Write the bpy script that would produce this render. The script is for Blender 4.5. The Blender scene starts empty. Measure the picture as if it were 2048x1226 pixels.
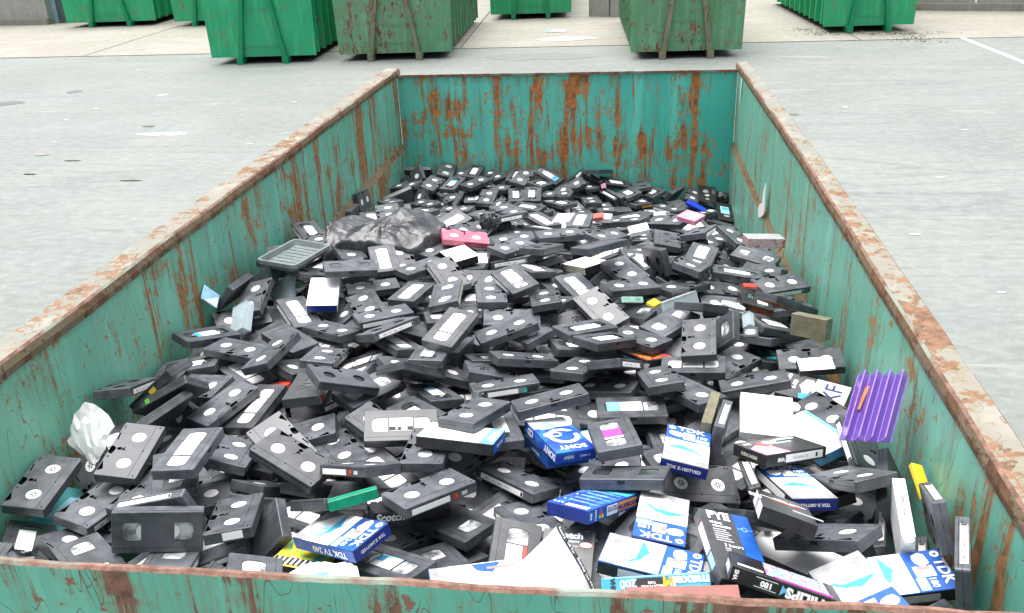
import bpy, bmesh, math, random
from mathutils import Vector, Matrix, Quaternion, noise
C = bpy.context.scene
COL = C.collection
R = math.radians
random.seed(7)
# ------------------------------------------------------------------ camera, world, sun, exposure
cam = bpy.data.cameras.new('camera'); cam.lens = 36 * 1799.2 / 2048; cam.sensor_width = 36
cam.clip_start = 0.05; cam.clip_end = 400
co = bpy.data.objects.new('camera', cam); COL.objects.link(co); C.camera = co
co.matrix_world = Matrix(((0.992166, -0.015127, 0.124009, 1.440803), (0.119205, 0.411646, -0.903514, -1.084174), (-0.037381, 0.911218, 0.410224, 2.877158), (0, 0, 0, 1)))
C.view_settings.view_transform = 'Standard'; C.view_settings.look = 'None'
C.view_settings.gamma = 1; C.view_settings.use_curve_mapping = False
C.view_settings.exposure = 1.18
wd = bpy.data.worlds.new('World'); C.world = wd; wd.use_nodes = True
nt = wd.node_tree; bg = nt.nodes['Background']; sky = nt.nodes.new('ShaderNodeTexSky')
sky.sky_type = 'NISHITA'; sky.sun_disc = False
SUN_EL, SUN_AZ = R(80), R(-40)
sky.sun_elevation = SUN_EL; sky.sun_rotation = SUN_AZ
sky.air_density = 1.0; sky.dust_density = 6.0; sky.ozone_density = 1.2
hs = nt.nodes.new('ShaderNodeHueSaturation'); hs.inputs['Saturation'].default_value = 0.38
nt.links.new(sky.outputs[0], hs.inputs['Color']); nt.links.new(hs.outputs[0], bg.inputs['Color'])
bg.inputs['Strength'].default_value = 0.115
sl = bpy.data.lights.new('sun', 'SUN'); sl.energy = 2.1; sl.angle = R(55); sl.color = (1, .975, .94)
so = bpy.data.objects.new('sun', sl); COL.objects.link(so)
so.rotation_euler = Vector((math.sin(SUN_AZ)*math.cos(SUN_EL), math.cos(SUN_AZ)*math.cos(SUN_EL), math.sin(SUN_EL))).to_track_quat('Z', 'Y').to_euler()
so.location = (0, 0, 20)
# ------------------------------------------------------------------ node helpers
class N:
    def __init__(s, name):
        s.m = bpy.data.materials.new(name); s.m.use_nodes = True; s.t = s.m.node_tree
        s.b = s.t.nodes['Principled BSDF']
    def n(s, typ, **kw):
        o = s.t.nodes.new(typ)
        for k, v in kw.items():
            if hasattr(o, k): setattr(o, k, v)
            else: o.inputs[k.replace('_', ' ')].default_value = v
        return o
    def l(s, a, b): s.t.links.new(a, b)
    def pos(s, scale=(1, 1, 1), rot=(0, 0, 0), kind='Position', loc=(0, 0, 0)):
        mp = s.n('ShaderNodeMapping'); mp.inputs['Scale'].default_value = scale; mp.inputs['Rotation'].default_value = rot
        mp.inputs['Location'].default_value = loc
        if kind == 'Position': g = s.n('ShaderNodeNewGeometry'); s.l(g.outputs['Position'], mp.inputs['Vector'])
        else: g = s.n('ShaderNodeTexCoord'); s.l(g.outputs['Object'], mp.inputs['Vector'])
        return mp.outputs[0]
    def noise(s, vec, scale=5, detail=4, rough=.55, dist=0):
        o = s.n('ShaderNodeTexNoise'); o.inputs['Scale'].default_value = scale; o.inputs['Detail'].default_value = detail
        o.inputs['Roughness'].default_value = rough; o.inputs['Distortion'].default_value = dist
        s.l(vec, o.inputs['Vector']); return o.outputs['Fac']
    def ramp(s, fac, a, b, ca=0., cb=1.):
        o = s.n('ShaderNodeMapRange'); o.interpolation_type = 'SMOOTHSTEP'
        for k, v in zip(('From Min', 'From Max', 'To Min', 'To Max'), (a, b, ca, cb)): o.inputs[k].default_value = v
        s.l(fac, o.inputs['Value']); return o.outputs['Result']
    def math(s, op, a, b=None):
        o = s.n('ShaderNodeMath'); o.operation = op
        for i, v in enumerate((a, b)):
            if v is None: continue
            if isinstance(v, (int, float)): o.inputs[i].default_value = v
            else: s.l(v, o.inputs[i])
        return o.outputs[0]
    def mix(s, f, a, b):
        o = s.n('ShaderNodeMix'); o.data_type = 'RGBA'
        for i, v in ((0, f), (6, a), (7, b)):
            if isinstance(v, (int, float)): o.inputs[i].default_value = v
            elif isinstance(v, tuple): o.inputs[i].default_value = (*v, 1)
            else: s.l(v, o.inputs[i])
        return o.outputs[2]
    def bump(s, h, strength=.3, dist=.01):
        o = s.n('ShaderNodeBump'); o.inputs['Strength'].default_value = strength; o.inputs['Distance'].default_value = dist
        s.l(h, o.inputs['Height']); s.l(o.outputs[0], s.b.inputs['Normal'])
    def set(s, base=None, rough=None, **kw):
        for k, v in (('Base Color', base), ('Roughness', rough)):
            if v is None: continue
            if isinstance(v, (int, float)): s.b.inputs[k].default_value = v
            elif isinstance(v, tuple): s.b.inputs[k].default_value = (*v, 1)
            else: s.l(v, s.b.inputs[k])
        for k, v in kw.items(): s.b.inputs[k.replace('_', ' ')].default_value = v
        return s.m
def flat(name, col, rough=.5, grime=.12, **kw):
    n = N(name); f = n.noise(n.pos((1, 1, 1)), 38, 4)
    d = tuple(c * (1 - grime * 2.2) for c in col); l = tuple(min(1, c * (1 + grime)) for c in col)
    return n.set(n.mix(n.ramp(f, .3, .7), d, l), rough, **kw)
def plastic(name, col, rough=.36, hole=False):
    n = N(name); inf = n.n('ShaderNodeObjectInfo')
    p = n.pos((1, 1, 1)); f = n.noise(p, 26, 5, .65); g = n.noise(p, 4, 2)
    dust = n.mix(n.ramp(n.math('ADD', f, n.math('MULTIPLY', g, .6)), .55, 1.15), tuple(c * .7 for c in col), tuple(min(1, c * 1.5 + .018) for c in col))
    r = n.math('ADD', n.math('MULTIPLY', inf.outputs['Random'], .5), .78)
    mx = n.n('ShaderNodeVectorMath'); mx.operation = 'SCALE'; n.l(dust, mx.inputs[0]); n.l(r, mx.inputs['Scale'])
    n.bump(n.noise(n.pos((1, 1, 1), kind='Object'), 900, 2), .06, .0006)
    n.set(None, n.ramp(f, .3, .75, rough - .07, rough + .13), Specular_IOR_Level=.55); n.l(mx.outputs[0], n.b.inputs['Base Color'])
    return n.m
M = {}
M['black'] = plastic('black_shell_plastic', (.056, .062, .072), .38)
M['dark'] = flat('recess_shade_black_plastic', (.004, .004, .005), .6)  # near-black puts shade into the recess colour; plain black for hubs and tabs
M['pink'] = plastic('pink_shell_plastic', (.62, .13, .2), .4)
M['white'] = flat('white_hub_plastic', (.80, .80, .80), .4, .03)
M['label'] = flat('white_paper_label', (.80, .80, .79), .6, .03)
M['cream'] = flat('cream_paper_label', (.50, .50, .40), .6, .12)
M['greylab'] = flat('grey_paper_label', (.42, .43, .43), .6, .1)
M['pane'] = flat('pale_clear_window', (.42, .44, .45), .12, .35, Coat_Weight=.6)
M['dpane'] = flat('dark_clear_window', (.035, .04, .042), .1, .4, Coat_Weight=.6)
M['ink'] = flat('dark_printing_ink', (.02, .02, .025), .6, 0)
M['khaki'] = flat('khaki_plastic', (.17, .155, .10), .35)
M['teal'] = flat('teal_print', (.02, .32, .33), .4)
for k, c in dict(red=(.55, .05, .03), yellow=(.75, .55, .02), orange=(.8, .3, .02), green=(.0, .22, .12), blue=(.014, .10, .42), dblue=(.01, .025, .2),
                 cyan=(.06, .42, .68), sky=(.16, .5, .8), lime=(.15, .6, .02), pinkp=(.8, .28, .45), magenta=(.6, .06, .4), purple=(.1, .03, .4), taupe=(.3, .26, .24), grey=(.09, .092, .097),
                 redbrown=(.20, .035, .025), mint=(.35, .6, .5), lightgrey=(.32, .33, .34), bblue=(.01, .05, .5), ltblue=(.35, .65, .85)).items():
    M[k] = flat(k + '_printed_card', c, .38, .1)
M['boxblack'] = flat('black_printed_card', (.022, .022, .025), .33, .2)
M['boxgrey'] = flat('dark_grey_printed_card', (.060, .063, .068), .36, .12)
M['whitecard'] = flat('white_card', (.82, .82, .82), .5, .02)
M['paper'] = flat('white_paper', (.80, .80, .80), .7, .03)
def clear(name, col, alpha=.35, rough=.08):
    n = N(name); m = n.set(col, rough); n.b.inputs['Alpha'].default_value = alpha
    n.b.inputs['Coat Weight'].default_value = .5
    return m
M['clear'] = clear('clear_plastic', (.55, .66, .70), .45)
M['purpleclear'] = clear('purple_clear_plastic', (.18, .09, .46), .66)
M['purpleedge'] = flat('lilac_plastic_edge', (.36, .2, .75), .25)
M['tealclear'] = clear('teal_clear_plastic', (.10, .42, .45), .80)
def bagmat():
    n = N('black_bin_liner'); f = n.noise(n.pos((1, 1, 1)), 14, 6, .6, 1.2)
    n.bump(f, .35, .012); return n.set((.032, .036, .042), .40, Specular_IOR_Level=.7)
M['bag'] = bagmat()
# rainbow / city prints
def printed(name, cols, scale=40, stretch=(1, 1, 1), dark=None):
    n = N(name); f = n.noise(n.pos(stretch, kind='Object'), scale, 3, .6, 1.5)
    rp = n.n('ShaderNodeValToRGB'); n.l(f, rp.inputs[0]); e = rp.color_ramp.elements
    for i, c in enumerate(cols):
        x = .3 + .4 * i / (len(cols) - 1)
        el = e[i] if i < 2 else e.new(x)
        el.position = x; el.color = (*c, 1)
    return n.set(rp.outputs[0], .35)
M['rainbow'] = printed('rainbow_print', [(.05, .2, .6), (.1, .5, .1), (.7, .65, .05), (.8, .25, .05), (.8, .8, .8)], 16)
M['pattern'] = printed('red_black_patterned_print', [(.02, .02, .02), (.4, .03, .06), (.6, .6, .6), (.04, .04, .04), (.5, .05, .1)], 150)
M['city'] = printed('city_night_print', [(.02, .03, .08), (.1, .4, .6), (.6, .7, .8), (.3, .05, .4), (.7, .2, .1)], 60, (2.5, .6, 1))
M['swirl'] = printed('white_cyan_swirl_print', [(.15, .6, .7), (.8, .84, .84), (.84, .84, .84), (.84, .84, .84), (.6, .8, .84)], 14)
M['bluefade'] = printed('blue_gradient_print', [(.01, .04, .4), (.02, .07, .5), (.05, .35, .6)], 9)
M['colors'] = printed('orange_blue_red_print', [(.01, .02, .4), (.6, .03, .02), (.8, .35, .02), (.02, .02, .02)], 50)
# ------------------------------------------------------------------ mesh helpers
def mesh(name, bm, mats, smooth=False):
    me = bpy.data.meshes.new(name); bm.to_mesh(me); bm.free()
    for m in mats: me.materials.append(m)
    if smooth:
        for p in me.polygons: p.use_smooth = True
    return me
def put(name, me, parent=None, loc=None, **props):
    o = bpy.data.objects.new(name, me); COL.objects.link(o)
    if parent is not None: o.parent = parent
    if loc is not None: o.location = loc
    for k, v in props.items(): o[k] = v
    return o
def rrect(w, h, r, k=3, cx=0, cy=0):
    pts = []
    for qx, qy, a in ((1, 1, 0), (-1, 1, 90), (-1, -1, 180), (1, -1, 270)):
        for i in range(k):
            t = R(a + 90 * i / (k - 1))
            pts.append((cx + qx * (w / 2 - r) + r * math.cos(t), cy + qy * (h / 2 - r) + r * math.sin(t)))
    return pts
def circle(cx, cy, r, n=20): return [(cx + r * math.cos(2 * math.pi * i / n), cy + r * math.sin(2 * math.pi * i / n)) for i in range(n)]
def shell(w, h, t, r, ch, holes=(), seam=True, bm=None):
    """rounded slab, chamfered top and bottom, a seam groove half way, recesses (poly, depth) cut into the top; material 1 in the recesses"""
    bm = bm or bmesh.new()
    def ring(ins, z): return [bm.verts.new((x, y, z)) for x, y in rrect(w - 2 * ins, h - 2 * ins, max(r - ins, .0004))]
    lv = [(ch, 0), (0, ch)]
    if seam: lv += [(0, t * .5 - .0005), (.0009, t * .5), (0, t * .5 + .0005)]
    lv += [(0, t - ch), (ch, t)]
    rings = [ring(a, z) for a, z in lv]
    bm.faces.new(list(reversed(rings[0])))
    for a, b in zip(rings, rings[1:]):
        n = len(a)
        for i in range(n): bm.faces.new((a[i], a[(i + 1) % n], b[(i + 1) % n], b[i]))
    if not holes:
        bm.faces.new(rings[-1]); return bm
    E = [bm.edges.get((rings[-1][i], rings[-1][(i + 1) % len(rings[-1])])) for i in range(len(rings[-1]))]
    todo = []
    for poly, d in holes:
        top = [bm.verts.new((x, y, t)) for x, y in poly]; n = len(top)
        E += [bm.edges.new((top[i], top[(i + 1) % n])) for i in range(n)]
        todo.append((top, d))
    res = bmesh.ops.triangle_fill(bm, use_beauty=True, use_dissolve=False, edges=E, normal=(0, 0, 1))
    for top, d in todo:
        low = [bm.verts.new((v.co.x, v.co.y, t - d)) for v in top]; n = len(top)
        area = sum(top[i].co.x * top[(i + 1) % n].co.y - top[(i + 1) % n].co.x * top[i].co.y for i in range(n))
        for i in range(n):
            f = bm.faces.new((top[i], top[(i + 1) % n], low[(i + 1) % n], low[i])) ; f.material_index = 1
        f = bm.faces.new(low if area > 0 else list(reversed(low))); f.material_index = 1
    return bm
def plate(polys, z0, z1, bm=None, mi=0):
    bm = bm or bmesh.new()
    for p in polys:
        area = sum(p[i][0] * p[(i + 1) % len(p)][1] - p[(i + 1) % len(p)][0] * p[i][1] for i in range(len(p)))
        if area < 0: p = list(reversed(p))
        a = [bm.verts.new((x, y, z0)) for x, y in p]; b = [bm.verts.new((x, y, z1)) for x, y in p]; n = len(p)
        f = bm.faces.new(b); f.material_index = mi
        for i in range(n):
            f = bm.faces.new((a[i], a[(i + 1) % n], b[(i + 1) % n], b[i])); f.material_index = mi
    return bm
def box(bm, x0, x1, y0, y1, z0, z1, mi=0):
    v = [bm.verts.new((x, y, z)) for z in (z0, z1) for y in (y0, y1) for x in (x0, x1)]
    for q in ((0, 2, 3, 1), (4, 5, 7, 6), (0, 1, 5, 4), (2, 6, 7, 3), (0, 4, 6, 2), (1, 3, 7, 5)):
        f = bm.faces.new([v[i] for i in q]); f.material_index = mi
    return bm
# ------------------------------------------------------------------ cassette geometry  (x = long side, +y = flap side, z = up, origin under the middle)
L_, W_, T_ = .187, .103, .025
def uv(u, v): return ((u - .5) * L_, .5 * W_ - v * W_)
def P(*a): return [uv(*q) for q in a]
HUBS = [uv(.255, .525), uv(.745, .525)]
cut = [(P((.075, .018), (.115, .145), (.26, .03)), .012), (circle(*uv(.34, .075), .0026, 7), .006),
       (P((.41, .015), (.385, .125), (.445, .15), (.50, .155), (.53, .11), (.54, .015)), .014),
       (circle(*uv(.50, .235), .0056, 10), .012), (P((.465, .295), (.482, .33), (.472, .40), (.486, .40), (.502, .345), (.54, .375), (.535, .345), (.508, .31), (.525, .295)), .008),
       (P((.65, .055), (.79, .018), (.79, .055), (.665, .085)), .009), (P((.87, .075), (.895, .06), (.90, .09), (.875, .10)), .006), (P((.915, .045), (.935, .04), (.935, .085), (.92, .09)), .006)]
dots = [(circle(*uv(.045, .90), .0024, 7), .005), (circle(*uv(.5, .80), .0024, 7), .005), (circle(*uv(.955, .90), .0024, 7), .005)]
groove = [(P((.02, .794), (.485, .794), (.485, .803), (.02, .803)), .0012), (P((.515, .794), (.98, .794), (.98, .803), (.515, .803)), .0012)]
holesB = [(circle(*HUBS[0], .0175, 20), .004), (circle(*HUBS[1], .0175, 20), .004)] + cut + dots + groove
def winL(): return [uv(.325, .30), uv(.325, .745), uv(.17, .745), uv(.135, .73), uv(.112, .66), uv(.105, .52), uv(.112, .39), uv(.135, .315), uv(.17, .30)]
def mir(p): return [(-x, y) for x, y in reversed(p)]
LAB = P((.34, .30), (.66, .30), (.66, .745), (.34, .745))
grooveT = [(P((.02, .125), (.98, .125), (.98, .134), (.02, .134)), .001)]
holesT = [(winL(), .0015), (mir(winL()), .0015), (LAB, .0008)] + grooveT
holesN = [(P((.10, .28), (.90, .28), (.90, .77), (.10, .77)), .0006)] + grooveT
def rot_spine_up(bm):
    bmesh.ops.transform(bm, verts=bm.verts, matrix=Matrix(((1, 0, 0, 0), (0, 0, 1, -T_ / 2), (0, -1, 0, W_ / 2), (0, 0, 0, 1)))); return bm
def tailtabs(bm):
    # flap notch on the flap side and the small lock tab on the spine side: proud pieces
    box(bm, -.008, .008, W_ / 2 - .001, W_ / 2 + .0009, .015, .0215, 1)
    box(bm, -L_ / 2 + .004, L_ / 2 - .004, -W_ / 2 - .0004, -W_ / 2 + .001, .0185, .0195, 1)
    return bm
ME = {}
ME['B'] = mesh('cassette_shell_hub_side', tailtabs(shell(L_, W_, T_, .004, .0012, holesB)), [M['black'], M['dark']])
ME['Bp'] = mesh('pink_cassette_shell', tailtabs(shell(L_, W_, T_, .004, .0012, holesB)), [M['pink'], M['dark']])
ME['T'] = mesh('cassette_shell_window_side', tailtabs(shell(L_, W_, T_, .004, .0012, holesT)), [M['black'], M['dark']])
ME['Tx'] = mesh('cassette_shell_plain_label_bed', tailtabs(shell(L_, W_, T_, .004, .0012, holesT[:2] + grooveT)), [M['black'], M['dark']])
ME['N'] = mesh('cassette_shell_plain', tailtabs(shell(L_, W_, T_, .004, .0012, holesN)), [M['black'], M['black']])
ME['E'] = mesh('cassette_shell_on_edge', rot_spine_up(tailtabs(shell(L_, W_, T_, .004, .0012, holesB[:2] + cut[:4]))), [M['black'], M['dark']])
def hubmesh(kind, i):
    bm = bmesh.new(); cx, cy = HUBS[i]; z = T_ - .0022
    if kind == 'w':
        plate([circle(cx, cy, .0170, 20)], z - .001, z + .0012, bm, 0)
    elif kind == 'h':
        plate([circle(cx, cy, .0170, 20)], z - .001, z + .0008, bm, 0)
        for k in range(6):
            a = k * math.pi / 3; c, s = math.cos(a), math.sin(a)
            q = [(cx + c * r_ - s * w_, cy + s * r_ + c * w_) for r_, w_ in ((.003, -.0012), (.0085, -.0012), (.0085, .0012), (.003, .0012))]
            plate([q], z, z + .0016, bm, 1)
    else:
        plate([circle(cx, cy, .0125, 18)], z - .001, z + .0006, bm, 1)
        for k in range(12):
            a = k * math.pi / 6; c, s = math.cos(a), math.sin(a)
            q = [(cx + c * r_ - s * w_, cy + s * r_ + c * w_) for r_, w_ in ((.0105, -.0005), (.0155, -.0005), (.0155, .0005), (.0105, .0005))]
            plate([q], z - .001, z + .001, bm, 0 if k % 2 else 2)
    return mesh('hub_' + kind, bm, [M['white'], M['dark'], M['lightgrey']])
for k in 'whk':
    for i in (0, 1): ME['hub' + k + str(i)] = hubmesh(k, i)
def winmesh(i, kind):
    bm = bmesh.new(); w = winL()
    cx, cy = (-.0458, -.0025)
    if i: w = mir(w); cx = -cx
    def ins(p, f=.965):
        mx = sum(q[0] for q in p) / len(p); my = sum(q[1] for q in p) / len(p)
        return [(mx + (x - mx) * f, my + (y - my) * f) for x, y in p]
    z = T_ - .0012
    plate([ins(w)], z - .001, z, bm, 0)
    xin = -.0330 if not i else .0330          # the reel shows at the inner end of the window
    if kind in ('p', 'w'):
        arc = []
        for k in range(13):
            a = R(90 + 180 * k / 12) if not i else R(-90 + 180 * k / 12)
            arc.append((xin + (-.0008 if not i else .0008) + .017 * math.cos(a) * (1.0 if kind == 'w' else .62), -.0025 + .0195 * math.sin(a) * (1.0 if kind == 'w' else .8)))
        plate([arc], z, z + .0003, bm, 1)
    elif kind == 'd':
        plate([circle(cx, cy, .0055, 9)], z, z + .0003, bm, 2)
        plate([[(cx - .012, cy + .004), (cx - .007, cy + .012), (cx - .004, cy + .009), (cx - .008, cy + .002)]], z, z + .0003, bm, 2)
    return mesh('window_' + kind, bm, [{'p': M['pane'], 'w': M['white'], 'd': M['dpane'], 'D': M['dpane']}[kind], M['white'], M['lightgrey']])
for k in 'pwdD':
    for i in (0, 1): ME['win' + k + str(i)] = winmesh(i, k)
def labmesh(key, poly, mat, z=T_, extra=()):
    bm = plate([poly], z - .0006, z + .0002); mats = [mat]
    for p, m in extra: plate([p], z, z + .00035, bm, len(mats)); mats.append(m)
    ME[key] = mesh('label', bm, mats); return ME[key]
labmesh('lab', P((.345, .31), (.655, .31), (.655, .735), (.345, .735)), M['label'])
labmesh('labL', P((.26, .27), (.76, .27), (.76, .62), (.26, .62)), M['label'])
labmesh('labLc', P((.30, .30), (.72, .30), (.72, .66), (.30, .66)), M['label'], extra=[(P((.62, .30), (.72, .30), (.72, .66), (.62, .66)), M['cyan'])])
labmesh('labLr', P((.30, .30), (.72, .30), (.72, .66), (.30, .66)), M['label'], extra=[(P((.30, .30), (.72, .30), (.72, .4), (.30, .4)), M['red'])])
labmesh('labcyan', P((.345, .31), (.86, .31), (.86, .735), (.345, .735)), M['label'], extra=[(P((.66, .30), (.86, .30), (.86, .74), (.66, .74)), M['sky']), (P((.70, .38), (.82, .38), (.82, .66), (.70, .66)), M['ltblue'])])
labmesh('labred', P((.345, .31), (.655, .31), (.655, .735), (.345, .735)), M['label'], extra=[(P((.345, .64), (.655, .64), (.655, .735), (.345, .735)), M['red']), (P((.37, .655), (.48, .655), (.48, .72), (.37, .72)), M['whitecard'])])
labmesh('labpink', P((.345, .31), (.655, .31), (.655, .735), (.345, .735)), M['label'], extra=[(P((.345, .31), (.60, .31), (.60, .735), (.345, .735)), M['magenta'])])
labmesh('labblue', P((.345, .31), (.655, .31), (.655, .735), (.345, .735)), M['label'], extra=[(P((.345, .31), (.655, .31), (.655, .38), (.345, .38)), M['ltblue']), (P((.345, .34), (.45, .34), (.45, .55), (.345, .55)), M['cyan'])])
labmesh('labhalf', P((.345, .45), (.655, .45), (.655, .73), (.345, .73)), M['label'], extra=[(P((.345, .31), (.655, .31), (.655, .32), (.345, .32)), M['whitecard']), (P((.42, .34), (.50, .34), (.50, .43), (.42, .43)), M['whitecard']), (circle(*uv(.56, .385), .0035, 10), M['whitecard'])])
SCR = [(P((a, v), (a + w, v + .004), (a + w, v + .014), (a, v + .010)), M['grey']) for v in (.40, .50, .62) for a, w in ((.37, .05), (.43, .08), (.53, .04), (.585, .035)) if (a + v) % .03 > .006]
labmesh('labs', P((.345, .31), (.655, .31), (.655, .735), (.345, .735)), M['label'], extra=SCR)
labmesh('labLs', P((.26, .27), (.76, .27), (.76, .62), (.26, .62)), M['label'], extra=[(P((a, .42), (a + w, .424), (a + w, .44), (a, .436)), M['grey']) for a, w in ((.32, .1), (.44, .06), (.52, .14))] + [(P((.27, .28), (.33, .28), (.33, .34), (.27, .34)), M['grey'])])
def spinemesh(key, x0, x1, mat, extra=(), edge=False):
    """label on the spine side (y = -W/2)"""
    bm = bmesh.new(); y = -W_ / 2; mats = [mat]
    box(bm, x0, x1, y - .0006, y + .001, .0035, .0165, 0)
    for a, b, z0, z1, m in extra: box(bm, a, b, y - .0009, y, z0, z1, len(mats)); mats.append(m)
    if edge: rot_spine_up(bm)
    ME[key] = mesh('spine_label', bm, mats)
stripes = [(.052 + .003 * k, .0535 + .003 * k, .006, .014, M['label']) for k in range(5)]
for e in ('', 'E'):
    spinemesh('sp' + e, -.075, .062, M['label'], [(.055, .061, .005, .015, M['ink'])] + ([(-.06 + .021 * k, -.048 + .021 * k + .004 * (k % 2), .0085 + .001 * (k % 2), .0105, M['grey']) for k in range(4)]), e == 'E')
    spinemesh('spb' + e, -.06, .075, M['greylab'], [(-.055, -.045, .005, .015, M['ink']), (-.030, .03, .009, .0098, M['ink'])], e == 'E')
    spinemesh('spc' + e, -.082, .078, M['label'], [(.044, .058, .0035, .0165, M['cyan']), (.058, .082, .0035, .0165, M['ink'])], e == 'E')
    spinemesh('spcream' + e, -.086, .086, M['cream'], [], e == 'E')
    spinemesh('spy' + e, -.04, .06, M['orange'], [(.02, .028, .0035, .0165, M['lightgrey']), (.03, .06, .0035, .0165, M['yellow'])], e == 'E')
    spinemesh('spor' + e, .03, .046, M['orange'], [(-.04, -.034, .005, .012, M['white'])], e == 'E')
    spinemesh('spyel' + e, -.004, .022, M['yellow'], [], e == 'E')
    spinemesh('spgrn' + e, -.045, -.033, M['lime'], [(-.041, -.037, .006, .013, M['green'])], e == 'E')
    spinemesh('sp2' + e, -.078, .02, M['label'], stripes + [(.028, .040, .0035, .0160, M['red']), (.028, .034, .0035, .0095, M['magenta']), (.034, .040, .0095, .016, M['yellow'])], e == 'E')
    spinemesh('sp3' + e, -.055, .030, M['label'], [(-.085, -.055, .0030, .0170, M['boxblack']), (.030, .033, .0030, .0170, M['red']), (.033, .055, .0030, .0170, M['teal']), (.036, .05, .006, .014, M['label']), (.055, .086, .0030, .0170, M['boxblack'])], e == 'E')
bm = bmesh.new(); box(bm, -L_ / 2 - .0006, -L_ / 2 + .001, -.03, .012, .004, .021); ME['endlab'] = mesh('end_label', bm, [M['label']])
bm = bmesh.new(); box(bm, L_ / 2 - .001, L_ / 2 + .0006, -.03, .03, .003, .022); ME['endlab2'] = mesh('end_label', bm, [M['label']])
# ------------------------------------------------------------------ lettering
FC = {}
def textmesh(s, size, mat, bold=.0):
    key = (s, round(size, 5), mat.name, bold)
    if key in FC: return FC[key]
    cu = bpy.data.curves.new('t', 'FONT'); cu.body = s; cu.size = size; cu.align_x = 'CENTER'; cu.align_y = 'CENTER'
    cu.extrude = .00012; cu.offset = bold; cu.resolution_u = 2
    o = bpy.data.objects.new('t', cu); COL.objects.link(o)
    dg = bpy.context.evaluated_depsgraph_get(); me = bpy.data.meshes.new_from_object(o.evaluated_get(dg))
    bpy.data.objects.remove(o); bpy.data.curves.remove(cu)
    me.materials.clear(); me.materials.append(mat); FC[key] = me
    return me
def faceframe(face, w, h, t):
    """matrix that takes (u right, v up, n out) to the box face, origin at the face centre"""
    X, Y, Z = Vector((1, 0, 0)), Vector((0, 1, 0)), Vector((0, 0, 1))
    r, u, n, o = {'top': (X, Y, Z, (0, 0, t)), 'yneg': (X, Z, -Y, (0, -h / 2, t / 2)), 'ypos': (-X, Z, Y, (0, h / 2, t / 2)),
                  'xpos': (Y, Z, X, (w / 2, 0, t / 2)), 'xneg': (-Y, Z, -X, (-w / 2, 0, t / 2))}[face]
    m = Matrix((r, u, n)).transposed().to_4x4(); m.translation = o; return m
def text(par, dims, face, s, u, v, size, mat, rot=0, sx=1, bold=0):
    me = textmesh(s, size, mat, bold)
    o = put('lettering', me, par)
    o.matrix_local = faceframe(face, *dims) @ Matrix.Translation((u, v, .0012)) @ Matrix.Rotation(R(rot), 4, 'Z') @ Matrix.Diagonal((sx, 1, 1, 1))
    return o
def art(par, dims, face, items, name='printed_artwork'):
    """flat printed areas of one face: items (poly in u,v ; material ; layer)"""
    bm = bmesh.new(); mats = []
    for poly, m, ly in items:
        if m not in mats: mats.append(m)
        plate([poly], -.0001, .0003 + .0002 * ly, bm, mats.index(m))
    bm.transform(faceframe(face, *dims))
    return put(name, mesh(name, bm, mats), par)
def rc(x0, x1, y0, y1): return [(x0, y0), (x1, y0), (x1, y1), (x0, y1)]
def blob(cx, cy, rx, ry, seed, n=11):
    rnd = random.Random(seed); return [(cx + rx * (.75 + .45 * rnd.random()) * math.cos(2 * math.pi * i / n), cy + ry * (.75 + .45 * rnd.random()) * math.sin(2 * math.pi * i / n)) for i in range(n)]
def carton(par, dims, mats6, name='carton'):
    """card sleeve: body bevelled a little, sides may have their own card colour: dict face->material"""
    w, h, t = dims; bm = bmesh.new(); box(bm, -w / 2, w / 2, -h / 2, h / 2, 0, t)
    fm = [mats6['bottom'], mats6['top'], mats6['yneg'], mats6['ypos'], mats6['xneg'], mats6['xpos']]
    bm.faces.ensure_lookup_table()
    uni = []
    for i, f in enumerate(bm.faces):
        if fm[i] not in uni: uni.append(fm[i])
        f.material_index = uni.index(fm[i])
    bmesh.ops.bevel(bm, geom=bm.edges[:], offset=.0009, segments=1, affect='EDGES')
    return put(name, mesh(name, bm, uni), par)
def all6(m, **kw):
    d = dict(bottom=m, top=m, yneg=m, ypos=m, xneg=m, xpos=m); d.update(kw); return d
Wt, Ink = M['whitecard'], M['ink']
def tdk_face(par, dims, num, blue=M['blue'], seed=1):
    w, h, t = dims; a, b = w / 2 - .001, h / 2 - .001
    art(par, dims, 'top', [(rc(-a, a, b - .085, b), blue, 0), (rc(-a, a, -b, b - .075), M['swirl'], 1),
        ([(-a, -b), (a, -b), (a, -b + .03), (-a * .1, -b + .012), (-a, -b + .055)], M['lightgrey'], 2),
        (blob(-.028, b - .045, .020, .014, seed), Wt, 2), (rc(-.012, .016, b - .066, b - .030), Wt, 3), (rc(-.012, -.001, b - .058, b - .036), M['taupe'], 4),
        (rc(.018, .05, b - .070, b - .052), M['ltblue'], 2), (blob(.0, b - .095, .045, .016, seed + 3), Wt, 3), ([(-.05, b - .12), (-.01, b - .1), (.03, b - .125), (.0, b - .122)], M['cyan'], 4),
        ([(-.02, -.02), (.01, -.012), (.035, -.04), (.03, -.044), (.008, -.02)], M['cyan'], 3)])
    text(par, dims, 'top', 'TDK', .006, b - .014, .029, Wt, 0, 1.1, .0008)
    art(par, dims, 'top', [(circle(-.040, b - .014, .0085, 12), Wt, 2), ([(-.044, b - .014), (-.040, b - .010), (-.036, b - .014), (-.040, b - .018)], blue, 3)], 'logo')
    text(par, dims, 'top', num, .032, b - .042, .018, Wt, 0, 1, .0004)
    text(par, dims, 'top', 'VHS', -.033, -b + .010, .010, Wt)
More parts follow.
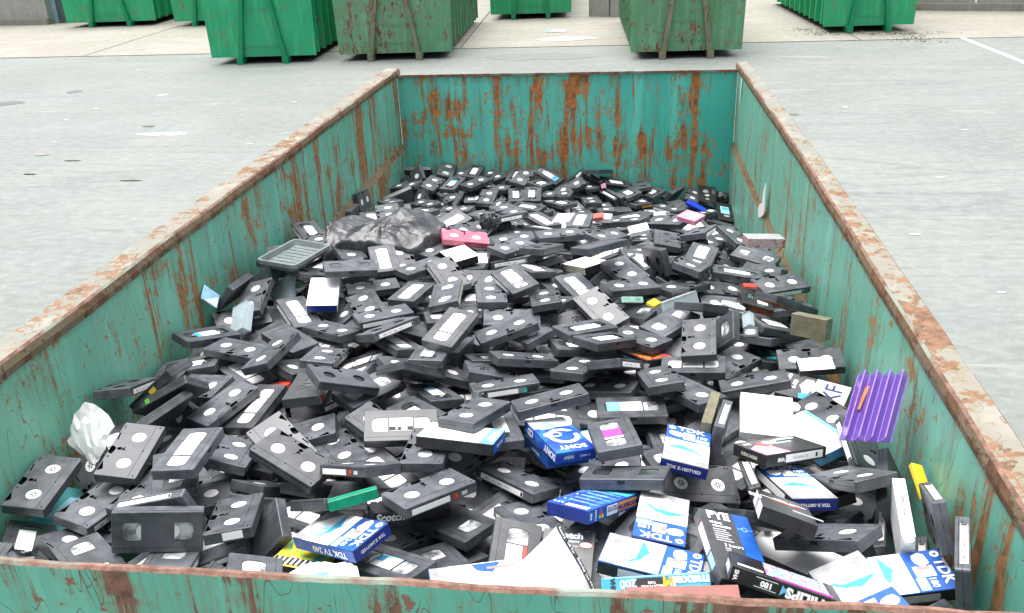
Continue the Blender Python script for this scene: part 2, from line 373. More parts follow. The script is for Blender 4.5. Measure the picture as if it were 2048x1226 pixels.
def build_art(par, a, dims, opts):
    w, h, t = dims; hw, hh = w / 2, h / 2
    if a in ('tdk180', 'tdk240', 'tdkF', 'tdkE'):
        num = {'tdk240': '240', 'tdk180': '180', 'tdkF': '180', 'tdkE': '180'}[a]
        if 'open' in opts:
            carton(par, dims, all6(M['blue'], xpos=M['boxblack']))
            art(par, dims, 'xpos', [(rc(-.055, .055, -.009, .007), M['greylab'], 1)])
        else: carton(par, dims, all6(M['boxblack'], top=M['blue'], yneg=M['dblue'], ypos=M['dblue'], xpos=M['blue'], xneg=M['boxblack']))
        tdk_face(par, dims, num, M['blue'], hash(a) % 7 + len(opts) if False else {'tdk180': 2, 'tdk240': 5, 'tdkF': 8, 'tdkE': 11}[a])
        if a == 'tdk240':
            text(par, dims, 'xpos', 'TDK TV 240', .02, 0, .020, Wt, 180, 1, .0006); text(par, dims, 'ypos', 'TDK E-240TVED', 0, 0, .010, Wt, 180)
        if a == 'tdkF': text(par, dims, 'yneg', 'TDK E-180TVED', 0, 0, .011, Wt, 0, 1, .0003)
        if a == 'tdkE':
            text(par, dims, 'yneg', 'TDK E-180TVED', 0, 0, .010, Wt, 180, 1, .0003)
            art(par, dims, 'xneg', [(rc(-.088, .062, -.009, .009), M['label'], 1)], 'spine_label')
    elif a == 'tdkside':
        carton(par, dims, all6(M['blue']))
        art(par, dims, 'top', [(rc(-hw + .001, hw - .001, -hh + .001, hh - .001), M['swirl'], 1), (rc(-hw + .001, -.06, .01, hh - .001), M['lightgrey'], 2), ([(-.01, .05), (.05, .05), (.03, .02), (.0, .03)], M['blue'], 2), (rc(.02, .08, .03, .038), M['taupe'], 3), (rc(-.06, -.01, .01, .04), Wt, 2)])
        text(par, dims, 'top', 'VHS', -.08, .03, .010, M['cream'], -60)
    elif a in ('sonywhite',):
        carton(par, dims, all6(M['boxblack'], top=Wt, xpos=M['blue']))
        art(par, dims, 'top', [(rc(-hw + .001, hw - .001, -hh + .001, hh - .001), M['swirl'], 1), (rc(hw - .035, hw - .001, -hh + .001, hh - .001), M['sky'], 2), (blob(.0, .01, .05, .02, 4), Wt, 2), (blob(-.01, .035, .012, .01, 3), M['sky'], 3)])
        text(par, dims, 'top', 'SONY', hw - .016, 0, .026, Wt, -90, 1, .001); text(par, dims, 'xpos', 'SONY 8-180', 0, 0, .009, Wt, 180)
    elif a == 'sony':
        carton(par, dims, all6(M['bluefade'], yneg=M['sky']))
        art(par, dims, 'top', [(rc(-hw + .001, hw - .001, -hh + .001, -.04), M['swirl'], 1), (circle(-.004, .012, .040, 28), Wt, 2), (circle(-.004, .012, .028, 28), M['blue'], 3), (rc(-.050, -.018, -.008, .006), M['bluefade'], 4), (blob(.02, -.05, .03, .02, 2), M['mint'], 2)])
        text(par, dims, 'top', 'SONY', 0, hh - .022, .027, Wt, 0, 1, .0008); text(par, dims, 'top', 'CD', .02, .0, .034, Wt, 0, 1, .0008)
        text(par, dims, 'xpos', 'SONY', .06, 0, .024, Wt, 180, 1, .0008); text(par, dims, 'xpos', 'CD', -.055, 0, .024, Wt, 180, 1, .0008); text(par, dims, 'ypos', 'SONY', -.02, 0, .010, Wt, 180, 1, .0002); text(par, dims, 'ypos', 'E-180CD', .022, 0, .007, Wt, 180)
    elif a == 'blue2':
        carton(par, dims, all6(M['blue'])); text(par, dims, 'xpos', 'SONY E-180CDF', .0, 0, .009, Wt, 180, 1, .0002)
    elif a == 'blockbuster':
        carton(par, dims, all6(M['dblue'], top=M['bluefade'], xpos=M['blue']))
        it = [(rc(-hw + .001, hw - .001, .05, hh - .001), M['cyan'], 0)]
        for k in range(6):
            y = .06 - .022 * k; it += [(rc(-.030, .044, y, y + .0016), M['ltblue'], 1), (rc(-.030, .02, y + .004, y + .0055), M['ltblue'], 1), (circle(-.04, y + .002, .003, 8), Wt if k % 2 else M['red'], 1)]
        it += [(rc(-.012, .044, -.088, -.074), Wt, 2)] + [(circle(-.044 + .010 * k, -.078, .003, 8), Wt, 2) for k in range(3)]
        art(par, dims, 'top', it)
        art(par, dims, 'xpos', [(rc(.015, .088, -.009, .009), M['orange'], 1), (rc(-.028, .010, -.010, .010), Wt, 1), ([(-.058, -.009), (-.040, -.009), (-.049, .010)], M['red'], 1), ([(-.058, -.009), (-.049, -.009), (-.0535, .0)], M['lime'], 2), ([(-.049, -.009), (-.040, -.009), (-.0445, .0)], M['yellow'], 2)])
        text(par, dims, 'xpos', 'BLOCKBUSTER', .0515, 0, .0118, M['dblue'], 180, .95, .0004); text(par, dims, 'xpos', 'HIGH GRADE\nVIDEO TAPE', -.009, .003, .006, M['dblue'], 180)
        text(par, dims, 'xpos', '3 hours', -.070, 0, .007, Wt, 90, 1, .0003); text(par, dims, 'xpos', 'VHS', -.086, 0, .008, Wt, 90, 1, .0003)
    elif a == 'scotch':
        carton(par, dims, all6(M['boxgrey'])); b = hh
        it = [(rc(-.030, .032, b - .090 - .0075 * k, b - .0885 - .0075 * k), Wt, 1) for k in range(12)]
        it += [(circle(.040, b - .034, .0005, 4), Wt, 1), ([(x * 1.9 + .036, y) for x, y in circle(0, b - .036, .0075, 16)], M['red'], 1), ([(x * 1.9 + .036, y) for x, y in circle(0, b - .036, .0062, 16)], Wt, 2),
               ([(x * 1.3 - .002, y) for x, y in circle(0, b - .098, .0135, 20)], M['pinkp'], 3), ([(x * 1.3 - .002, y) for x, y in circle(0, b - .092, .008, 14)], M['cream'], 4), ([(x * 1.6 + .008, y) for x, y in circle(0, b - .109, .004, 12)], M['cyan'], 4),
               (rc(-.026, .030, b - .0275, b - .0265), M['cyan'], 1), (rc(-.026, -.012, b - .041, b - .0402), Wt, 1), (rc(.010, .022, b - .041, b - .0402), Wt, 1)]
        art(par, dims, 'top', it)
        text(par, dims, 'top', 'Scotch', -.002, b - .016, .020, Wt, 0, 1.15, .0010); text(par, dims, 'top', 'VIDEOCASSETTE', .0, b - .031, .006, Wt, 0, 1, .0001)
        text(par, dims, 'top', 'EG+', .0, b - .040, .009, Wt, 0, 1, .0003); text(par, dims, 'top', 'E 210', .0, b - .054, .013, Wt, 0, 1, .0005)
    elif a == 'scotchblack':
        carton(par, dims, all6(M['boxblack']))
        text(par, dims, 'top', 'Scotch', hw - .035, .0, .030, Wt, 0, 1.1, .0018); text(par, dims, 'top', 'Scotch', hw - .08, .02, .022, Wt, 90, 1, .001); text(par, dims, 'ypos', 'Scotch', -.055, 0, .026, Wt, 0, 1, .001)
        text(par, dims, 'xpos', 'Scotch', 0, 0, .016, Wt, 0, 1, .0008); text(par, dims, 'xneg', 'Scotch', 0, 0, .016, Wt, 0, 1, .0008)
    elif a == 'maxell':
        carton(par, dims, all6(M['cyan'], ypos=M['sky'], yneg=M['sky']))
        art(par, dims, 'top', [(rc(-.02, .035, -.008, .008), Ink, 1), (rc(-.025, .075, .010, .0115), Wt, 1), (rc(-.09, .09, -.0118, -.0095), M['ltblue'], 1)])
        text(par, dims, 'top', 'maxell', -.058, .0, .023, Wt, 0, 1.15, .0008); text(par, dims, 'top', 'M', -.022, .0, .024, M['yellow'], 0, 1, .001)
        text(par, dims, 'top', 'MEGA POWER\nTAPE', .006, .003, .0060, Wt, 0, 1, .0002); text(par, dims, 'top', '200', .047, 0, .021, Wt, 0, .95, .0006); text(par, dims, 'top', 'VHS', .074, 0, .012, Ink, 90, 1, .0005)
    elif a == 'pye':
        carton(par, dims, all6(M['boxgrey'])); b = hh
        it = [(rc(.017, hw - .001, -b + .001, b - .001), M['blue'], 1)] + [(rc(-.036, -.008 + .004 * (k % 3), b - .055 - .0062 * k, b - .0535 - .0062 * k), Wt, 1) for k in range(6)]
        it += [(rc(-.018, .016, -b + .050, -b + .064), Wt, 1), (circle(.034, b - .042, .006, 12), M['ltblue'], 2), (circle(.034, b - .042, .0045, 12), M['blue'], 3), (rc(.019, .051, b - .0425, b - .0415), M['ltblue'], 2)]
        art(par, dims, 'top', it)
        text(par, dims, 'top', 'PYE', -.016, b - .016, .030, Wt, 0, 1, .0012); text(par, dims, 'top', 'video', -.026, b - .037, .010, Wt, 0, 1.2, .0004); text(par, dims, 'top', 'cassette', -.016, b - .046, .010, Wt, 0, 1.2, .0004)
        text(par, dims, 'top', '3 hours', -.004, b - .098, .013, Wt); text(par, dims, 'top', 'E180\nVHS', -.018, b - .110, .006, Wt)
        art(par, dims, 'xneg', [(rc(-.075, -.069, -.004, .004), M['red'], 1), (rc(-.060, .015, -.009, .009), M['label'], 1), (rc(.02, .055, -.008, .008), M['ltblue'], 1)], 'spine_label')
    elif a == 'philips':
        carton(par, dims, all6(M['boxblack']))
        art(par, dims, 'top', [(rc(-.075, .035, -.045, .040), M['city'], 1), (rc(-.08, .02, .036, .046), M['magenta'], 2), (rc(.04, .085, .026, .036), Wt, 2)])
        text(par, dims, 'ypos', 'PHILIPS', .040, 0, .024, Wt, 180, 1, .0012); text(par, dims, 'ypos', '180', -.032, 0, .014, Wt, 180, 1, .0006); text(par, dims, 'ypos', 'VHS', -.085, 0, .010, Wt, 90, 1, .0004)
        art(par, dims, 'ypos', [(rc(-.052, -.014, .0078, .0086), Wt, 1), (rc(-.052, -.014, -.0086, -.0078), Wt, 1), ([(-.008, -.01), (.0, -.002), (.008, -.009), (.004, .01), (.0, .003), (-.006, .009)], M['sky'], 1)])
        text(par, dims, 'xpos', 'PHILIPS', 0, 0, .020, Wt, 180, 1, .001); text(par, dims, 'xneg', 'PHILIPS', 0, 0, .020, Wt, 180, 1, .001)
    elif a == 'memorex':
        carton(par, dims, all6(M['boxblack']))
        # seen with the flap side near: the fan opens to the left front corner
        art(par, dims, 'top', [([(.015, .05), (.092, .05), (.092, .0), (.060, -.02), (.03, -.01)], M['pinkp'], 1), ([(.04, .05), (.06, .05), (.03, -.01), (.025, -.005)], Wt, 2), (blob(.03, -.02, .022, .018, 6), M['red'], 2), (blob(.01, -.025, .022, .012, 9), Wt, 3),
            (rc(-.05, .0, -.02, -.012), M['ltblue'], 1)])
        text(par, dims, 'top', 'MEMOREX', -.045, -.035, .013, Wt, 0, 1, .0006); text(par, dims, 'top', 'HS', .075, -.03, .016, Wt, 180, 1, .0008)
        text(par, dims, 'xpos', 'MEMOREX', 0, 0, .011, M['cream'], 180, 1, .0003)
        art(par, dims, 'ypos', [(rc(-.035, .083, -.009, .009), M['label'], 1), (rc(.060, .066, -.005, .005), Ink, 2)], 'spine_label'); text(par, dims, 'ypos', 'VHS', -.050, 0, .012, Wt, 180, 1, .0006); text(par, dims, 'ypos', 'TAVARIA 10', .01, 0, .009, M['greylab'])
    elif a == 'konica':
        carton(par, dims, all6(M['boxgrey'], yneg=M['lightgrey'], xpos=M['boxblack']))
        b = hh
        art(par, dims, 'top', [(rc(-hw + .001, hw - .001, -b + .001, -b + .095), Wt, 1), (blob(.01, .018, .035, .02, 3), Wt, 2), ([(-hw + .001, .0), (-.02, .0), (-.03, .035), (-hw + .001, .028)], M['cyan'], 3)])
        text(par, dims, 'top', 'Konica', .018, b - .018, .020, Wt, 0, 1, .0008); text(par, dims, 'top', 'E-180', .005, b - .042, .017, Wt, 0, 1, .0006); text(par, dims, 'top', 'XF', .0, -b + .040, .070, M['dblue'], 0, 1.05, .0004)
    elif a == 'greybox':
        carton(par, dims, all6(M['boxgrey'], xpos=M['label'])); text(par, dims, 'top', 'VHS', .0, .01, .055, M['grey'], 90, 1, .001)
        art(par, dims, 'xpos', [([(-.09, -.012), (-.02, -.012), (-.09, .012)], M['red'], 1)])
    elif a == 'colorblack':
        carton(par, dims, all6(M['boxblack'])); art(par, dims, 'top', [(rc(-.085, .01, -.045, .045), M['colors'], 1), (rc(.03, .075, -.02, .025), M['lightgrey'], 1), (rc(.04, .065, -.012, .012), Ink, 2)])
        art(par, dims, 'ypos', [(rc(-.04, .05, -.003, .004), M['ltblue'], 1)]); art(par, dims, 'yneg', [(rc(-.04, .05, -.003, .004), M['ltblue'], 1)])
    elif a == 'tealprint':
        carton(par, dims, all6(M['boxblack'])); art(par, dims, 'top', [(rc(-.045, .03, .02, .08), M['teal'], 1), (rc(-.03, .02, -.05, -.01), M['teal'], 1), (rc(-.035, .0, .03, .07), M['boxblack'], 2)]); text(par, dims, 'top', 'MAXTOR', -.0, .045, .016, M['mint'], 90, 1, .0008)
    elif a == 'tealtext':
        carton(par, dims, all6(M['boxblack'])); art(par, dims, 'top', [(rc(.0, .035, -.06, .02), Wt, 1)]); text(par, dims, 'top', 'IT+', -.02, -.01, .026, M['mint'], 90, 1, .0006); text(par, dims, 'top', 'Tape', .01, -.075, .014, M['mint'])
    elif a == 'blackbox':
        carton(par, dims, all6(M['boxblack'])); art(par, dims, 'top', [(rc(-.012, .045, -.045, -.005) if False else rc(.03, .075, .0, .04), Wt, 1), (rc(-.08, -.04, .03, .045), M['taupe'], 1), (rc(.0, .02, -.03, -.026), M['lightgrey'], 1), (rc(.0, .02, -.02, -.016), M['lightgrey'], 1)])
    elif a == 'blackprint':
        carton(par, dims, all6(M['boxblack'], xpos=M['label'], xneg=M['label'])); art(par, dims, 'top', [(rc(.01, .07, -.035, -.02), M['greylab'], 1), (rc(-.05, .02, .03, .034), Wt, 1), (rc(-.075, -.05, -.01, .02), Wt, 1), (rc(-.03, .03, .015, .022), M['red'], 1)])
        text(par, dims, 'top', 'video tape', .01, .038, .012, Wt, 180, 1.3, .0006)
        art(par, dims, 'xpos', [(rc(-.03 + .012 * k, -.026 + .012 * k, -.004, .004), Ink, 1) for k in range(5)])
    elif a == 'blackfig':
        carton(par, dims, all6(M['boxblack'])); art(par, dims, 'top', [(blob(-.01, .03, .018, .022, 3, 9), M['lightgrey'], 1), (blob(-.0, -.02, .014, .014, 5, 9), M['greylab'], 1), (blob(-.0, -.065, .012, .008, 5, 9), M['greylab'], 1), (rc(.028, .048, .0, .06), M['grey'], 1)])
    elif a == 'cyanlabel':
        carton(par, dims, all6(M['boxblack'])); art(par, dims, 'top', [(rc(-.028, .025, -.02, .055), M['ltblue'], 1), (rc(-.02, .02, .02, .045), M['cyan'], 2), (rc(-.01, .02, -.05, -.035), M['greylab'], 1)])
    elif a == 'rainbow':
        carton(par, dims, all6(M['rainbow'], ypos=M['boxblack'], xneg=M['boxblack'])); art(par, dims, 'ypos', [(rc(-.08 + .018 * k, -.07 + .018 * k, -.01, .01), Wt, 1) for k in range(8)]); art(par, dims, 'top', [(rc(-.09, -.06, -.04, .05), Ink, 1)] + [(rc(-.088, -.062, -.035 + .012 * k, -.03 + .012 * k), Wt, 2) for k in range(7)])
    elif a == 'teal':
        carton(par, dims, all6(M['tealclear'])); art(par, dims, 'top', [(rc(-.06, .05, -.045, .02), M['ltblue'], 1), (rc(-.085, -.05, .0, .045), M['teal'], 1)] + [(circle(-.03 + .012 * (k % 5), -.03 + .012 * (k // 5), .0025, 6), M['taupe'], 2) for k in range(15)])
    elif a == 'cyanwhite':
        carton(par, dims, all6(M['sky'], top=Wt)); m = min(hw, hh)
        art(par, dims, 'top', [(rc(-hw + .001, hw - .001, hh - .012, hh - .001), M['sky'], 1), (rc(-hw + .001, -hw + .02, -hh + .001, hh - .012), M['swirl'], 1)])
    elif a == 'whiteblueend':
        carton(par, dims, all6(Wt, yneg=M['dblue']))
    elif a == 'whitetop':
        carton(par, dims, all6(M['boxblack'], top=Wt, ypos=M['cream'] if hw > hh else M['boxblack'], xneg=M['boxblack'])); 
    elif a == 'whitecard':
        carton(par, dims, all6(M['boxblack'], top=Wt)); 
        if w > .15 and 'dash' in opts:
            art(par, dims, 'top', [(rc(-.08 + .025 * k, -.065 + .025 * k, .046, .0475), Ink, 1) for k in range(7)]); text(par, dims, 'top', 'ETR', -.085, .01, .018, Ink, 90, 1, .0008)
    elif a == 'whitebox':
        carton(par, dims, all6(Wt, xneg=M['label'])); art(par, dims, 'top', [(rc(-hw + .002, hw - .002, -hh + .002, hh - .002), Wt, 0)]); bm = plate([circle(hw + .004, .035, .014, 14)], t - .002, t); put('flap', mesh('flap', bm, [Wt]), par)
    elif a == 'scribble':
        carton(par, dims, all6(M['boxblack'], top=Wt)); text(par, dims, 'top', '7 1 5', .01, .012, .016, M['grey'])
    elif a == 'smallblack':
        carton(par, dims, all6(M['black'])); art(par, dims, 'top', [(rrect(.034, .018, .006), M['pane'], 1), (rrect(.022, .014, .004), M['label'], 2)])
    elif a == 'khakibox':
        carton(par, dims, all6(M['khaki'])); art(par, dims, 'top', [(rc(-.02, -.019, -.025, .02), M['taupe'], 1), (rc(.02, .021, -.025, .02), M['taupe'], 1), (rc(-.02, .021, .019, .02), M['taupe'], 1)])
    elif a == 'pattern':
        carton(par, dims, all6(M['pattern'], top=M['lightgrey'])); art(par, dims, 'ypos', [(rc(.062, .068, -.015, .015), M['red'], 1)])
    elif a == 'blueplastic': carton(par, dims, all6(M['bblue']))
    elif a == 'pinkcase': carton(par, dims, all6(M['pinkp'])); art(par, dims, 'top', [(rc(.0, hw - .004, -hh * .5, hh * .5), M['greylab'], 1)])
    elif a == 'redbrown': carton(par, dims, all6(M['redbrown']))
    elif a == 'mintlabel': carton(par, dims, all6(M['mint'])); text(par, dims, 'top', 'VHS', .02, 0, .012, M['teal'])
    elif a == 'paper': carton(par, dims, all6(M['paper']))
    elif a in ('red', 'yellow'): carton(par, dims, all6(M[a]))
    elif a == 'bluecard':
        carton(par, dims, all6(M['ltblue'])); art(par, dims, 'top', [([(-hw + .003, -hh + .003), (hw - .012, -hh + .003), (-hw + .003, hh - .012)], Wt, 1)])
    elif a in ('clearcase', 'brokencase', 'frame'):
        bm = bmesh.new(); e = .003 if a != 'frame' else .0035
        for x0, x1, y0, y1 in ((-hw, hw, -hh, -hh + e), (-hw, hw, hh - e, hh), (-hw, -hw + e, -hh + e, hh - e), (hw - e, hw, -hh + e, hh - e)): box(bm, x0, x1, y0, y1, 0, t)
        put('frame', mesh('frame', bm, [M['clear'] if a != 'frame' else M['ltgreyrim']]), par)
        bm = bmesh.new(); box(bm, -hw + e, hw - e, -hh + e, hh - e, t - .002, t - .001)
        if a != 'frame': box(bm, -hw + e, hw - e, -hh + e, hh - e, .0, .0012); box(bm, -.001, .001, -hh + e, hh - e, .0015, t - .0022)
        put('lid', mesh('lid', bm, [M['clear']]), par)
        if a != 'frame':
            bm = plate([rc(-hw * .8, hw * .4, -hh * .8, hh * .75)], .002, .0028); put('inlay', mesh('inlay', bm, [M['paper']]), par)
    elif a == 'whitefan':
        for k in range(4):
            pts = [(hw * math.cos(q) * (1 - .05 * k), hh * math.sin(q)) for q in [2 * math.pi * i / 20 for i in range(20)]]
            bm = plate([pts], .006 * k, .006 * k + .0025, mi=0); put('leaf', mesh('leaf', bm, [M['paper'] if k % 2 else M['clear']]), par)
    elif a == 'green': carton(par, dims, all6(M['green']))
    elif a == 'khaki': carton(par, dims, all6(M['khaki']))
    elif a == 'yellowE': carton(par, dims, all6(M['yellow']))
    elif a == 'whitehand':
        carton(par, dims, all6(Wt)); text(par, dims, 'top', 'Stories / Houses', .0, 0, .013, M['grey'], 0, .8); text(par, dims, 'yneg', 'PLANET 2', -.02, .02, .012, M['grey'])
        bm = plate([circle(-hw - .006, .0, .010, 10)], t - .01, t - .002); put('end_tab', mesh('end_tab', bm, [Wt]), par)
M['ltgreyrim'] = flat('pale_clear_rim', (.55, .6, .62), .2)
# ------------------------------------------------------------------ special things of the heap
def crumple(w, h, t, seed, mat, n=14, fold=1.0, name='sheet', droop=.6):
    bm = bmesh.new(); g = {}
    off = Vector((seed * 7.1, seed * 3.3, 0))
    for j in range(n + 1):
        for i in range(n + 1):
            u, v = i / n * 2 - 1, j / n * 2 - 1
            d = max(abs(u), abs(v)); rr = math.hypot(u, v)
            s = (d / rr if rr > 1e-6 else 1); u2, v2 = u * (s * .35 + .65), v * (s * .35 + .65)
            p = Vector((u * 2.2, v * 2.2, 0)) + off
            a = noise.noise(p) * .25; b_ = noise.noise(p + Vector((9, 9, 9))) * .25
            rid = abs(noise.noise(p * 1.7)) + .5 * abs(noise.noise(p * 4.1))
            z = t * (max(0, 1 - rr ** 2.2) * droop + (1 - rid * 1.6) * .35 * fold)
            g[i, j] = bm.verts.new((w / 2 * (u2 + a * (1 - .3 * d)), h / 2 * (v2 + b_), max(-.01, z)))
    for j in range(n):
        for i in range(n):
            bm.faces.new((g[i, j], g[i + 1, j], g[i + 1, j + 1], g[i, j + 1]))
    return mesh(name, bm, [mat], False)
def bin_bag(par, w, h, t):
    """liner lying over the heap: taut pleats run out of a knot near the front edge"""
    bm = bmesh.new(); nr, na = 40, 150; rings = []
    kx, ky = .01, -h * .20
    def lump(x, y): return .05 * noise.noise(Vector((x * 5 + 3, y * 5, 9))) + .03 * noise.noise(Vector((x * 11, y * 11, 4)))
    for i in range(nr + 1):
        f = i / nr; ring = []
        for j in range(na):
            a = 2 * math.pi * j / na
            k = 1 + .16 * noise.noise(Vector((math.cos(a) * 2.2, math.sin(a) * 2.2, 3))) + .07 * noise.noise(Vector((math.cos(a) * 9, math.sin(a) * 9, 1)))
            sq = 1 / max(abs(math.cos(a)) ** 4 + abs(math.sin(a)) ** 4, .2) ** .25
            x = kx + (w * .5 * math.cos(a) * k * sq - kx) * f; y = ky + (h * .5 * math.sin(a) * k * sq - ky) * f
            q = math.hypot(x / (w * .56), y / (h * .56))
            base = t * (1.0 - .9 * q ** 3) + lump(x, y) * 1.0
            ph = noise.noise(Vector((math.cos(a) * 5.5, math.sin(a) * 5.5, f * .35)))
            pl = abs(ph) * 2.4; pleat = (.018 if math.sin(a) < .4 else .008) * (pl if pl < .6 else .6) * math.sin(math.pi * min(1, f * 1.05 + .05)) * (1.15 - .7 * f)
            cr = .006 * (1 - 2 * abs(noise.noise(Vector((x * 17, y * 17, 5))))) + .002 * noise.noise(Vector((x * 55, y * 55, 2)))
            z = base + pleat + cr - .045 * math.exp(-(f / .10) ** 2) - (.05 if i == nr else .015 if i == nr - 1 else 0)
            ring.append(bm.verts.new((x, y, z)))
        rings.append(ring)
    for a, b_ in zip(rings, rings[1:]):
        for j in range(na): bm.faces.new((a[j], a[(j + 1) % na], b_[(j + 1) % na], b_[j]))
    bmesh.ops.remove_doubles(bm, verts=bm.verts, dist=1e-5)
    return put('liner', mesh('liner', bm, [M['bag']], True), par)
def special(par, a, dims):
    w, h, t = dims
    if a == 'binbag': bin_bag(par, w, h, t)
    elif a == 'tray':
        M['tray'] = flat('grey_tray_plastic', (.17, .20, .20), .3, .1)
        bm = bmesh.new(); o = [rrect(w * s_, h * s2, .02, 5) for s_, s2 in ((.90, .86), (1, 1), (1, 1), (.93, .89), (.86, .8))]
        zs = (0, t * .55, t, t, t * .35); rg = [[bm.verts.new((x, y, z)) for x, y in p] for p, z in zip(o, zs)]
        bm.faces.new(list(reversed(rg[0])))
        for q, r_ in zip(rg, rg[1:]):
            for i in range(len(q)): bm.faces.new((q[i], q[(i + 1) % len(q)], r_[(i + 1) % len(q)], r_[i]))
        bm.faces.new(rg[-1]); put('tray_body', mesh('tray_body', bm, [M['tray']], False), par)
        for k in range(7):
            x = -w * .34 + k * w * .113; bm = bmesh.new(); box(bm, x - .004, x + .004, -h * .36, h * .36, t * .35, t * .35 + .002); put('rib', mesh('rib', bm, [M['tray']]), par)
    elif a == 'sheet':
        bm = bmesh.new(); n = 12
        g = [[bm.verts.new((w * (i / n - .5), h * (j / n - .5), .006 * math.sin(i / n * 3) + .003 * math.sin(j / n * 5))) for j in range(n + 1)] for i in range(n + 1)]
        for i in range(n):
            for j in range(n): bm.faces.new((g[i][j], g[i + 1][j], g[i + 1][j + 1], g[i][j + 1]))
        put('paper', mesh('paper', bm, [M['paper']], True), par)
        M['strip'] = M['boxgrey']
        bm = bmesh.new(); y0 = 0
        xs = [w / 2 - .014, w / 2 - .001]
        for j in range(10):
            ya, yb = h * (j / 10 - .5), h * ((j + 1) / 10 - .5)
            v = [bm.verts.new((x, y, .006 * math.sin((x / w + .5) * 3) + .003 * math.sin((y / h + .5) * 5) + .0008)) for x, y in ((xs[0], ya), (xs[1], ya), (xs[1], yb), (xs[0], yb))]
            bm.faces.new(v)
        put('printed_strip', mesh('printed_strip', bm, [M['strip']]), par)
        for k, s_ in enumerate(('Record', 'Let Your', 'Everyday', 'Live Wire')):
            y = .058 - .036 * k; o = text(par, (w, h, 0), 'top', s_, w / 2 - .0075, y, .0085, Wt, -90, 1, .0003); o.location.z = .006 * math.sin((.96) * 3) + .003 * math.sin((y / h + .5) * 5) + .0016
    elif a == 'crumple': put('paper', crumple(w * 1.25, h * 1.35, t * 1.3, 3, M['paper'], 7, 1.1, droop=.3), par)
    elif a == 'bagwhite': put('plastic_film', crumple(w * 1.25, h * 1.3, t * 1.2, 5, M['paper'], 12, 1.0), par); bm = plate([rc(.0, .03, -.035, .0)], t * .9, t * .9 + .001); put('printed_patch', mesh('printed_patch', bm, [M['sky']]), par)
    elif a == 'lump':
        me = crumple(w * 1.3, h * 1.3, t * 1.5, 8, M['bag'], 10, .8); put('plastic_film', me, par)
        bm = bmesh.new()
        pts = [(.0, -.02), (.01, -.045), (-.008, -.065), (-.03, -.085), (-.02, -.10)]
        for (x0, y0), (x1, y1) in zip(pts, pts[1:]):
            v = [bm.verts.new(q) for q in ((x0 - .006, y0, .012), (x0 + .006, y0, .018), (x1 + .006, y1, .014), (x1 - .006, y1, .008))]; bm.faces.new(v)
        put('ribbon', mesh('ribbon', bm, [M['bag']]), par)
    elif a == 'sack': put('plastic_film', crumple(w * 1.5, h * 1.6, t * 1.6, 6, M['bag'], 12, .35, droop=1.0), par)
    elif a == 'rack':
        # zig-zag slots of clear purple plastic; walls stand out of the plane, bright edges
        n = 4; st = w / n; bm = bmesh.new(); be = bmesh.new()
        box(bm, -w / 2, w / 2, -h / 2, h / 2, -.001, .0)
        for k in range(n):
            x0 = -w / 2 + st * k; x1 = x0 + st * .86
            # slanted wall from the back plane up to a ridge
            v = [bm.verts.new(q) for q in ((x0, -h / 2, 0), (x0, h / 2, 0), (x1, h / 2, t), (x1, -h / 2, t))]; bm.faces.new(v)
            v = [bm.verts.new(q) for q in ((x1, -h / 2, t), (x1, h / 2, t), (x1 + .002, h / 2, 0), (x1 + .002, -h / 2, 0))]; bm.faces.new(v)
            box(be, x1 - .0012, x1 + .0012, -h / 2, h / 2, t, t + .0015); box(be, x0 - .0006, x0 + .0006, -h / 2, h / 2, .0002, .0014)
            for ye in (h / 2, -h / 2):
                v = [be.verts.new(q) for q in ((x0, ye - .0012, .0), (x1, ye - .0012, t), (x1, ye + .0012, t), (x0, ye + .0012, .0))]; be.faces.new(v)
        put('slot_panel', mesh('slot_panel', bm, [M['purpleclear']]), par); put('edge_rib', mesh('edge_rib', be, [M['purpleedge']]), par)
        bm = plate([[(-.035, -.01), (-.028, -.012), (-.02, .055), (-.03, .05)]], .006, .008); put('torn_card', mesh('torn_card', bm, [flat('brown_card', (.40, .17, .06), .7)]), par)
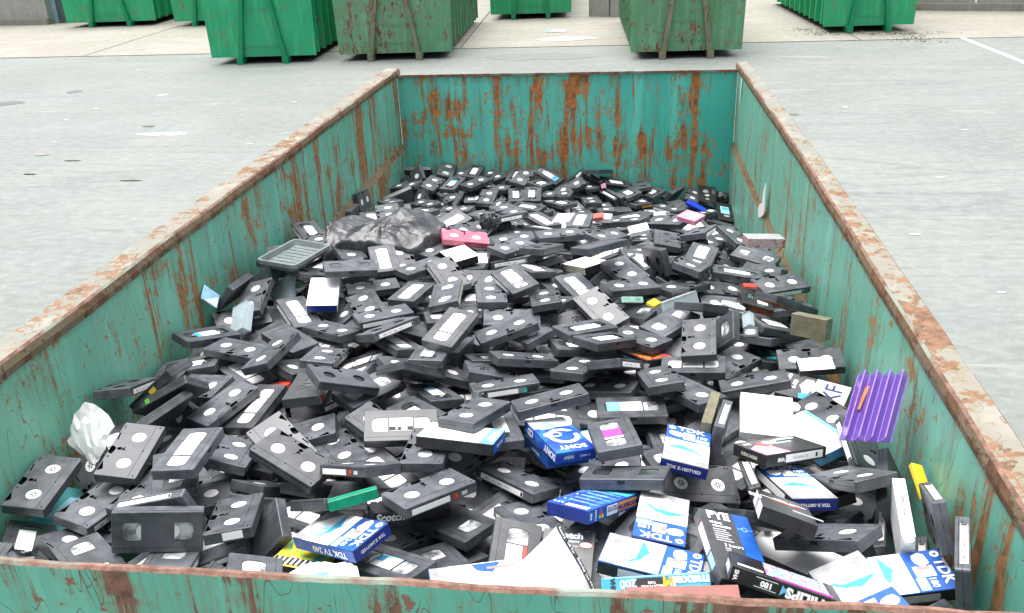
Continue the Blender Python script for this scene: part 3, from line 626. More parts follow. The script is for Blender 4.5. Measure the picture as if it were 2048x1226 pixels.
# ------------------------------------------------------------------ the skip (our container)
H0 = 1.9
IW, IL = 2.0930, 4.5230
def paint(name, base, base2, rust_amt=.5, streak=True, world=True, fine=1.0, edge=None, cream=.5, zs=1.0, rustcol=(.30, .10, .035), seed=0.0, spot=.12):
    n = N(name); g = n.pos((1, 1, 1), loc=(seed, seed * 1.7, 0))
    big = n.noise(g, .9, 3, .5); mid = n.noise(g, 4.5, 4, .6, .6)
    st = n.noise(n.pos((17, 17, 1.7 * zs), loc=(seed, 0, 0)), 1.0, 6, .68, .7)
    st2 = n.noise(n.pos((5.5, 5.5, .42), loc=(seed + 4, 0, 2)), 1.0, 5, .6, .6)
    fl = n.noise(g, 34 * fine, 5, .65)
    a = n.math('ADD', n.math('MULTIPLY', st2, .42), n.math('MULTIPLY', st, .74)); a = n.math('ADD', a, n.math('MULTIPLY', big, .22)); a = n.math('ADD', a, n.math('MULTIPLY', fl, .20)); a = n.math('ADD', a, n.math('MULTIPLY', n.math('SUBTRACT', mid, .5), .34))
    th = .98 - .26 * rust_amt
    rust = n.ramp(a, th, th + .035)
    spots = n.ramp(n.math('ADD', fl, n.math('MULTIPLY', mid, .55)), .94 - spot * rust_amt, .965 - spot * rust_amt)
    # thin scratches: crossings of stretched noise
    sc = n.noise(n.pos((26, 26, 3.5), rot=(.35, .25, 0), loc=(seed, 3, 1)), 1.0, 2, .5, .35); scr = n.ramp(n.math('ABSOLUTE', n.math('SUBTRACT', sc, .5)), .008, .0, 0, 1)
    scr = n.math('MULTIPLY', scr, n.ramp(mid, .46, .58))
    sc2 = n.noise(n.pos((16, 16, 3), rot=(-.6, -.4, 0), loc=(seed, 8, 1)), 1.0, 1, .5, .12); scr2 = n.ramp(n.math('ABSOLUTE', n.math('SUBTRACT', sc2, .5)), .005, .0, 0, 1)
    cols = n.mix(n.ramp(big, .35, .65), base, base2)
    cols = n.mix(n.ramp(n.noise(n.pos((9, 9, 1.2)), 1.0, 4), .45, .75, 0, .45), cols, tuple(min(1, c * 1.5 + .05) for c in base2))
    halo = n.ramp(a, th - .08, th + .02, 0, .55)
    cols = n.mix(halo, cols, (.22, .20, .11))
    cr = n.math('MULTIPLY', n.ramp(n.noise(n.pos((22, 22, 3.0), loc=(seed + 9, 0, 5)), 1.0, 4, .7), .66, .70), cream)
    cols = n.mix(cr, cols, (.55, .52, .42))
    rc_ = n.mix(n.ramp(fl, .35, .65), tuple(c * .5 for c in rustcol), tuple(min(1, c * 1.15) for c in rustcol))
    m_ = n.math('MAXIMUM', n.math('MAXIMUM', rust, spots), n.math('MAXIMUM', scr, n.math('MULTIPLY', scr2, .8)))
    n.set(n.mix(m_, cols, rc_), n.ramp(m_, 0, 1, .42, .85))
    n.bump(n.math('SUBTRACT', n.math('MULTIPLY', fl, .3), m_), .35, .004)
    return n.m
M['wall'] = paint('turquoise_paint_rusting_side', (.17, .46, .33), (.13, .46, .36), .53, cream=.7, rustcol=(.33, .16, .06), seed=0, zs=.8, spot=.09)
M['wallR'] = paint('turquoise_paint_rusting_right_side', (.18, .47, .35), (.15, .47, .38), .46, cream=.8, rustcol=(.33, .17, .07), seed=5, zs=.8, spot=.09)
M['wallF'] = paint('turquoise_paint_rusting_end', (.06, .52, .42), (.13, .58, .47), .54, zs=1.1, cream=.7, rustcol=(.50, .19, .06), seed=27, spot=.10)
M['wallN'] = paint('turquoise_paint_near_end', (.11, .44, .32), (.13, .46, .35), .62, zs=.6, cream=.25, rustcol=(.23, .12, .08), seed=13, spot=.03)
M['rim'] = paint('rim_paint_worn', (.20, .205, .175), (.235, .22, .185), .60, zs=12, fine=1.2, cream=.15, rustcol=(.21, .115, .065), seed=2)
M['rimin'] = paint('rim_inner_rust', (.17, .14, .085), (.17, .11, .06), .70, zs=12, cream=.15, rustcol=(.17, .085, .04), seed=3)
def rustsolid():
    n = N('bare_rust'); g = n.pos(); f = n.noise(g, 30, 6, .7); k = n.noise(g, 6, 3)
    c = n.mix(n.ramp(f, .3, .7), (.11, .055, .04), (.30, .17, .13)); n.bump(f, .8, .006)
    return n.set(n.mix(n.ramp(k, .5, .62), c, (.24, .28, .23)), .9)
M['rust'] = rustsolid()
def wob(x, s, a): return a * noise.noise(Vector((x * s, 3.1, 7.7)))
skip = put('waste_container', None, None, (0, 0, 0)); skip['label'] = 'open-topped turquoise steel skip, rusty and dented, heaped with video cassettes'; skip['category'] = 'waste container'
def wall_strip(name, prof, y0, y1, n, mat, side, mats=None):
    """extrude a closed profile (list of (offset outwards, z)) along y with a slight bow and dents"""
    bm = bmesh.new(); rg = []
    for k in range(n + 1):
        y = y0 + (y1 - y0) * k / n; f = (y - y0) / (y1 - y0)
        bow = .02 * math.sin(math.pi * min(1, max(0, f))) * (1 if side > 0 else .15)
        rg.append([bm.verts.new(((-o - bow if side < 0 else IW + o + bow) + wob(y + side, 2.2, .004), y, H0 + z + wob(y + 9 * side, 3.0, .005))) for o, z in prof])
    m_ = len(prof)
    for a, b in zip(rg, rg[1:]):
        for i in range(m_):
            f = bm.faces.new((a[i], a[(i + 1) % m_], b[(i + 1) % m_], b[i]))
            if mats: f.material_index = mats[i]
    bm.faces.new(rg[0]); bm.faces.new(list(reversed(rg[-1]))); bmesh.ops.recalc_face_normals(bm, faces=bm.faces)
    return mesh(name, bm, mat if isinstance(mat, list) else [mat])
ZL = -.425     # height of the inner fold
for sd, mt in ((-1, M['wall']), (1, M['wallR'])):
    prof = [(.0, .0), (.0, ZL), (-.017, ZL - .035), (-.017, -1.75), (.012, -1.75), (.012, .0)]
    o = put('side_wall', wall_strip('side_wall', prof, .012, IL, 40, [mt, M['rimin']], sd, [0, 1, 0, 0, 0, 0]), skip)
    rw = .086 if sd < 0 else .068
    rim = [(-.004, .001), (-.007, .020), (-.003, .038), (.003, .044), (rw - .006, .044), (rw, .038), (rw, .000)]
    put('top_rail', wall_strip('top_rail', rim, -.01, IL + .08, 60, [M['rim'], M['rimin'], M['rust']], sd, [1, 1, 2, 0, 2, 0, 0]), skip)
    for k in range(11):
        y = .2 + k * .4; bm = bmesh.new(); x0, x1 = ((-.065, -.013) if sd < 0 else (IW + .034, IW + .062)); box(bm, x0, x1, y - .03, y + .03, .17, H0 - .01); put('side_rib', mesh('side_rib', bm, [M['wallN']]), skip)
# far end: thin plate with a folded top
bm = bmesh.new(); nx, nz = 40, 14; g = {}
for i in range(nx + 1):
    for j in range(nz + 1):
        x = -.0 + IW * i / nx; z = -1.7 * (1 - j / nz) + .0
        g[i, j] = bm.verts.new((x, IL + .006 * noise.noise(Vector((x * 1.3, z * 1.3, 2))) + .004, H0 + z))
for i in range(nx):
    for j in range(nz): bm.faces.new((g[i, j], g[i, j + 1], g[i + 1, j + 1], g[i + 1, j]))
for i in range(nx):
    a, b = g[i, nz], g[i + 1, nz]; c = bm.verts.new((b.co.x, IL + .05, H0 + .001)); d = bm.verts.new((a.co.x, IL + .05, H0 + .001)); f = bm.faces.new((a, d, c, b)); f.material_index = 1
put('end_wall', mesh('end_wall', bm, [M['wallF'], M['rim']]), skip)
bm = bmesh.new(); box(bm, .0, IW, IL - .006, IL + .006, H0 - .002, H0 + .012); put('end_lip', mesh('end_lip', bm, [M['rust']]), skip)
bm = bmesh.new(); box(bm, .0, IW, IL + .052, IL + .07, .15, H0 - .002); put('end_wall', mesh('outer_end_wall', bm, [M['wallN']]), skip)
# near end plate, seen from outside, ragged rusty top edge
bm = bmesh.new(); nx = 160; A = []; B = []; Cc = []; D = []
for i in range(nx + 1):
    x = -.1 + (IW + .2) * i / nx; e = wob(x, 5, .005) + wob(x, 30, .0022) + .004
    A.append(bm.verts.new((x, -.004, .15))); B.append(bm.verts.new((x, -.004, H0 - .005 + e))); Cc.append(bm.verts.new((x, .001, H0 + e))); D.append(bm.verts.new((x, .009, H0 - .001 + e)))
    A[-1].co.y = -.004
E_ = [bm.verts.new((v.co.x, .014, .15)) for v in A]
for i in range(nx):
    for k, (p, q) in enumerate(((A, B), (B, Cc), (Cc, D), (D, E_))):
        f = bm.faces.new((p[i], p[i + 1], q[i + 1], q[i])); f.material_index = 1 if k in (1, 2) else 0
put('near_end_wall', mesh('near_end_wall', bm, [M['wallN'], M['rust']]), skip)
bm = bmesh.new(); box(bm, 0, IW, 0.02, IL, .15, .20); put('floor_plate', mesh('floor_plate', bm, [M['dark']]), skip)  # floor coloured near-black so gaps in the heap read as shade
for x in (.5, IW - .5):
    bm = bmesh.new(); box(bm, x - .06, x + .06, .1, IL, .0, .148); put('runner', mesh('runner', bm, [M['rust']]), skip)
# pale torn paper stuck on the right wall, hanging cord
def torn(pts, x, name):
    bm = bmesh.new()
    for k, (a, b) in enumerate(zip(pts, pts[1:])):
        v = [bm.verts.new(q) for q in ((x, a[0] - a[2], H0 + a[1]), (x, a[0] + a[2], H0 + a[1] + .003), (x, b[0] + b[2], H0 + b[1] + .003), (x, b[0] - b[2], H0 + b[1]))]; bm.faces.new(v)
    return mesh(name, bm, [M['paper']])
put('paint_drip', torn([(3.72, -.13, .012), (3.73, -.20, .016), (3.74, -.28, .014), (3.75, -.36, .016), (3.79, -.40, .02), (3.84, -.43, .014)], IW + .010, 'paint_drip'), skip)
put('paint_drip', torn([(4.28, .0, .02), (4.30, -.04, .02), (4.31, -.10, .012), (4.30, -.16, .01)], IW - .002, 'paint_drip'), skip)
o = put('torn_paper', torn([(3.10, -.27, .010), (3.13, -.34, .035), (3.12, -.39, .05), (3.17, -.42, .075), (3.22, -.455, .06), (3.25, -.485, .02)], IW - .004, 'torn_paper'), None, label='torn strip of white paper stuck to the right skip wall above the fold', category='paper scrap')
# ------------------------------------------------------------------ yard
def groundmat(name, a, b, stain, scuff, wet=.5, seed=0):
    n = N(name); g = n.pos((1, 1, 1), loc=(seed, 0, 0))
    f1 = n.noise(g, .35, 4, .6, .5); f2 = n.noise(g, 60, 4, .7); f3 = n.noise(n.pos((.22, 1.1, 1), rot=(0, 0, .25), loc=(seed, 2, 0)), 1.0, 5, .62, .8)
    f4 = n.noise(n.pos((.5, 2.4, 1), rot=(0, 0, -.3)), 1.0, 4, .6, 1.0)
    c = n.mix(n.ramp(f1, .35, .65), a, b); c = n.mix(n.ramp(f2, .3, .7, 0, .35), c, tuple(x * .62 for x in a))
    c = n.mix(n.ramp(f3, .60, .74, 0, .75), c, scuff); c = n.mix(n.ramp(f4, .62, .75, 0, .4), c, stain)
    tr = n.noise(n.pos((.06, .9, 1), rot=(0, 0, .9)), 1.0, 2, .5, 1.4); c = n.mix(n.ramp(n.math('ABSOLUTE', n.math('SUBTRACT', tr, .5)), .02, .0, 0, .22), c, stain)
    for rz_, sc_, lo in ((.9, .06, .022), (-.6, .045, .016), (.2, .11, .012)):
        tr = n.noise(n.pos((sc_, sc_ * 7, 1), rot=(0, 0, rz_)), 1.0, 2, .5, 1.8); band = n.ramp(n.math('ABSOLUTE', n.math('SUBTRACT', tr, .5)), lo, .0, 0, .5)
        c = n.mix(n.math('MULTIPLY', band, n.ramp(f1, .4, .6)), c, stain)
    fg = n.noise(n.pos((7, 11, 1)), 1.0, 6, .72); c = n.mix(n.ramp(fg, .35, .75, .0, .5), c, tuple(min(1, x * 1.4) for x in b))
    cr_ = n.noise(n.pos((.5, .5, 1), loc=(3, 1, 0)), 1.0, 5, .62, .6); c = n.mix(n.ramp(n.math('ABSOLUTE', n.math('SUBTRACT', cr_, .5)), .0016, .0, 0, .5), c, stain)
    n.bump(f2, .25, .004); return n.set(c, n.ramp(f3, .3, .7, .55, .85))
M['asphalt'] = groundmat('pale_worn_asphalt', (.162, .182, .170), (.208, .225, .212), (.115, .132, .124), (.34, .34, .32))
M['concrete'] = groundmat('yard_concrete', (.235, .225, .19), (.30, .285, .255), (.13, .12, .085), (.45, .42, .40), seed=8)
M['joint'] = flat('dirty_joint', (.07, .07, .055), .9, .3)
bm = bmesh.new(); YB = 18.75
for x0, x1, y0, y1 in ((-150, 150, -120, YB),): v = [bm.verts.new(q) for q in ((x0, y0, 0), (x1, y0, 0), (x1, y1, 0), (x0, y1, 0))]; bm.faces.new(v)
put('yard_asphalt', mesh('yard_asphalt', bm, [M['asphalt']]), kind='structure')
apron = put('concrete_apron', None, kind='structure')
bm = bmesh.new(); v = [bm.verts.new(q) for q in ((-150, YB, -.012), (150, YB, -.012), (150, 250, -.012), (-150, 250, -.012))]; bm.faces.new(v); put('joint_bed', mesh('joint_bed', bm, [M['joint']]), apron)
edges = [-40, -26, -19, -11.0, -2.2, 6.2, 14.6, 24, 40]
for a, b in zip(edges, edges[1:]):
    for y0, y1 in ((YB + .06, 33), (33.03, 60)):
        bm = bmesh.new(); z = .006 + random.uniform(-.002, .002); sk = -.12
        v = [bm.verts.new(q) for q in ((a + .015 + 0, y0, z), (b - .015 + 0, y0, z), (b - .015 + sk * (y1 - y0) * .4, y1, z), (a + .015 + sk * (y1 - y0) * .4, y1, z))]
        w_ = [bm.verts.new((q.co.x, q.co.y, -.02)) for q in v]; bm.faces.new(v)
        for i in range(4): bm.faces.new((v[i], w_[i], w_[(i + 1) % 4], v[(i + 1) % 4]))
        put('concrete_slab', mesh('concrete_slab', bm, [M['concrete']]), apron)
def gpatch(name, x, y, rx, ry, mat, seed, z=.004, label=None, cat=None, kind=None, n=16):
    bm = bmesh.new(); rnd = random.Random(seed)
    pts = [(x + rx * (.7 + .5 * rnd.random()) * math.cos(2 * math.pi * i / n), y + ry * (.7 + .5 * rnd.random()) * math.sin(2 * math.pi * i / n)) for i in range(n)]
    plate([pts], z - .003, z, bm); o = put(name, mesh(name, bm, [mat]))
    if kind: o['kind'] = kind
    else: o['label'] = label; o['category'] = cat
    return o
M['oil'] = flat('dark_damp_stain', (.135, .15, .142), .4, .2)
M['damp'] = flat('faint_damp_stain', (.19, .20, .19), .5, .1)
M['dustw'] = flat('white_dust', (.46, .46, .45), .9, .15)
gpatch('damp_stain', -8.61, 14.45, 0.13, 0.16, M['oil'], 1, 0.004, kind='structure')
gpatch('damp_stain', -9.27, 13.48, 0.28, 0.20, M['oil'], 2, 0.004, kind='structure')
gpatch('damp_stain', -0.33, 17.50, 1.10, 0.50, M['damp'], 3, 0.004, kind='structure')
gpatch('dust_patch', -5.19, 11.10, 0.42, 0.12, M['dustw'], 4, 0.004, kind='structure')
gpatch('dust_patch', -6.69, 14.04, 0.10, 0.09, M['dustw'], 5, 0.004, kind='structure')
gpatch('dust_patch', 0.07, 19.91, 0.70, 0.35, M['dustw'], 6, 0.012, kind='structure')
gpatch('damp_stain', 3.73, 11.93, 0.12, 0.08, M['oil'], 7, 0.004, kind='structure')
bm = plate([[(8.13,18.82),(8.20,15.56),(8.32,15.56),(8.25,18.82)]], .001, .004); put('painted_line', mesh('painted_line', bm, [M['dustw']]), kind='structure')
# background containers
def bcont(x, y, rz, w, col, label, old=False, length=6.0, hgt=2.3, up=.14):
    r = put('roll_off_container', None, None, (x, y, 0), label=label, category='waste container', group='green containers parked along the yard edge'); r.rotation_euler.z = rz
    m, mr = M[col], (M['oldrust'] if old else M[col + 'bar'])
    bm = bmesh.new(); n = 8
    v = [bm.verts.new(q) for q in ((-w / 2, 0, up), (w / 2, 0, up), (w / 2 + .05, 0, hgt), (-w / 2 - .05, 0, hgt))]; u = [bm.verts.new((q.co.x, .03, q.co.z)) for q in v]
    bm.faces.new(list(v)); bm.faces.new(list(reversed(u)))
    for i in range(4): bm.faces.new((v[i], u[i], u[(i + 1) % 4], v[(i + 1) % 4]))
    put('front_plate', mesh('front_plate', bm, [m]), r)
    for z0 in (up + .20, up + .55 if old else up + .95):
        bm = bmesh.new(); box(bm, -w * .20, w * .22, -.012, -.001, z0, z0 + .02); put('cross_seam', mesh('cross_seam', bm, [m]), r)
    for s in (-1, 1):
        bm = bmesh.new(); xb, xt = s * w * .215, s * w * .06
        v = [bm.verts.new(q) for q in ((xb - .045, -.10, -.0), (xb + .045, -.10, 0), (xt + .035, -.10, hgt), (xt - .035, -.10, hgt))]; u = [bm.verts.new((q.co.x, -.015, q.co.z)) for q in v]
        bm.faces.new(v)
        for i in range(4): bm.faces.new((v[i], u[i], u[(i + 1) % 4], v[(i + 1) % 4]))
        put('a_frame_bar', mesh('a_frame_bar', bm, [mr]), r)
        bm = bmesh.new(); box(bm, xb - .06, xb + .06, -.14, .10, .001, .14); put('foot', mesh('foot', bm, [mr]), r)
        bm = bmesh.new(); box(bm, s * w * .215 - .05, s * w * .215 + .05, .12, length, .02, up); put('runner', mesh('runner', bm, [M['joint']]), r)
        bm = bmesh.new(); a, b = (w / 2 - .16, w / 2 - .12); box(bm, min(s * a, s * b), max(s * a, s * b), .035, length, up, hgt); put('side_panel', mesh('side_panel', bm, [m]), r)
        for k in range(int(length / .52)):
            yy = .30 + .52 * k; bm = bmesh.new(); a, b = w / 2 - .118, w / 2 - .01; box(bm, min(s * a, s * b), max(s * a, s * b), yy, yy + .05, up + .02, hgt - .02); put('side_rib', mesh('side_rib', bm, [m]), r)
    bm = bmesh.new(); box(bm, -w / 2 + .12, w / 2 - .12, .04, length, up - .0, up + .05); put('floor_plate', mesh('floor_plate', bm, [M['joint']]), r)
M['green'] = M['green']
M['gA'] = paint('fresh_green_container_paint', (.01, .35, .15), (.015, .39, .17), .12, cream=.05, zs=2, rustcol=(.22, .09, .06), seed=31)
M['gAbar'] = flat('fresh_green_bar', (.0, .27, .11), .5, .12)
M['gB'] = paint('faded_green_container_paint', (.075, .27, .13), (.11, .30, .17), .42, cream=.25, zs=3, rustcol=(.20, .08, .055), seed=41)
M['gBbar'] = flat('faded_green_bar', (.06, .16, .08), .6, .2)
M['oldrust'] = paint('rusty_bar_paint', (.13, .19, .11), (.20, .18, .12), .55, cream=.3, rustcol=(.17, .10, .06), seed=51)
bcont(-6.06, 17.30, 0.055, 2.22, 'gA', 'fresh green roll-off container, leftmost in the nearer row', False, 6.0, 2.3, 0.14)
bcont(-3.29, 17.41, 0.055, 2.33, 'gB', 'faded green roll-off container with rusty bars, left of the skip end', True, 6.0, 2.3, 0.14)
bcont(2.54, 16.95, 0.055, 2.11, 'gB', 'faded rusty green roll-off container standing behind the right skip corner', True, 6.0, 2.3, 0.14)
bcont(-13.42, 24.45, 0.055, 2.67, 'gA', 'bright green roll-off container furthest left, by the pale wall', False, 6.0, 2.3, 0.14)
bcont(-10.24, 24.12, 0.055, 2.10, 'gA', 'bright green roll-off container half hidden behind the leftmost nearer one', False, 6.0, 2.3, 0.14)
bcont(-1.15, 23.84, 0.055, 2.14, 'gA', 'bright green roll-off container in the gap at the back, centre', False, 6.0, 2.3, 0.14)
bcont(6.59, 19.96, 0.055, 1.91, 'gA', 'bright green roll-off container furthest right, weeds under it', False, 6.0, 2.3, 0.14)
# walls of the yard
M['pale'] = groundmat('pale_concrete_wall', (.30, .31, .28), (.36, .36, .33), (.20, .21, .19), (.45, .45, .43), seed=3)
M['bluepost'] = flat('pale_blue_painted_steel', (.30, .46, .50), .5, .12)
M['slate'] = flat('dark_slate_steel', (.08, .12, .13), .5, .15)
def ywall(x0, y0, x1, y1, hgt, label, npan, curb=True):
    r = put('concrete_wall', None, None, (x0, y0, 0), label=label, category='wall'); L = math.hypot(x1 - x0, y1 - y0); r.rotation_euler.z = math.atan2(y1 - y0, x1 - x0)
    for k in range(npan):
        bm = bmesh.new(); box(bm, L * k / npan + .02, L * (k + 1) / npan - .02, 0, .18, .18 if curb else .01, hgt); put('panel', mesh('panel', bm, [M['pale']]), r)
    if curb: bm = bmesh.new(); box(bm, 0, L, -.12, .2, .0, .178); put('footing', mesh('footing', bm, [M['concrete']]), r)
ywall(-22.29, 25.74, -15.97, 25.43, 2.6, 'pale concrete panel wall at the far left of the yard', 3)
r = put('steel_post', None, None, (-16.14, 25.70, 0), label='pale blue and slate steel post at the end of the left wall', category='post')
bm = bmesh.new(); box(bm, .02, .30, 0, .25, .01, 2.7); put('blue_face', mesh('blue_face', bm, [M['bluepost']]), r); bm = bmesh.new(); box(bm, .302, .62, .02, .5, .01, 2.7); put('slate_face', mesh('slate_face', bm, [M['slate']]), r)
ywall(0.36, 24.08, 1.50, 23.63, 2.6, 'short pale wall end between the two containers behind the skip', 2, False)
ywall(8.15, 23.84, 13.39, 22.25, 2.6, 'grey concrete wall at the right back of the yard', 3)
ywall(-30, 34, 30, 33, 3.2, 'long grey wall closing the yard behind the containers', 12)
# ------------------------------------------------------------------ the heap
def tape_parts(kind, opts, root):
    E = 'E' if kind == 'E' else ''
    if kind == 'B':
        put('shell', ME['Bp' if 'pink' in opts else 'B'], root)
        k = 'k' if 'k' in opts else ('h' if 'h' in opts else 'w')
        for i in (0, 1): put('hub', ME['hub' + k + str(i)], root)
    elif kind == 'E': put('shell', ME['E'], root)
    elif kind == 'N': put('shell', ME['N'], root)
    else:
        wk = {'T1': 'w', 'T0': 'p', 'TL': 'd', 'TD': 'D'}[kind]
        if 'lab2' in opts or 'bluetop' in opts or 'red' in opts or 'pink' in opts or ('cyan' in opts and kind == 'T1'): wk = 'p'
        put('shell', ME['T' if kind == 'T1' else 'Tx'], root)
        for i in (0, 1):
            if i and 'cyan' in opts and kind == 'T1' and 's' not in opts: continue
            put('window', ME['win' + wk + str(i)], root)
        if kind == 'T1': put('label', ME['labcyan' if 'cyan' in opts and 's' not in opts else 'labred' if 'red' in opts else 'labpink' if 'pink' in opts else 'labblue' if 'bluetop' in opts else 'labhalf' if 'lab2' in opts else random.choice(['lab', 'lab', 'labs'])], root)
        if kind == 'TL': put('label', ME['labLr' if 'red' in opts else 'labLc' if 'c' in opts else random.choice(['labL', 'labLs'])], root)
    sp = None
    if 's' in opts: sp = 'sp'
    if 's' in opts and 'cyan' in opts: sp = 'spc'
    if 'cream' in opts: sp = 'spcream'
    if 'yellow' in opts: sp = 'spy'
    if 'orange' in opts: sp = 'spor'
    if 's2' in opts: sp = 'sp2'
    if 's3' in opts: sp = 'sp3'
    if 'sb' in opts: sp = 'spb'
    if 'yel' in opts: sp = 'spyel'
    if 'grn' in opts: sp = 'spgrn'
    if sp: put('spine_label', ME[sp + E], root)
    if 's3' in opts: text(root, (L_, W_, T_), 'yneg', 'VHS', -.070, -.002, .010, Wt, 90, 1, .0004)
    if 'endlab' in opts: put('end_label', ME['endlab' if kind == 'B' else 'endlab2'], root)
    if 'zak' in opts: text(root, (L_, W_, T_), 'xpos', 'Zakum', .0, 0, .016, M['grey'], 180)
GRP = 'video cassettes heaped in the skip'
def place(o, loc, q): o.location = loc; o.rotation_mode = 'QUATERNION'; o.rotation_quaternion = Quaternion(q)
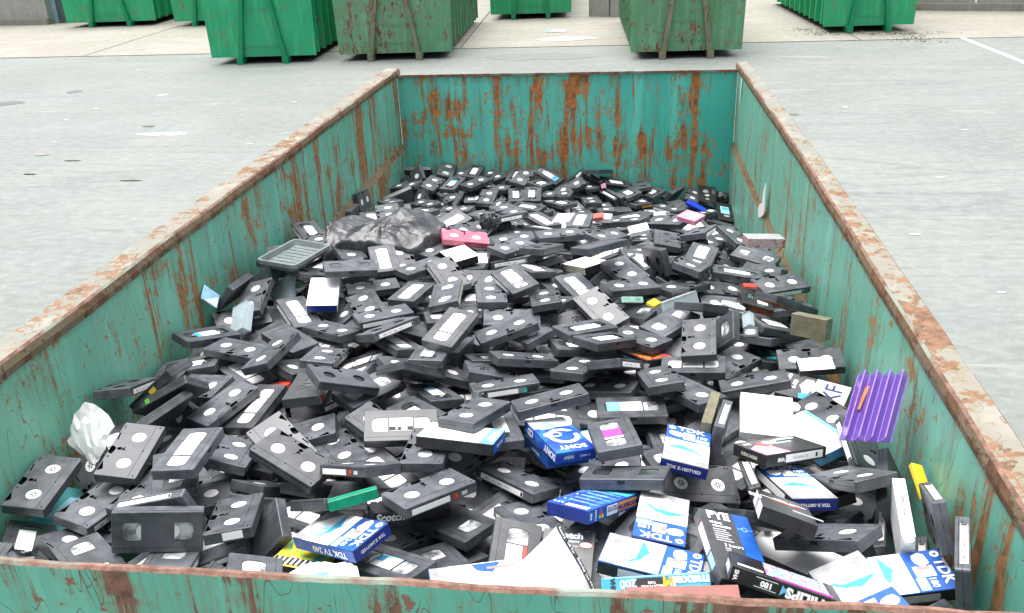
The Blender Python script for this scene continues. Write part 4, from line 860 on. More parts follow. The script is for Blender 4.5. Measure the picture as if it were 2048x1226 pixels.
TAPES = [
('TL','',(0.0905,0.4118,1.566),(0.5125,0.0506,0.2203,0.8284),'tilted black cassette with label, dark windows, nearest in front of the crumpled paper'),
('T0','',(0.4355,0.4084,1.6575),(0.0597,-0.1858,0.6656,-0.7203),'steep black cassette with clear windows, nearest in front of the crumpled paper'),
('E','s',(0.4265,0.4601,1.6054),(0.9873,0.0908,-0.1305,0.0027),'black cassette standing on edge, spine label up, nearest in front of the crumpled paper'),
('B','',(0.2237,0.4047,1.5605),(0.2492,0.0784,0.1443,0.9544),'flat black cassette, two white hubs, second nearest in front of the crumpled paper'),
('T0','',(0.3045,0.3331,1.5956),(0.3315,0.0167,0.058,0.9415),'flat black cassette with clear windows, nearest in front of the crumpled paper'),
('T0','s',(0.476,0.3289,1.5884),(0.6421,-0.0432,0.1109,0.7573),'flat black cassette with clear windows, second nearest left of the 240 box'),
('E','',(0.622,0.1335,1.6555),(0.6026,-0.0206,0.3628,0.7105),'black cassette standing on edge, nearest left of the 240 box'),
('T0','',(0.7611,0.1494,1.7238),(0.7992,-0.1743,0.0375,-0.574),'flat black cassette with clear windows, nearest left of the 240 box'),
('B','endlab zak',(0.6004,0.4369,1.6527),(0.5984,-0.1098,0.0429,0.7925),'flat black cassette, two white hubs, nearest left of the 240 box'),
('N','',(0.6505,0.4607,1.5864),(0.1117,0.3892,0.2764,-0.8716),'steep plain black cassette, nearest left of the 240 box'),
('B','h',(0.0609,0.5574,1.6309),(0.6792,0.0782,0.0225,0.7294),'flat black cassette, two ringed hubs, nearest in front of the crumpled paper'),
('T1','',(0.1196,0.7906,1.5664),(0.3798,0.0868,-0.1091,0.9145),'flat black cassette with white label and windows, nearest right of the crumpled paper'),
('B','',(0.2279,0.6757,1.6503),(0.6842,0.1085,-0.0107,0.7211),'flat black cassette, two white hubs, nearest right of the crumpled paper'),
('B','h',(0.1283,0.6851,1.5685),(0.4099,0.0803,-0.4257,0.8027),'steep black cassette, two ringed hubs, nearest in front of the crumpled paper'),
('B','s',(0.2051,0.5485,1.5875),(0.7911,0.0343,0.0564,0.6081),'flat black cassette, two white hubs and label, nearest in front of the crumpled paper'),
('B','',(0.1842,0.9991,1.5209),(0.3766,0.4748,0.3063,-0.7341),'steep black cassette, two white hubs, nearest right of the crumpled paper'),
('B','',(0.4533,0.7441,1.608),(0.6341,0.0111,0.2008,0.7466),'tilted black cassette, two white hubs, nearest in front of the embossed grey box'),
('T1','',(0.4616,0.8148,1.5476),(0.0517,0.0598,-0.0028,0.9969),'flat black cassette with white label and windows, nearest in front of the embossed grey box'),
('B','',(0.6484,0.6648,1.6552),(0.9719,0.0298,0.1594,-0.1706),'flat black cassette, two white hubs, second nearest behind the green sleeve'),
('B','',(0.5778,0.7853,1.62),(0.9182,0.1698,0.0637,-0.3523),'flat black cassette, two white hubs, second nearest in front of the embossed grey box'),
('B','',(0.5909,0.8866,1.5819),(0.1496,0.0756,0.0176,-0.9857),'flat black cassette, two white hubs, nearest in front of the embossed grey box'),
('B','endlab',(0.5722,0.679,1.5534),(0.5448,-0.2212,-0.1975,-0.7844),'tilted black cassette, two white hubs, second nearest left of the green sleeve'),
('N','',(0.5918,0.6211,1.5579),(0.5624,-0.2094,-0.2175,-0.7698),'tilted plain black cassette, nearest left of the green sleeve'),
('E','',(0.8338,0.5164,1.6542),(0.8144,0.4152,-0.3742,-0.1563),'black cassette standing on edge, nearest left of the green sleeve'),
('B','',(0.7105,0.832,1.5702),(0.8931,0.0115,-0.055,-0.4463),'flat black cassette, two white hubs, nearest behind the green sleeve'),
('B','s2',(0.8337,0.6116,1.6707),(0.9147,-0.2259,-0.1168,-0.314),'tilted black cassette, two white hubs and label, nearest behind the green sleeve'),
('B','',(0.6962,0.6911,1.5567),(0.5683,-0.1604,-0.1835,-0.7859),'tilted black cassette, two white hubs, nearest left of the green sleeve'),
('T1','lab2',(0.8777,0.8341,1.6501),(0.1162,-0.0586,0.1464,-0.9806),'flat black cassette with white label and windows, nearest left of the black-sided white box'),
('B','',(0.7993,0.9121,1.5889),(0.958,0.0436,0.1722,-0.225),'flat black cassette, two white hubs, second nearest left of the black-sided white box'),
('B','',(1.077,0.8118,1.708),(0.8192,-0.0931,0.0563,0.5631),'flat black cassette, two white hubs, nearest behind the black-sided white box'),
('B','endwhite',(0.9759,0.7079,1.669),(0.6875,-0.0416,0.0339,0.7242),'flat black cassette, two white hubs, nearest left of the black-sided white box'),
('B','s2',(1.0188,0.5227,1.6789),(0.9174,-0.0859,0.0135,0.3883),'flat black cassette, two white hubs and label, nearest right of the green sleeve'),
('T0','',(1.0658,0.5351,1.5867),(0.3061,-0.0641,0.0307,0.9493),'flat black cassette with clear windows, nearest right of the green sleeve'),
('T1','bluetop',(0.9625,0.3494,1.6148),(0.9633,-0.0861,-0.0608,-0.247),'flat black cassette with white label and windows, nearest in front of the 240 box'),
('T0','',(1.0741,0.3809,1.5847),(0.8908,-0.0791,-0.0447,-0.4452),'flat black cassette with clear windows, nearest left of the large white sheet'),
('T1','red',(1.2164,0.3931,1.6168),(0.69,0.1621,0.0126,0.7053),'flat black cassette with white label and windows, nearest left of the E 210 box'),
('B','s',(1.2399,0.5611,1.5761),(0.8866,-0.1028,-0.0345,-0.4497),'flat black cassette, two white hubs and label, nearest left of the orange-spined blue box'),
('B','',(0.9505,0.5213,1.5557),(0.4653,-0.077,-0.0651,-0.8794),'flat black cassette, two white hubs, nearest right of the 240 box'),
('E','s',(2.0427,0.5817,1.5292),(0.7792,-0.1563,-0.1391,0.5909),'black cassette standing on edge, spine label up, second nearest in front of the yellow sleeve'),
('E','s',(2.0588,0.4032,1.7095),(0.7326,-0.2317,0.0705,0.6361),'black cassette standing on edge, spine label up, nearest in front of the yellow sleeve'),
('E','s',(2.0477,0.2443,1.7283),(0.8038,-0.1091,-0.0075,0.5848),'black cassette standing on edge, spine label up, third nearest in front of the yellow sleeve'),
('E','s',(2.0512,0.3814,1.5728),(0.7852,-0.1541,-0.047,0.5979),'black cassette standing on edge, spine label up, second nearest right of the city print box'),
('B','',(1.8551,0.4311,1.6761),(0.3027,-0.1771,0.1567,0.9233),'tilted black cassette, two white hubs, nearest behind the city print box'),
('N','',(1.9956,0.1586,1.7047),(0.8605,0.0707,0.3158,0.3935),'tilted plain black cassette, nearest right of the city print box'),
('B','',(1.9457,0.6255,1.6849),(0.5425,-0.2178,0.126,0.8015),'tilted black cassette, two white hubs, nearest left of the yellow sleeve'),
('B','s',(2.0138,0.8513,1.6162),(0.6974,-0.1498,0.2315,-0.6615),'tilted black cassette, two white hubs and label, nearest in front of the purple rack'),
('E','',(2.0567,0.6521,1.6055),(0.7692,-0.1539,-0.1777,0.5942),'black cassette standing on edge, nearest left of the yellow sleeve'),
('B','',(1.8808,0.6449,1.5504),(0.2975,-0.1703,0.1794,0.9221),'tilted black cassette, two white hubs, nearest right of the blue-banded box'),
('E','s',(1.6717,0.8648,1.6064),(0.78,-0.0019,0.1065,0.6167),'black cassette standing on edge, spine label up, nearest left of the white carton'),
('T1','pink',(1.4239,0.7138,1.7132),(0.7643,-0.0187,-0.1159,-0.6341),'flat black cassette with white label and windows, nearest right of the blue ring box'),
('T1','cyan',(1.4635,1.0531,1.5887),(0.0601,-0.0042,0.0129,-0.9981),'flat black cassette with white label and windows, nearest in front of the red-orange print box'),
('T1','',(1.5933,0.8457,1.5761),(0.174,0.0138,-0.0205,-0.9844),'flat black cassette with white label and windows, nearest in front of the upright white box'),
('T1','',(1.5627,0.956,1.5274),(0.6522,0.043,0.1279,0.746),'flat black cassette with white label and windows, nearest left of the upright white box'),
('TD','',(1.4503,0.5838,1.6948),(0.0859,-0.0595,0.1537,0.9826),'flat black cassette with dark windows, nearest behind the orange-spined blue box'),
('B','h',(1.616,0.7215,1.5903),(0.9702,0.1937,0.1113,0.0939),'tilted black cassette, two ringed hubs, nearest in front of the upright white box'),
('E','',(1.7314,0.5342,1.6359),(0.7977,0.3132,-0.4384,-0.2711),'black cassette standing on edge, nearest behind the blue-banded box'),
('T1','',(1.7494,0.8395,1.5568),(0.4131,0.022,-0.0065,-0.9104),'flat black cassette with white label and windows, nearest left of the fan print box'),
('E','s',(1.7551,0.6298,1.5968),(0.6702,-0.1937,-0.0337,0.7157),'black cassette standing on edge, spine label up, nearest in front of the fan print box'),
('B','',(1.3988,0.803,1.56),(0.9947,-0.0472,-0.0899,0.0134),'flat black cassette, two white hubs, nearest behind the orange-spined blue box'),
('T1','',(1.2289,0.993,1.5808),(0.0755,-0.0901,-0.0097,-0.993),'flat black cassette with white label and windows, nearest behind the blue ring box'),
('B','',(1.0888,0.9916,1.5853),(0.8361,0.2951,0.4449,0.126),'steep black cassette, two white hubs, nearest right of the black-sided white box'),
('B','s',(1.1871,0.7164,1.5797),(0.9389,-0.16,0.0402,-0.3022),'flat black cassette, two white hubs and label, nearest in front of the blue ring box'),
('TD','',(1.2585,0.7795,1.5222),(0.4411,-0.0077,0.0724,0.8945),'flat black cassette with dark windows, nearest left of the orange-spined blue box'),
('N','',(1.2536,0.8668,1.5558),(0.4871,-0.1258,0.1392,0.853),'tilted plain black cassette, nearest in front of the blue ring box'),
('B','',(1.2583,0.9049,1.6957),(0.1591,0.0824,-0.1079,-0.9779),'flat black cassette, two white hubs, second nearest behind the blue ring box'),
('B','',(0.3211,1.0099,1.5932),(0.4939,0.1045,0.0195,-0.863),'flat black cassette, two white hubs, nearest left of the embossed grey box'),
('T1','',(0.4107,1.023,1.578),(0.7791,-0.0007,-0.132,0.6129),'flat black cassette with white label and windows, second nearest left of the embossed grey box'),
('TL','c',(0.0982,1.3869,1.6181),(0.4577,-0.1073,-0.038,-0.8818),'flat black cassette with label, dark windows, nearest left of the blue-ended white box'),
('TL','',(0.108,1.2402,1.5852),(0.0974,0.0625,-0.0251,-0.993),'flat black cassette with label, dark windows, nearest left of the embossed grey box'),
('E','yel',(0.1552,1.0499,1.6656),(0.7169,0.6025,-0.2754,0.2175),'black cassette standing on edge, nearest behind the crumpled paper'),
('E','grn',(0.2022,1.002,1.6202),(0.8884,0.386,-0.1928,0.1566),'black cassette standing on edge, second nearest right of the crumpled paper'),
('E','',(0.1736,0.8784,1.6041),(0.7635,0.2745,0.1882,0.5534),'black cassette standing on edge, nearest right of the crumpled paper'),
('E','s',(0.0151,0.9574,1.6755),(0.5673,0.3554,0.5819,0.4618),'black cassette standing on edge, spine label up, nearest behind the crumpled paper'),
('B','',(0.2437,1.296,1.6169),(0.1413,0.0064,0.0365,0.9893),'flat black cassette, two white hubs, second nearest left of the embossed grey box'),
('B','',(0.1333,1.2577,1.5324),(0.9746,0.0071,-0.0453,0.2193),'flat black cassette, two white hubs, third nearest left of the embossed grey box'),
('B','',(0.2073,1.1141,1.5855),(0.1795,-0.1181,-0.0856,0.9729),'flat black cassette, two white hubs, third nearest right of the crumpled paper'),
('T1','',(0.2879,1.2394,1.561),(0.9521,-0.0043,0.046,-0.3021),'flat black cassette with white label and windows, nearest left of the embossed grey box'),
('B','',(0.1597,1.5919,1.5116),(0.7026,-0.0192,0.1359,-0.6983),'flat black cassette, two white hubs, second nearest in front of the blue-ended white box'),
('B','',(0.3835,1.2411,1.6407),(0.6147,0.1411,-0.1102,-0.7681),'flat black cassette, two white hubs, second nearest behind the embossed grey box'),
('B','',(0.4832,1.4965,1.5917),(0.2582,-0.0118,0.0872,0.9621),'flat black cassette, two white hubs, nearest in front of the blue-ended white box'),
('B','',(0.5318,1.262,1.6155),(0.7211,-0.1267,-0.0524,-0.6791),'flat black cassette, two white hubs, nearest behind the embossed grey box'),
('B','',(0.4585,1.2597,1.5774),(0.5034,-0.1911,-0.0245,-0.8423),'tilted black cassette, two white hubs, nearest behind the embossed grey box'),
('T1','',(0.4319,1.4558,1.5492),(0.2978,-0.0819,-0.0276,0.9507),'flat black cassette with white label and windows, nearest behind the embossed grey box'),
('B','',(0.5536,1.6819,1.6012),(0.5039,-0.0266,-0.0934,0.8583),'flat black cassette, two white hubs, nearest right of the blue-ended white box'),
('B','s cyan',(0.6439,1.5601,1.6205),(0.9644,-0.0418,-0.0076,0.2612),'flat black cassette, two white hubs and label, nearest right of the blue-ended white box'),
('T1','',(0.7126,1.4272,1.5852),(0.9101,-0.1341,0.0321,-0.3908),'flat black cassette with white label and windows, second nearest right of the embossed grey box'),
('E','s',(0.6554,1.4633,1.6306),(0.7346,0.511,0.2693,0.3559),'black cassette standing on edge, spine label up, nearest right of the blue-ended white box'),
('B','',(0.7335,1.553,1.5315),(0.4163,-0.0341,-0.0858,-0.9045),'flat black cassette, two white hubs, fourth nearest right of the embossed grey box'),
('T1','s',(0.6126,1.4102,1.5206),(0.9847,-0.0043,-0.1742,-0.005),'flat black cassette with white label and windows, nearest right of the embossed grey box'),
('T0','',(0.7192,1.0858,1.6075),(0.4501,-0.0361,0.0568,-0.8904),'flat black cassette with clear windows, nearest right of the embossed grey box'),
('E','',(0.636,1.0733,1.6892),(0.6688,0.6318,0.3847,0.0742),'black cassette standing on edge, nearest right of the embossed grey box'),
('B','',(0.7443,1.1221,1.5491),(0.8426,0.1182,0.1124,0.5132),'flat black cassette, two white hubs, nearest right of the embossed grey box'),
('TL','c',(0.9072,1.0987,1.5902),(0.4632,-0.0353,0.1347,0.8753),'flat black cassette with label, dark windows, nearest behind the black-sided white box'),
('TL','',(0.8694,1.2385,1.6409),(0.6772,-0.0789,0.1001,0.7246),'flat black cassette with label, dark windows, nearest right of the blue-ended white box'),
('E','',(0.7964,1.1356,1.6438),(0.7896,0.3336,0.446,0.2575),'black cassette standing on edge, nearest behind the black-sided white box'),
('B','',(0.7836,1.3042,1.5698),(0.2816,-0.1497,-0.0633,-0.9457),'flat black cassette, two white hubs, second nearest behind the black-sided white box'),
('B','',(0.9664,1.249,1.5647),(0.9665,-0.0655,0.1915,0.158),'tilted black cassette, two white hubs, nearest behind the black-sided white box'),
('E','',(0.9317,1.3786,1.5156),(0.7437,-0.0453,0.0881,0.6611),'black cassette standing on edge, nearest right of the blue-ended white box'),
('T1','',(0.9159,1.3484,1.6805),(0.5865,0.0441,0.0819,-0.8046),'flat black cassette with white label and windows, second nearest behind the blue ring box'),
('B','',(1.0842,1.3898,1.6586),(0.186,0.1139,-0.0235,-0.9756),'flat black cassette, two white hubs, sixth nearest behind the black-sided white box'),
('B','k',(1.2404,1.6373,1.563),(0.2709,-0.0456,0.1516,-0.9495),'flat black cassette, two dark toothed hubs, nearest left of the red-orange print box'),
('B','s',(1.1344,1.4334,1.6287),(0.9046,0.0498,-0.1074,-0.4096),'flat black cassette, two white hubs and label, nearest left of the red-orange print box'),
('B','k',(1.0711,1.1982,1.6084),(0.9752,-0.091,0.1384,0.1465),'flat black cassette, two dark toothed hubs, nearest behind the black-sided white box'),
('TL','',(1.3814,1.3751,1.6356),(0.423,-0.1052,-0.0869,-0.8958),'flat black cassette with label, dark windows, nearest left of the red-orange print box'),
('TL','',(1.3101,1.3911,1.6037),(0.1871,-0.0687,-0.0742,-0.9771),'flat black cassette with label, dark windows, second nearest left of the red-orange print box'),
('TL','',(1.3177,1.482,1.6206),(0.3108,-0.0387,-0.0595,-0.9478),'flat black cassette with label, dark windows, second nearest left of the clear frame'),
('B','',(1.1443,1.2561,1.6288),(0.1935,-0.0822,-0.1401,-0.9675),'flat black cassette, two white hubs, third nearest behind the black-sided white box'),
('TL','',(1.0506,1.3446,1.5765),(0.2183,-0.0593,-0.1363,-0.9645),'flat black cassette with label, dark windows, second nearest behind the blue ring box'),
('B','s3',(1.1116,1.0954,1.6266),(0.9806,-0.1192,-0.0317,0.1521),'flat black cassette, two white hubs and label, nearest behind the black-sided white box'),
('TL','',(1.1636,1.2209,1.5448),(0.4216,-0.107,-0.0988,-0.895),'flat black cassette with label, dark windows, nearest behind the blue ring box'),
('B','',(1.3142,1.2204,1.6223),(0.5693,-0.0637,-0.1052,-0.8128),'flat black cassette, two white hubs, second nearest left of the red-orange print box'),
('B','',(1.3913,1.203,1.5679),(0.9854,-0.059,-0.0737,-0.1414),'flat black cassette, two white hubs, second nearest in front of the red-orange print box'),
('E','s',(1.3716,1.2287,1.6379),(0.7383,0.3781,0.4689,0.3035),'black cassette standing on edge, spine label up, nearest in front of the red-orange print box'),
('B','',(1.4876,1.4832,1.5903),(0.3321,-0.009,0.053,0.9417),'flat black cassette, two white hubs, nearest behind the red-orange print box'),
('T0','',(1.5881,1.5944,1.5964),(0.4163,0.023,0.0465,-0.9078),'flat black cassette with clear windows, nearest in front of the clear frame'),
('B','',(1.6669,1.3837,1.6448),(0.7315,0.0045,-0.1115,0.6726),'flat black cassette, two white hubs, nearest in front of the clear frame'),
('B','',(1.7562,1.6489,1.5467),(0.501,-0.0297,-0.0182,-0.8648),'flat black cassette, two white hubs, nearest right of the clear frame'),
('T0','',(1.7429,1.4897,1.613),(0.1704,-0.4715,-0.268,0.8227),'steep black cassette with clear windows, nearest in front of the clear frame'),
('TL','',(1.9044,1.5784,1.6019),(0.2929,-0.2144,0.0143,-0.9317),'tilted black cassette with label, dark windows, nearest left of the khaki box'),
('T1','',(1.646,1.3054,1.5894),(0.0433,-0.0367,0.0053,0.9984),'flat black cassette with white label and windows, nearest right of the red-orange print box'),
('B','',(1.7553,1.3843,1.5589),(0.4035,-0.013,0.0196,-0.9147),'flat black cassette, two white hubs, nearest left of the teal print box'),
('B','',(1.8063,1.1726,1.6119),(0.9895,-0.098,-0.1062,0.0052),'flat black cassette, two white hubs, nearest in front of the teal print box'),
('B','',(1.5439,1.1603,1.6264),(0.7632,-0.0392,-0.1261,-0.6326),'flat black cassette, two white hubs, nearest in front of the red-orange print box'),
('B','',(1.6246,1.1364,1.5986),(0.4346,-0.0248,0.055,0.8986),'flat black cassette, two white hubs, nearest left of the white carton'),
('B','',(1.5347,1.1367,1.5515),(0.2192,0.0807,-0.1198,-0.9649),'flat black cassette, two white hubs, nearest behind the upright white box'),
('B','',(1.6524,1.1529,1.5215),(0.6033,-0.1997,0.4211,-0.6472),'steep black cassette, two white hubs, nearest behind the upright white box'),
('B','',(1.8223,1.2388,1.5152),(0.1426,0.3317,-0.4122,0.8365),'steep black cassette, two white hubs, nearest behind the white carton'),
('N','',(2.0164,1.4874,1.5479),(0.7884,-0.0145,-0.0587,-0.6122),'flat plain black cassette, nearest right of the teal print box'),
('B','',(1.9944,1.3825,1.5802),(0.9972,0.055,-0.0467,-0.0177),'flat black cassette, two white hubs, nearest right of the teal print box'),
('B','',(1.9834,1.0913,1.5688),(0.8394,0.1054,-0.1375,-0.5152),'flat black cassette, two white hubs, nearest in front of the XF box'),
('B','',(0.1078,1.6401,1.563),(0.9403,0.1612,0.0699,0.2916),'flat black cassette, two white hubs, second nearest left of the blue-ended white box'),
('B','',(0.1452,1.6961,1.6194),(0.709,0.1795,0.0081,-0.6819),'flat black cassette, two white hubs, nearest left of the blue-ended white box'),
('E','',(0.0213,1.7222,1.6029),(0.6777,0.1931,0.2778,0.6529),'black cassette standing on edge, nearest left of the grey tray'),
('N','',(0.1027,1.8833,1.595),(0.8428,0.3545,-0.3999,0.0643),'steep plain black cassette, nearest left of the blue-ended white box'),
('T1','s',(0.3093,1.6591,1.578),(0.8961,-0.0046,0.1195,-0.4274),'flat black cassette with white label and windows, nearest in front of the blue-ended white box'),
('E','',(0.2513,1.9204,1.6497),(0.6555,0.5806,0.4462,0.1846),'black cassette standing on edge, nearest behind the blue-ended white box'),
('T1','',(0.2171,2.1974,1.5351),(0.9267,0.12,-0.1427,0.3264),'flat black cassette with white label and windows, nearest right of the grey tray'),
('B','',(0.3476,2.1656,1.6113),(0.8679,-0.0416,0.0391,-0.4934),'flat black cassette, two white hubs, nearest right of the grey tray'),
('TD','',(0.4525,1.8421,1.6767),(0.1971,-0.0535,-0.0012,-0.9789),'flat black cassette with dark windows, nearest behind the blue-ended white box'),
('TD','',(0.5301,1.9655,1.5582),(0.5174,-0.1491,0.0219,-0.8424),'flat black cassette with dark windows, nearest right of the blue-ended white box'),
('T1','',(0.5179,2.0671,1.6209),(0.8214,0.0568,0.0884,-0.5606),'flat black cassette with white label and windows, nearest in front of the bin liner'),
('B','',(0.5668,2.1324,1.5923),(0.8212,0.0427,0.1519,-0.5484),'flat black cassette, two white hubs, second nearest in front of the bin liner'),
('B','',(0.6886,2.2562,1.6016),(0.8736,0.0392,-0.0348,0.4839),'flat black cassette, two white hubs, nearest left of the pink cassette'),
('B','pink',(0.7933,2.2952,1.6297),(0.9858,0.0455,0.1028,0.1249),'the only pink video cassette, hub side up with a white end label'),
('T1','',(0.6495,2.7351,1.5411),(0.8585,0.1746,0.0033,0.4822),'flat black cassette with white label and windows, nearest behind the pink cassette'),
('B','',(0.785,2.4939,1.5945),(0.9127,0.0734,0.0968,0.3901),'flat black cassette, two white hubs, nearest behind the pink cassette'),
('T1','',(0.8487,2.4308,1.5525),(0.4903,-0.0781,0.0578,-0.8661),'flat black cassette with white label and windows, nearest right of the pink cassette'),
('B','',(0.9593,2.5079,1.5569),(0.5445,-0.1002,0.0764,-0.8292),'flat black cassette, two white hubs, nearest in front of the film lump'),
('B','',(0.9835,2.3919,1.5869),(0.2133,-0.0076,0.0088,-0.9769),'flat black cassette, two white hubs, second nearest in front of the film lump'),
('B','orange',(0.9923,2.2357,1.6128),(0.8807,0.0269,0.0548,0.4698),'flat black cassette, two white hubs, third nearest right of the pink cassette'),
('B','',(0.6801,2.0027,1.6158),(0.3863,0.0153,-0.0184,-0.9221),'flat black cassette, two white hubs, nearest in front of the pink cassette'),
('B','s',(0.7955,1.9234,1.6234),(0.8774,0.0831,0.1039,-0.4609),'flat black cassette, two white hubs and label, nearest in front of the pink cassette'),
('T1','',(0.6937,1.7673,1.6113),(0.6363,-0.0124,-0.0247,-0.7709),'flat black cassette with white label and windows, second nearest right of the blue-ended white box'),
('T0','s cream',(0.8329,1.7112,1.633),(0.671,-0.0659,-0.0819,0.734),'flat black cassette with clear windows, nearest in front of the pink cassette'),
('B','',(0.9812,1.7325,1.6238),(0.7744,-0.0437,-0.0063,-0.6312),'flat black cassette, two white hubs, third nearest in front of the pink cassette'),
('B','',(0.9117,1.9372,1.5944),(0.1764,-0.0967,-0.1544,0.9673),'flat black cassette, two white hubs, second nearest in front of the pink cassette'),
('T1','s cyan',(1.061,1.7984,1.6558),(0.8712,0.0973,-0.011,-0.481),'flat black cassette with white label and windows, nearest in front of the pink cassette'),
('B','s',(1.0222,2.1715,1.5833),(0.9799,-0.1376,-0.1071,-0.0967),'flat black cassette, two white hubs and label, nearest right of the pink cassette'),
('B','',(0.5334,1.835,1.602),(0.9797,-0.0088,0.0044,0.2002),'flat black cassette, two white hubs, second nearest right of the blue-ended white box'),
('T1','',(0.8664,1.6175,1.5921),(0.1654,-0.0058,-0.0257,-0.9859),'flat black cassette with white label and windows, third nearest in front of the pink cassette'),
('B','',(0.6783,1.728,1.5641),(0.2352,-0.1002,-0.0171,-0.9666),'flat black cassette, two white hubs, third nearest right of the blue-ended white box'),
('B','',(1.0714,1.588,1.6034),(0.9968,0.0398,0.016,0.0679),'flat black cassette, two white hubs, sixth nearest in front of the pink cassette'),
('T1','',(1.1035,1.9939,1.6135),(0.8563,-0.1042,-0.0378,-0.5045),'flat black cassette with white label and windows, second nearest in front of the film lump'),
('T1','',(1.1857,1.7631,1.5819),(0.3551,-0.1382,0.0213,0.9243),'flat black cassette with white label and windows, nearest left of the red-orange print box'),
('B','',(1.1764,1.6951,1.6295),(0.7604,-0.0052,-0.093,-0.6427),'flat black cassette, two white hubs, fourth nearest in front of the pink cassette'),
('B','',(1.2181,1.9605,1.5698),(0.904,0.0878,0.1021,0.4057),'flat black cassette, two white hubs, third nearest left of the clear frame'),
('T1','',(1.2752,1.8568,1.604),(0.8592,0.0205,0.0381,-0.5098),'flat black cassette with white label and windows, nearest left of the clear frame'),
('B','',(1.3632,1.6703,1.6075),(0.8781,0.1757,0.0723,-0.4392),'tilted black cassette, two white hubs, nearest left of the clear frame'),
('B','',(1.4407,1.9547,1.6309),(0.4968,0.0169,-0.0506,0.8662),'flat black cassette, two white hubs, third nearest behind the clear frame'),
('B','',(1.4599,1.7975,1.6354),(0.9741,-0.0209,0.0404,0.2215),'flat black cassette, two white hubs, second nearest left of the clear frame'),
('T1','',(1.3732,2.2899,1.5597),(0.0381,-0.2137,-0.0311,0.9757),'tilted black cassette with white label and windows, nearest left of the blue plastic sleeve'),
('T0','',(1.3898,1.971,1.5902),(0.8344,0.1451,0.0691,0.5272),'flat black cassette with clear windows, second nearest left of the clear frame'),
('B','s',(1.6394,2.0435,1.5471),(0.898,0.0264,0.1584,0.4097),'flat black cassette, two white hubs and label, nearest behind the clear frame'),
('B','',(1.6778,1.984,1.6431),(0.8089,0.0354,0.1478,0.568),'flat black cassette, two white hubs, second nearest behind the clear frame'),
('E','',(1.657,2.1055,1.5763),(0.7519,0.2645,-0.2858,-0.5319),'black cassette standing on edge, nearest behind the clear frame'),
('E','s',(1.5321,2.0313,1.5606),(0.5715,-0.1515,-0.1373,0.7947),'black cassette standing on edge, spine label up, nearest behind the clear frame'),
('T1','',(1.5022,2.2085,1.576),(0.2737,-0.198,0.1177,-0.9338),'tilted black cassette with white label and windows, nearest behind the clear frame'),
('T0','',(1.5885,1.8553,1.5462),(0.3377,-0.0477,-0.0383,-0.9393),'flat black cassette with clear windows, nearest behind the clear frame'),
('T0','',(1.4674,1.7548,1.5618),(0.2886,-0.0838,-0.043,0.9528),'flat black cassette with clear windows, nearest left of the clear frame'),
('B','',(1.6393,1.8751,1.6032),(0.3416,-0.0142,-0.0597,-0.9378),'flat black cassette, two white hubs, nearest behind the clear frame'),
('N','',(1.3506,1.9516,1.7261),(0.3599,0.0201,-0.115,-0.9256),'flat plain black cassette, nearest right of the film lump'),
('E','',(1.0744,2.1579,1.6535),(0.6444,0.5075,0.4518,0.3507),'black cassette standing on edge, nearest right of the film lump'),
('E','',(1.5697,2.0662,1.5892),(0.5396,-0.1645,0.0086,0.8257),'black cassette standing on edge, nearest in front of the blue plastic sleeve'),
('T1','',(1.7274,2.1753,1.6123),(0.6211,-0.0701,0.0458,-0.7792),'flat black cassette with white label and windows, nearest left of the patterned box'),
('B','',(1.9262,2.8441,1.4408),(0.8416,-0.0784,0.1483,-0.5134),'flat black cassette, two white hubs, nearest left of the patterned box'),
('B','',(1.8463,2.9078,1.3911),(0.463,-0.0801,0.0126,-0.8827),'flat black cassette, two white hubs, second nearest left of the patterned box'),
('T0','',(1.9816,2.524,1.4669),(0.2445,0.0316,-0.067,0.9668),'flat black cassette with clear windows, nearest in front of the patterned box'),
('B','',(1.9225,3.0042,1.2493),(0.797,0.1524,0.065,0.5809),'flat black cassette, two white hubs, nearest in front of the patterned box'),
('TL','',(1.8512,2.0817,1.5705),(0.0132,0.0763,0.0403,0.9962),'flat black cassette with label, dark windows, nearest behind the pale-lettered box'),
('B','s',(1.9805,1.9164,1.5987),(0.9713,0.0622,0.0343,0.227),'flat black cassette, two white hubs and label, nearest right of the pale-lettered box'),
('B','',(1.7814,1.9716,1.5521),(0.15,-0.1023,0.0292,-0.9829),'flat black cassette, two white hubs, second nearest left of the pale-lettered box'),
('E','',(1.6448,1.6391,1.649),(0.7294,0.4776,0.4266,0.2405),'black cassette standing on edge, nearest right of the clear frame'),
('E','',(1.9341,1.7073,1.6395),(0.0446,-0.3179,0.5335,-0.7825),'black cassette standing on edge, nearest behind the khaki box'),
('N','',(1.9872,1.8502,1.5326),(0.1124,0.0386,-0.1186,-0.9858),'flat plain black cassette, nearest right of the pale-lettered box'),
('B','',(1.1702,2.3903,1.61),(0.1637,-0.0059,-0.0187,-0.9863),'flat black cassette, two white hubs, second nearest right of the film lump'),
('B','',(1.3622,2.4515,1.5831),(0.8873,0.0172,0.0985,0.4502),'flat black cassette, two white hubs, sixth nearest left of the blue plastic sleeve'),
('T1','',(1.2366,2.8,1.5266),(0.6711,0.0045,-0.0012,-0.7413),'flat black cassette with white label and windows, nearest left of the blue plastic sleeve'),
('B','',(1.4431,2.6493,1.5786),(0.963,-0.0672,-0.0952,-0.2429),'flat black cassette, two white hubs, third nearest left of the grey-figured box'),
('B','',(1.6313,2.7395,1.5508),(0.9501,0.0434,-0.1033,-0.2912),'flat black cassette, two white hubs, nearest left of the blue plastic sleeve'),
('B','k',(1.6016,2.3255,1.613),(0.6948,-0.075,0.0475,-0.7137),'flat black cassette, two dark toothed hubs, nearest in front of the blue plastic sleeve'),
('B','',(1.521,2.8511,1.4266),(0.7016,-0.0722,0.0449,0.7075),'flat black cassette, two white hubs, third nearest left of the blue plastic sleeve'),
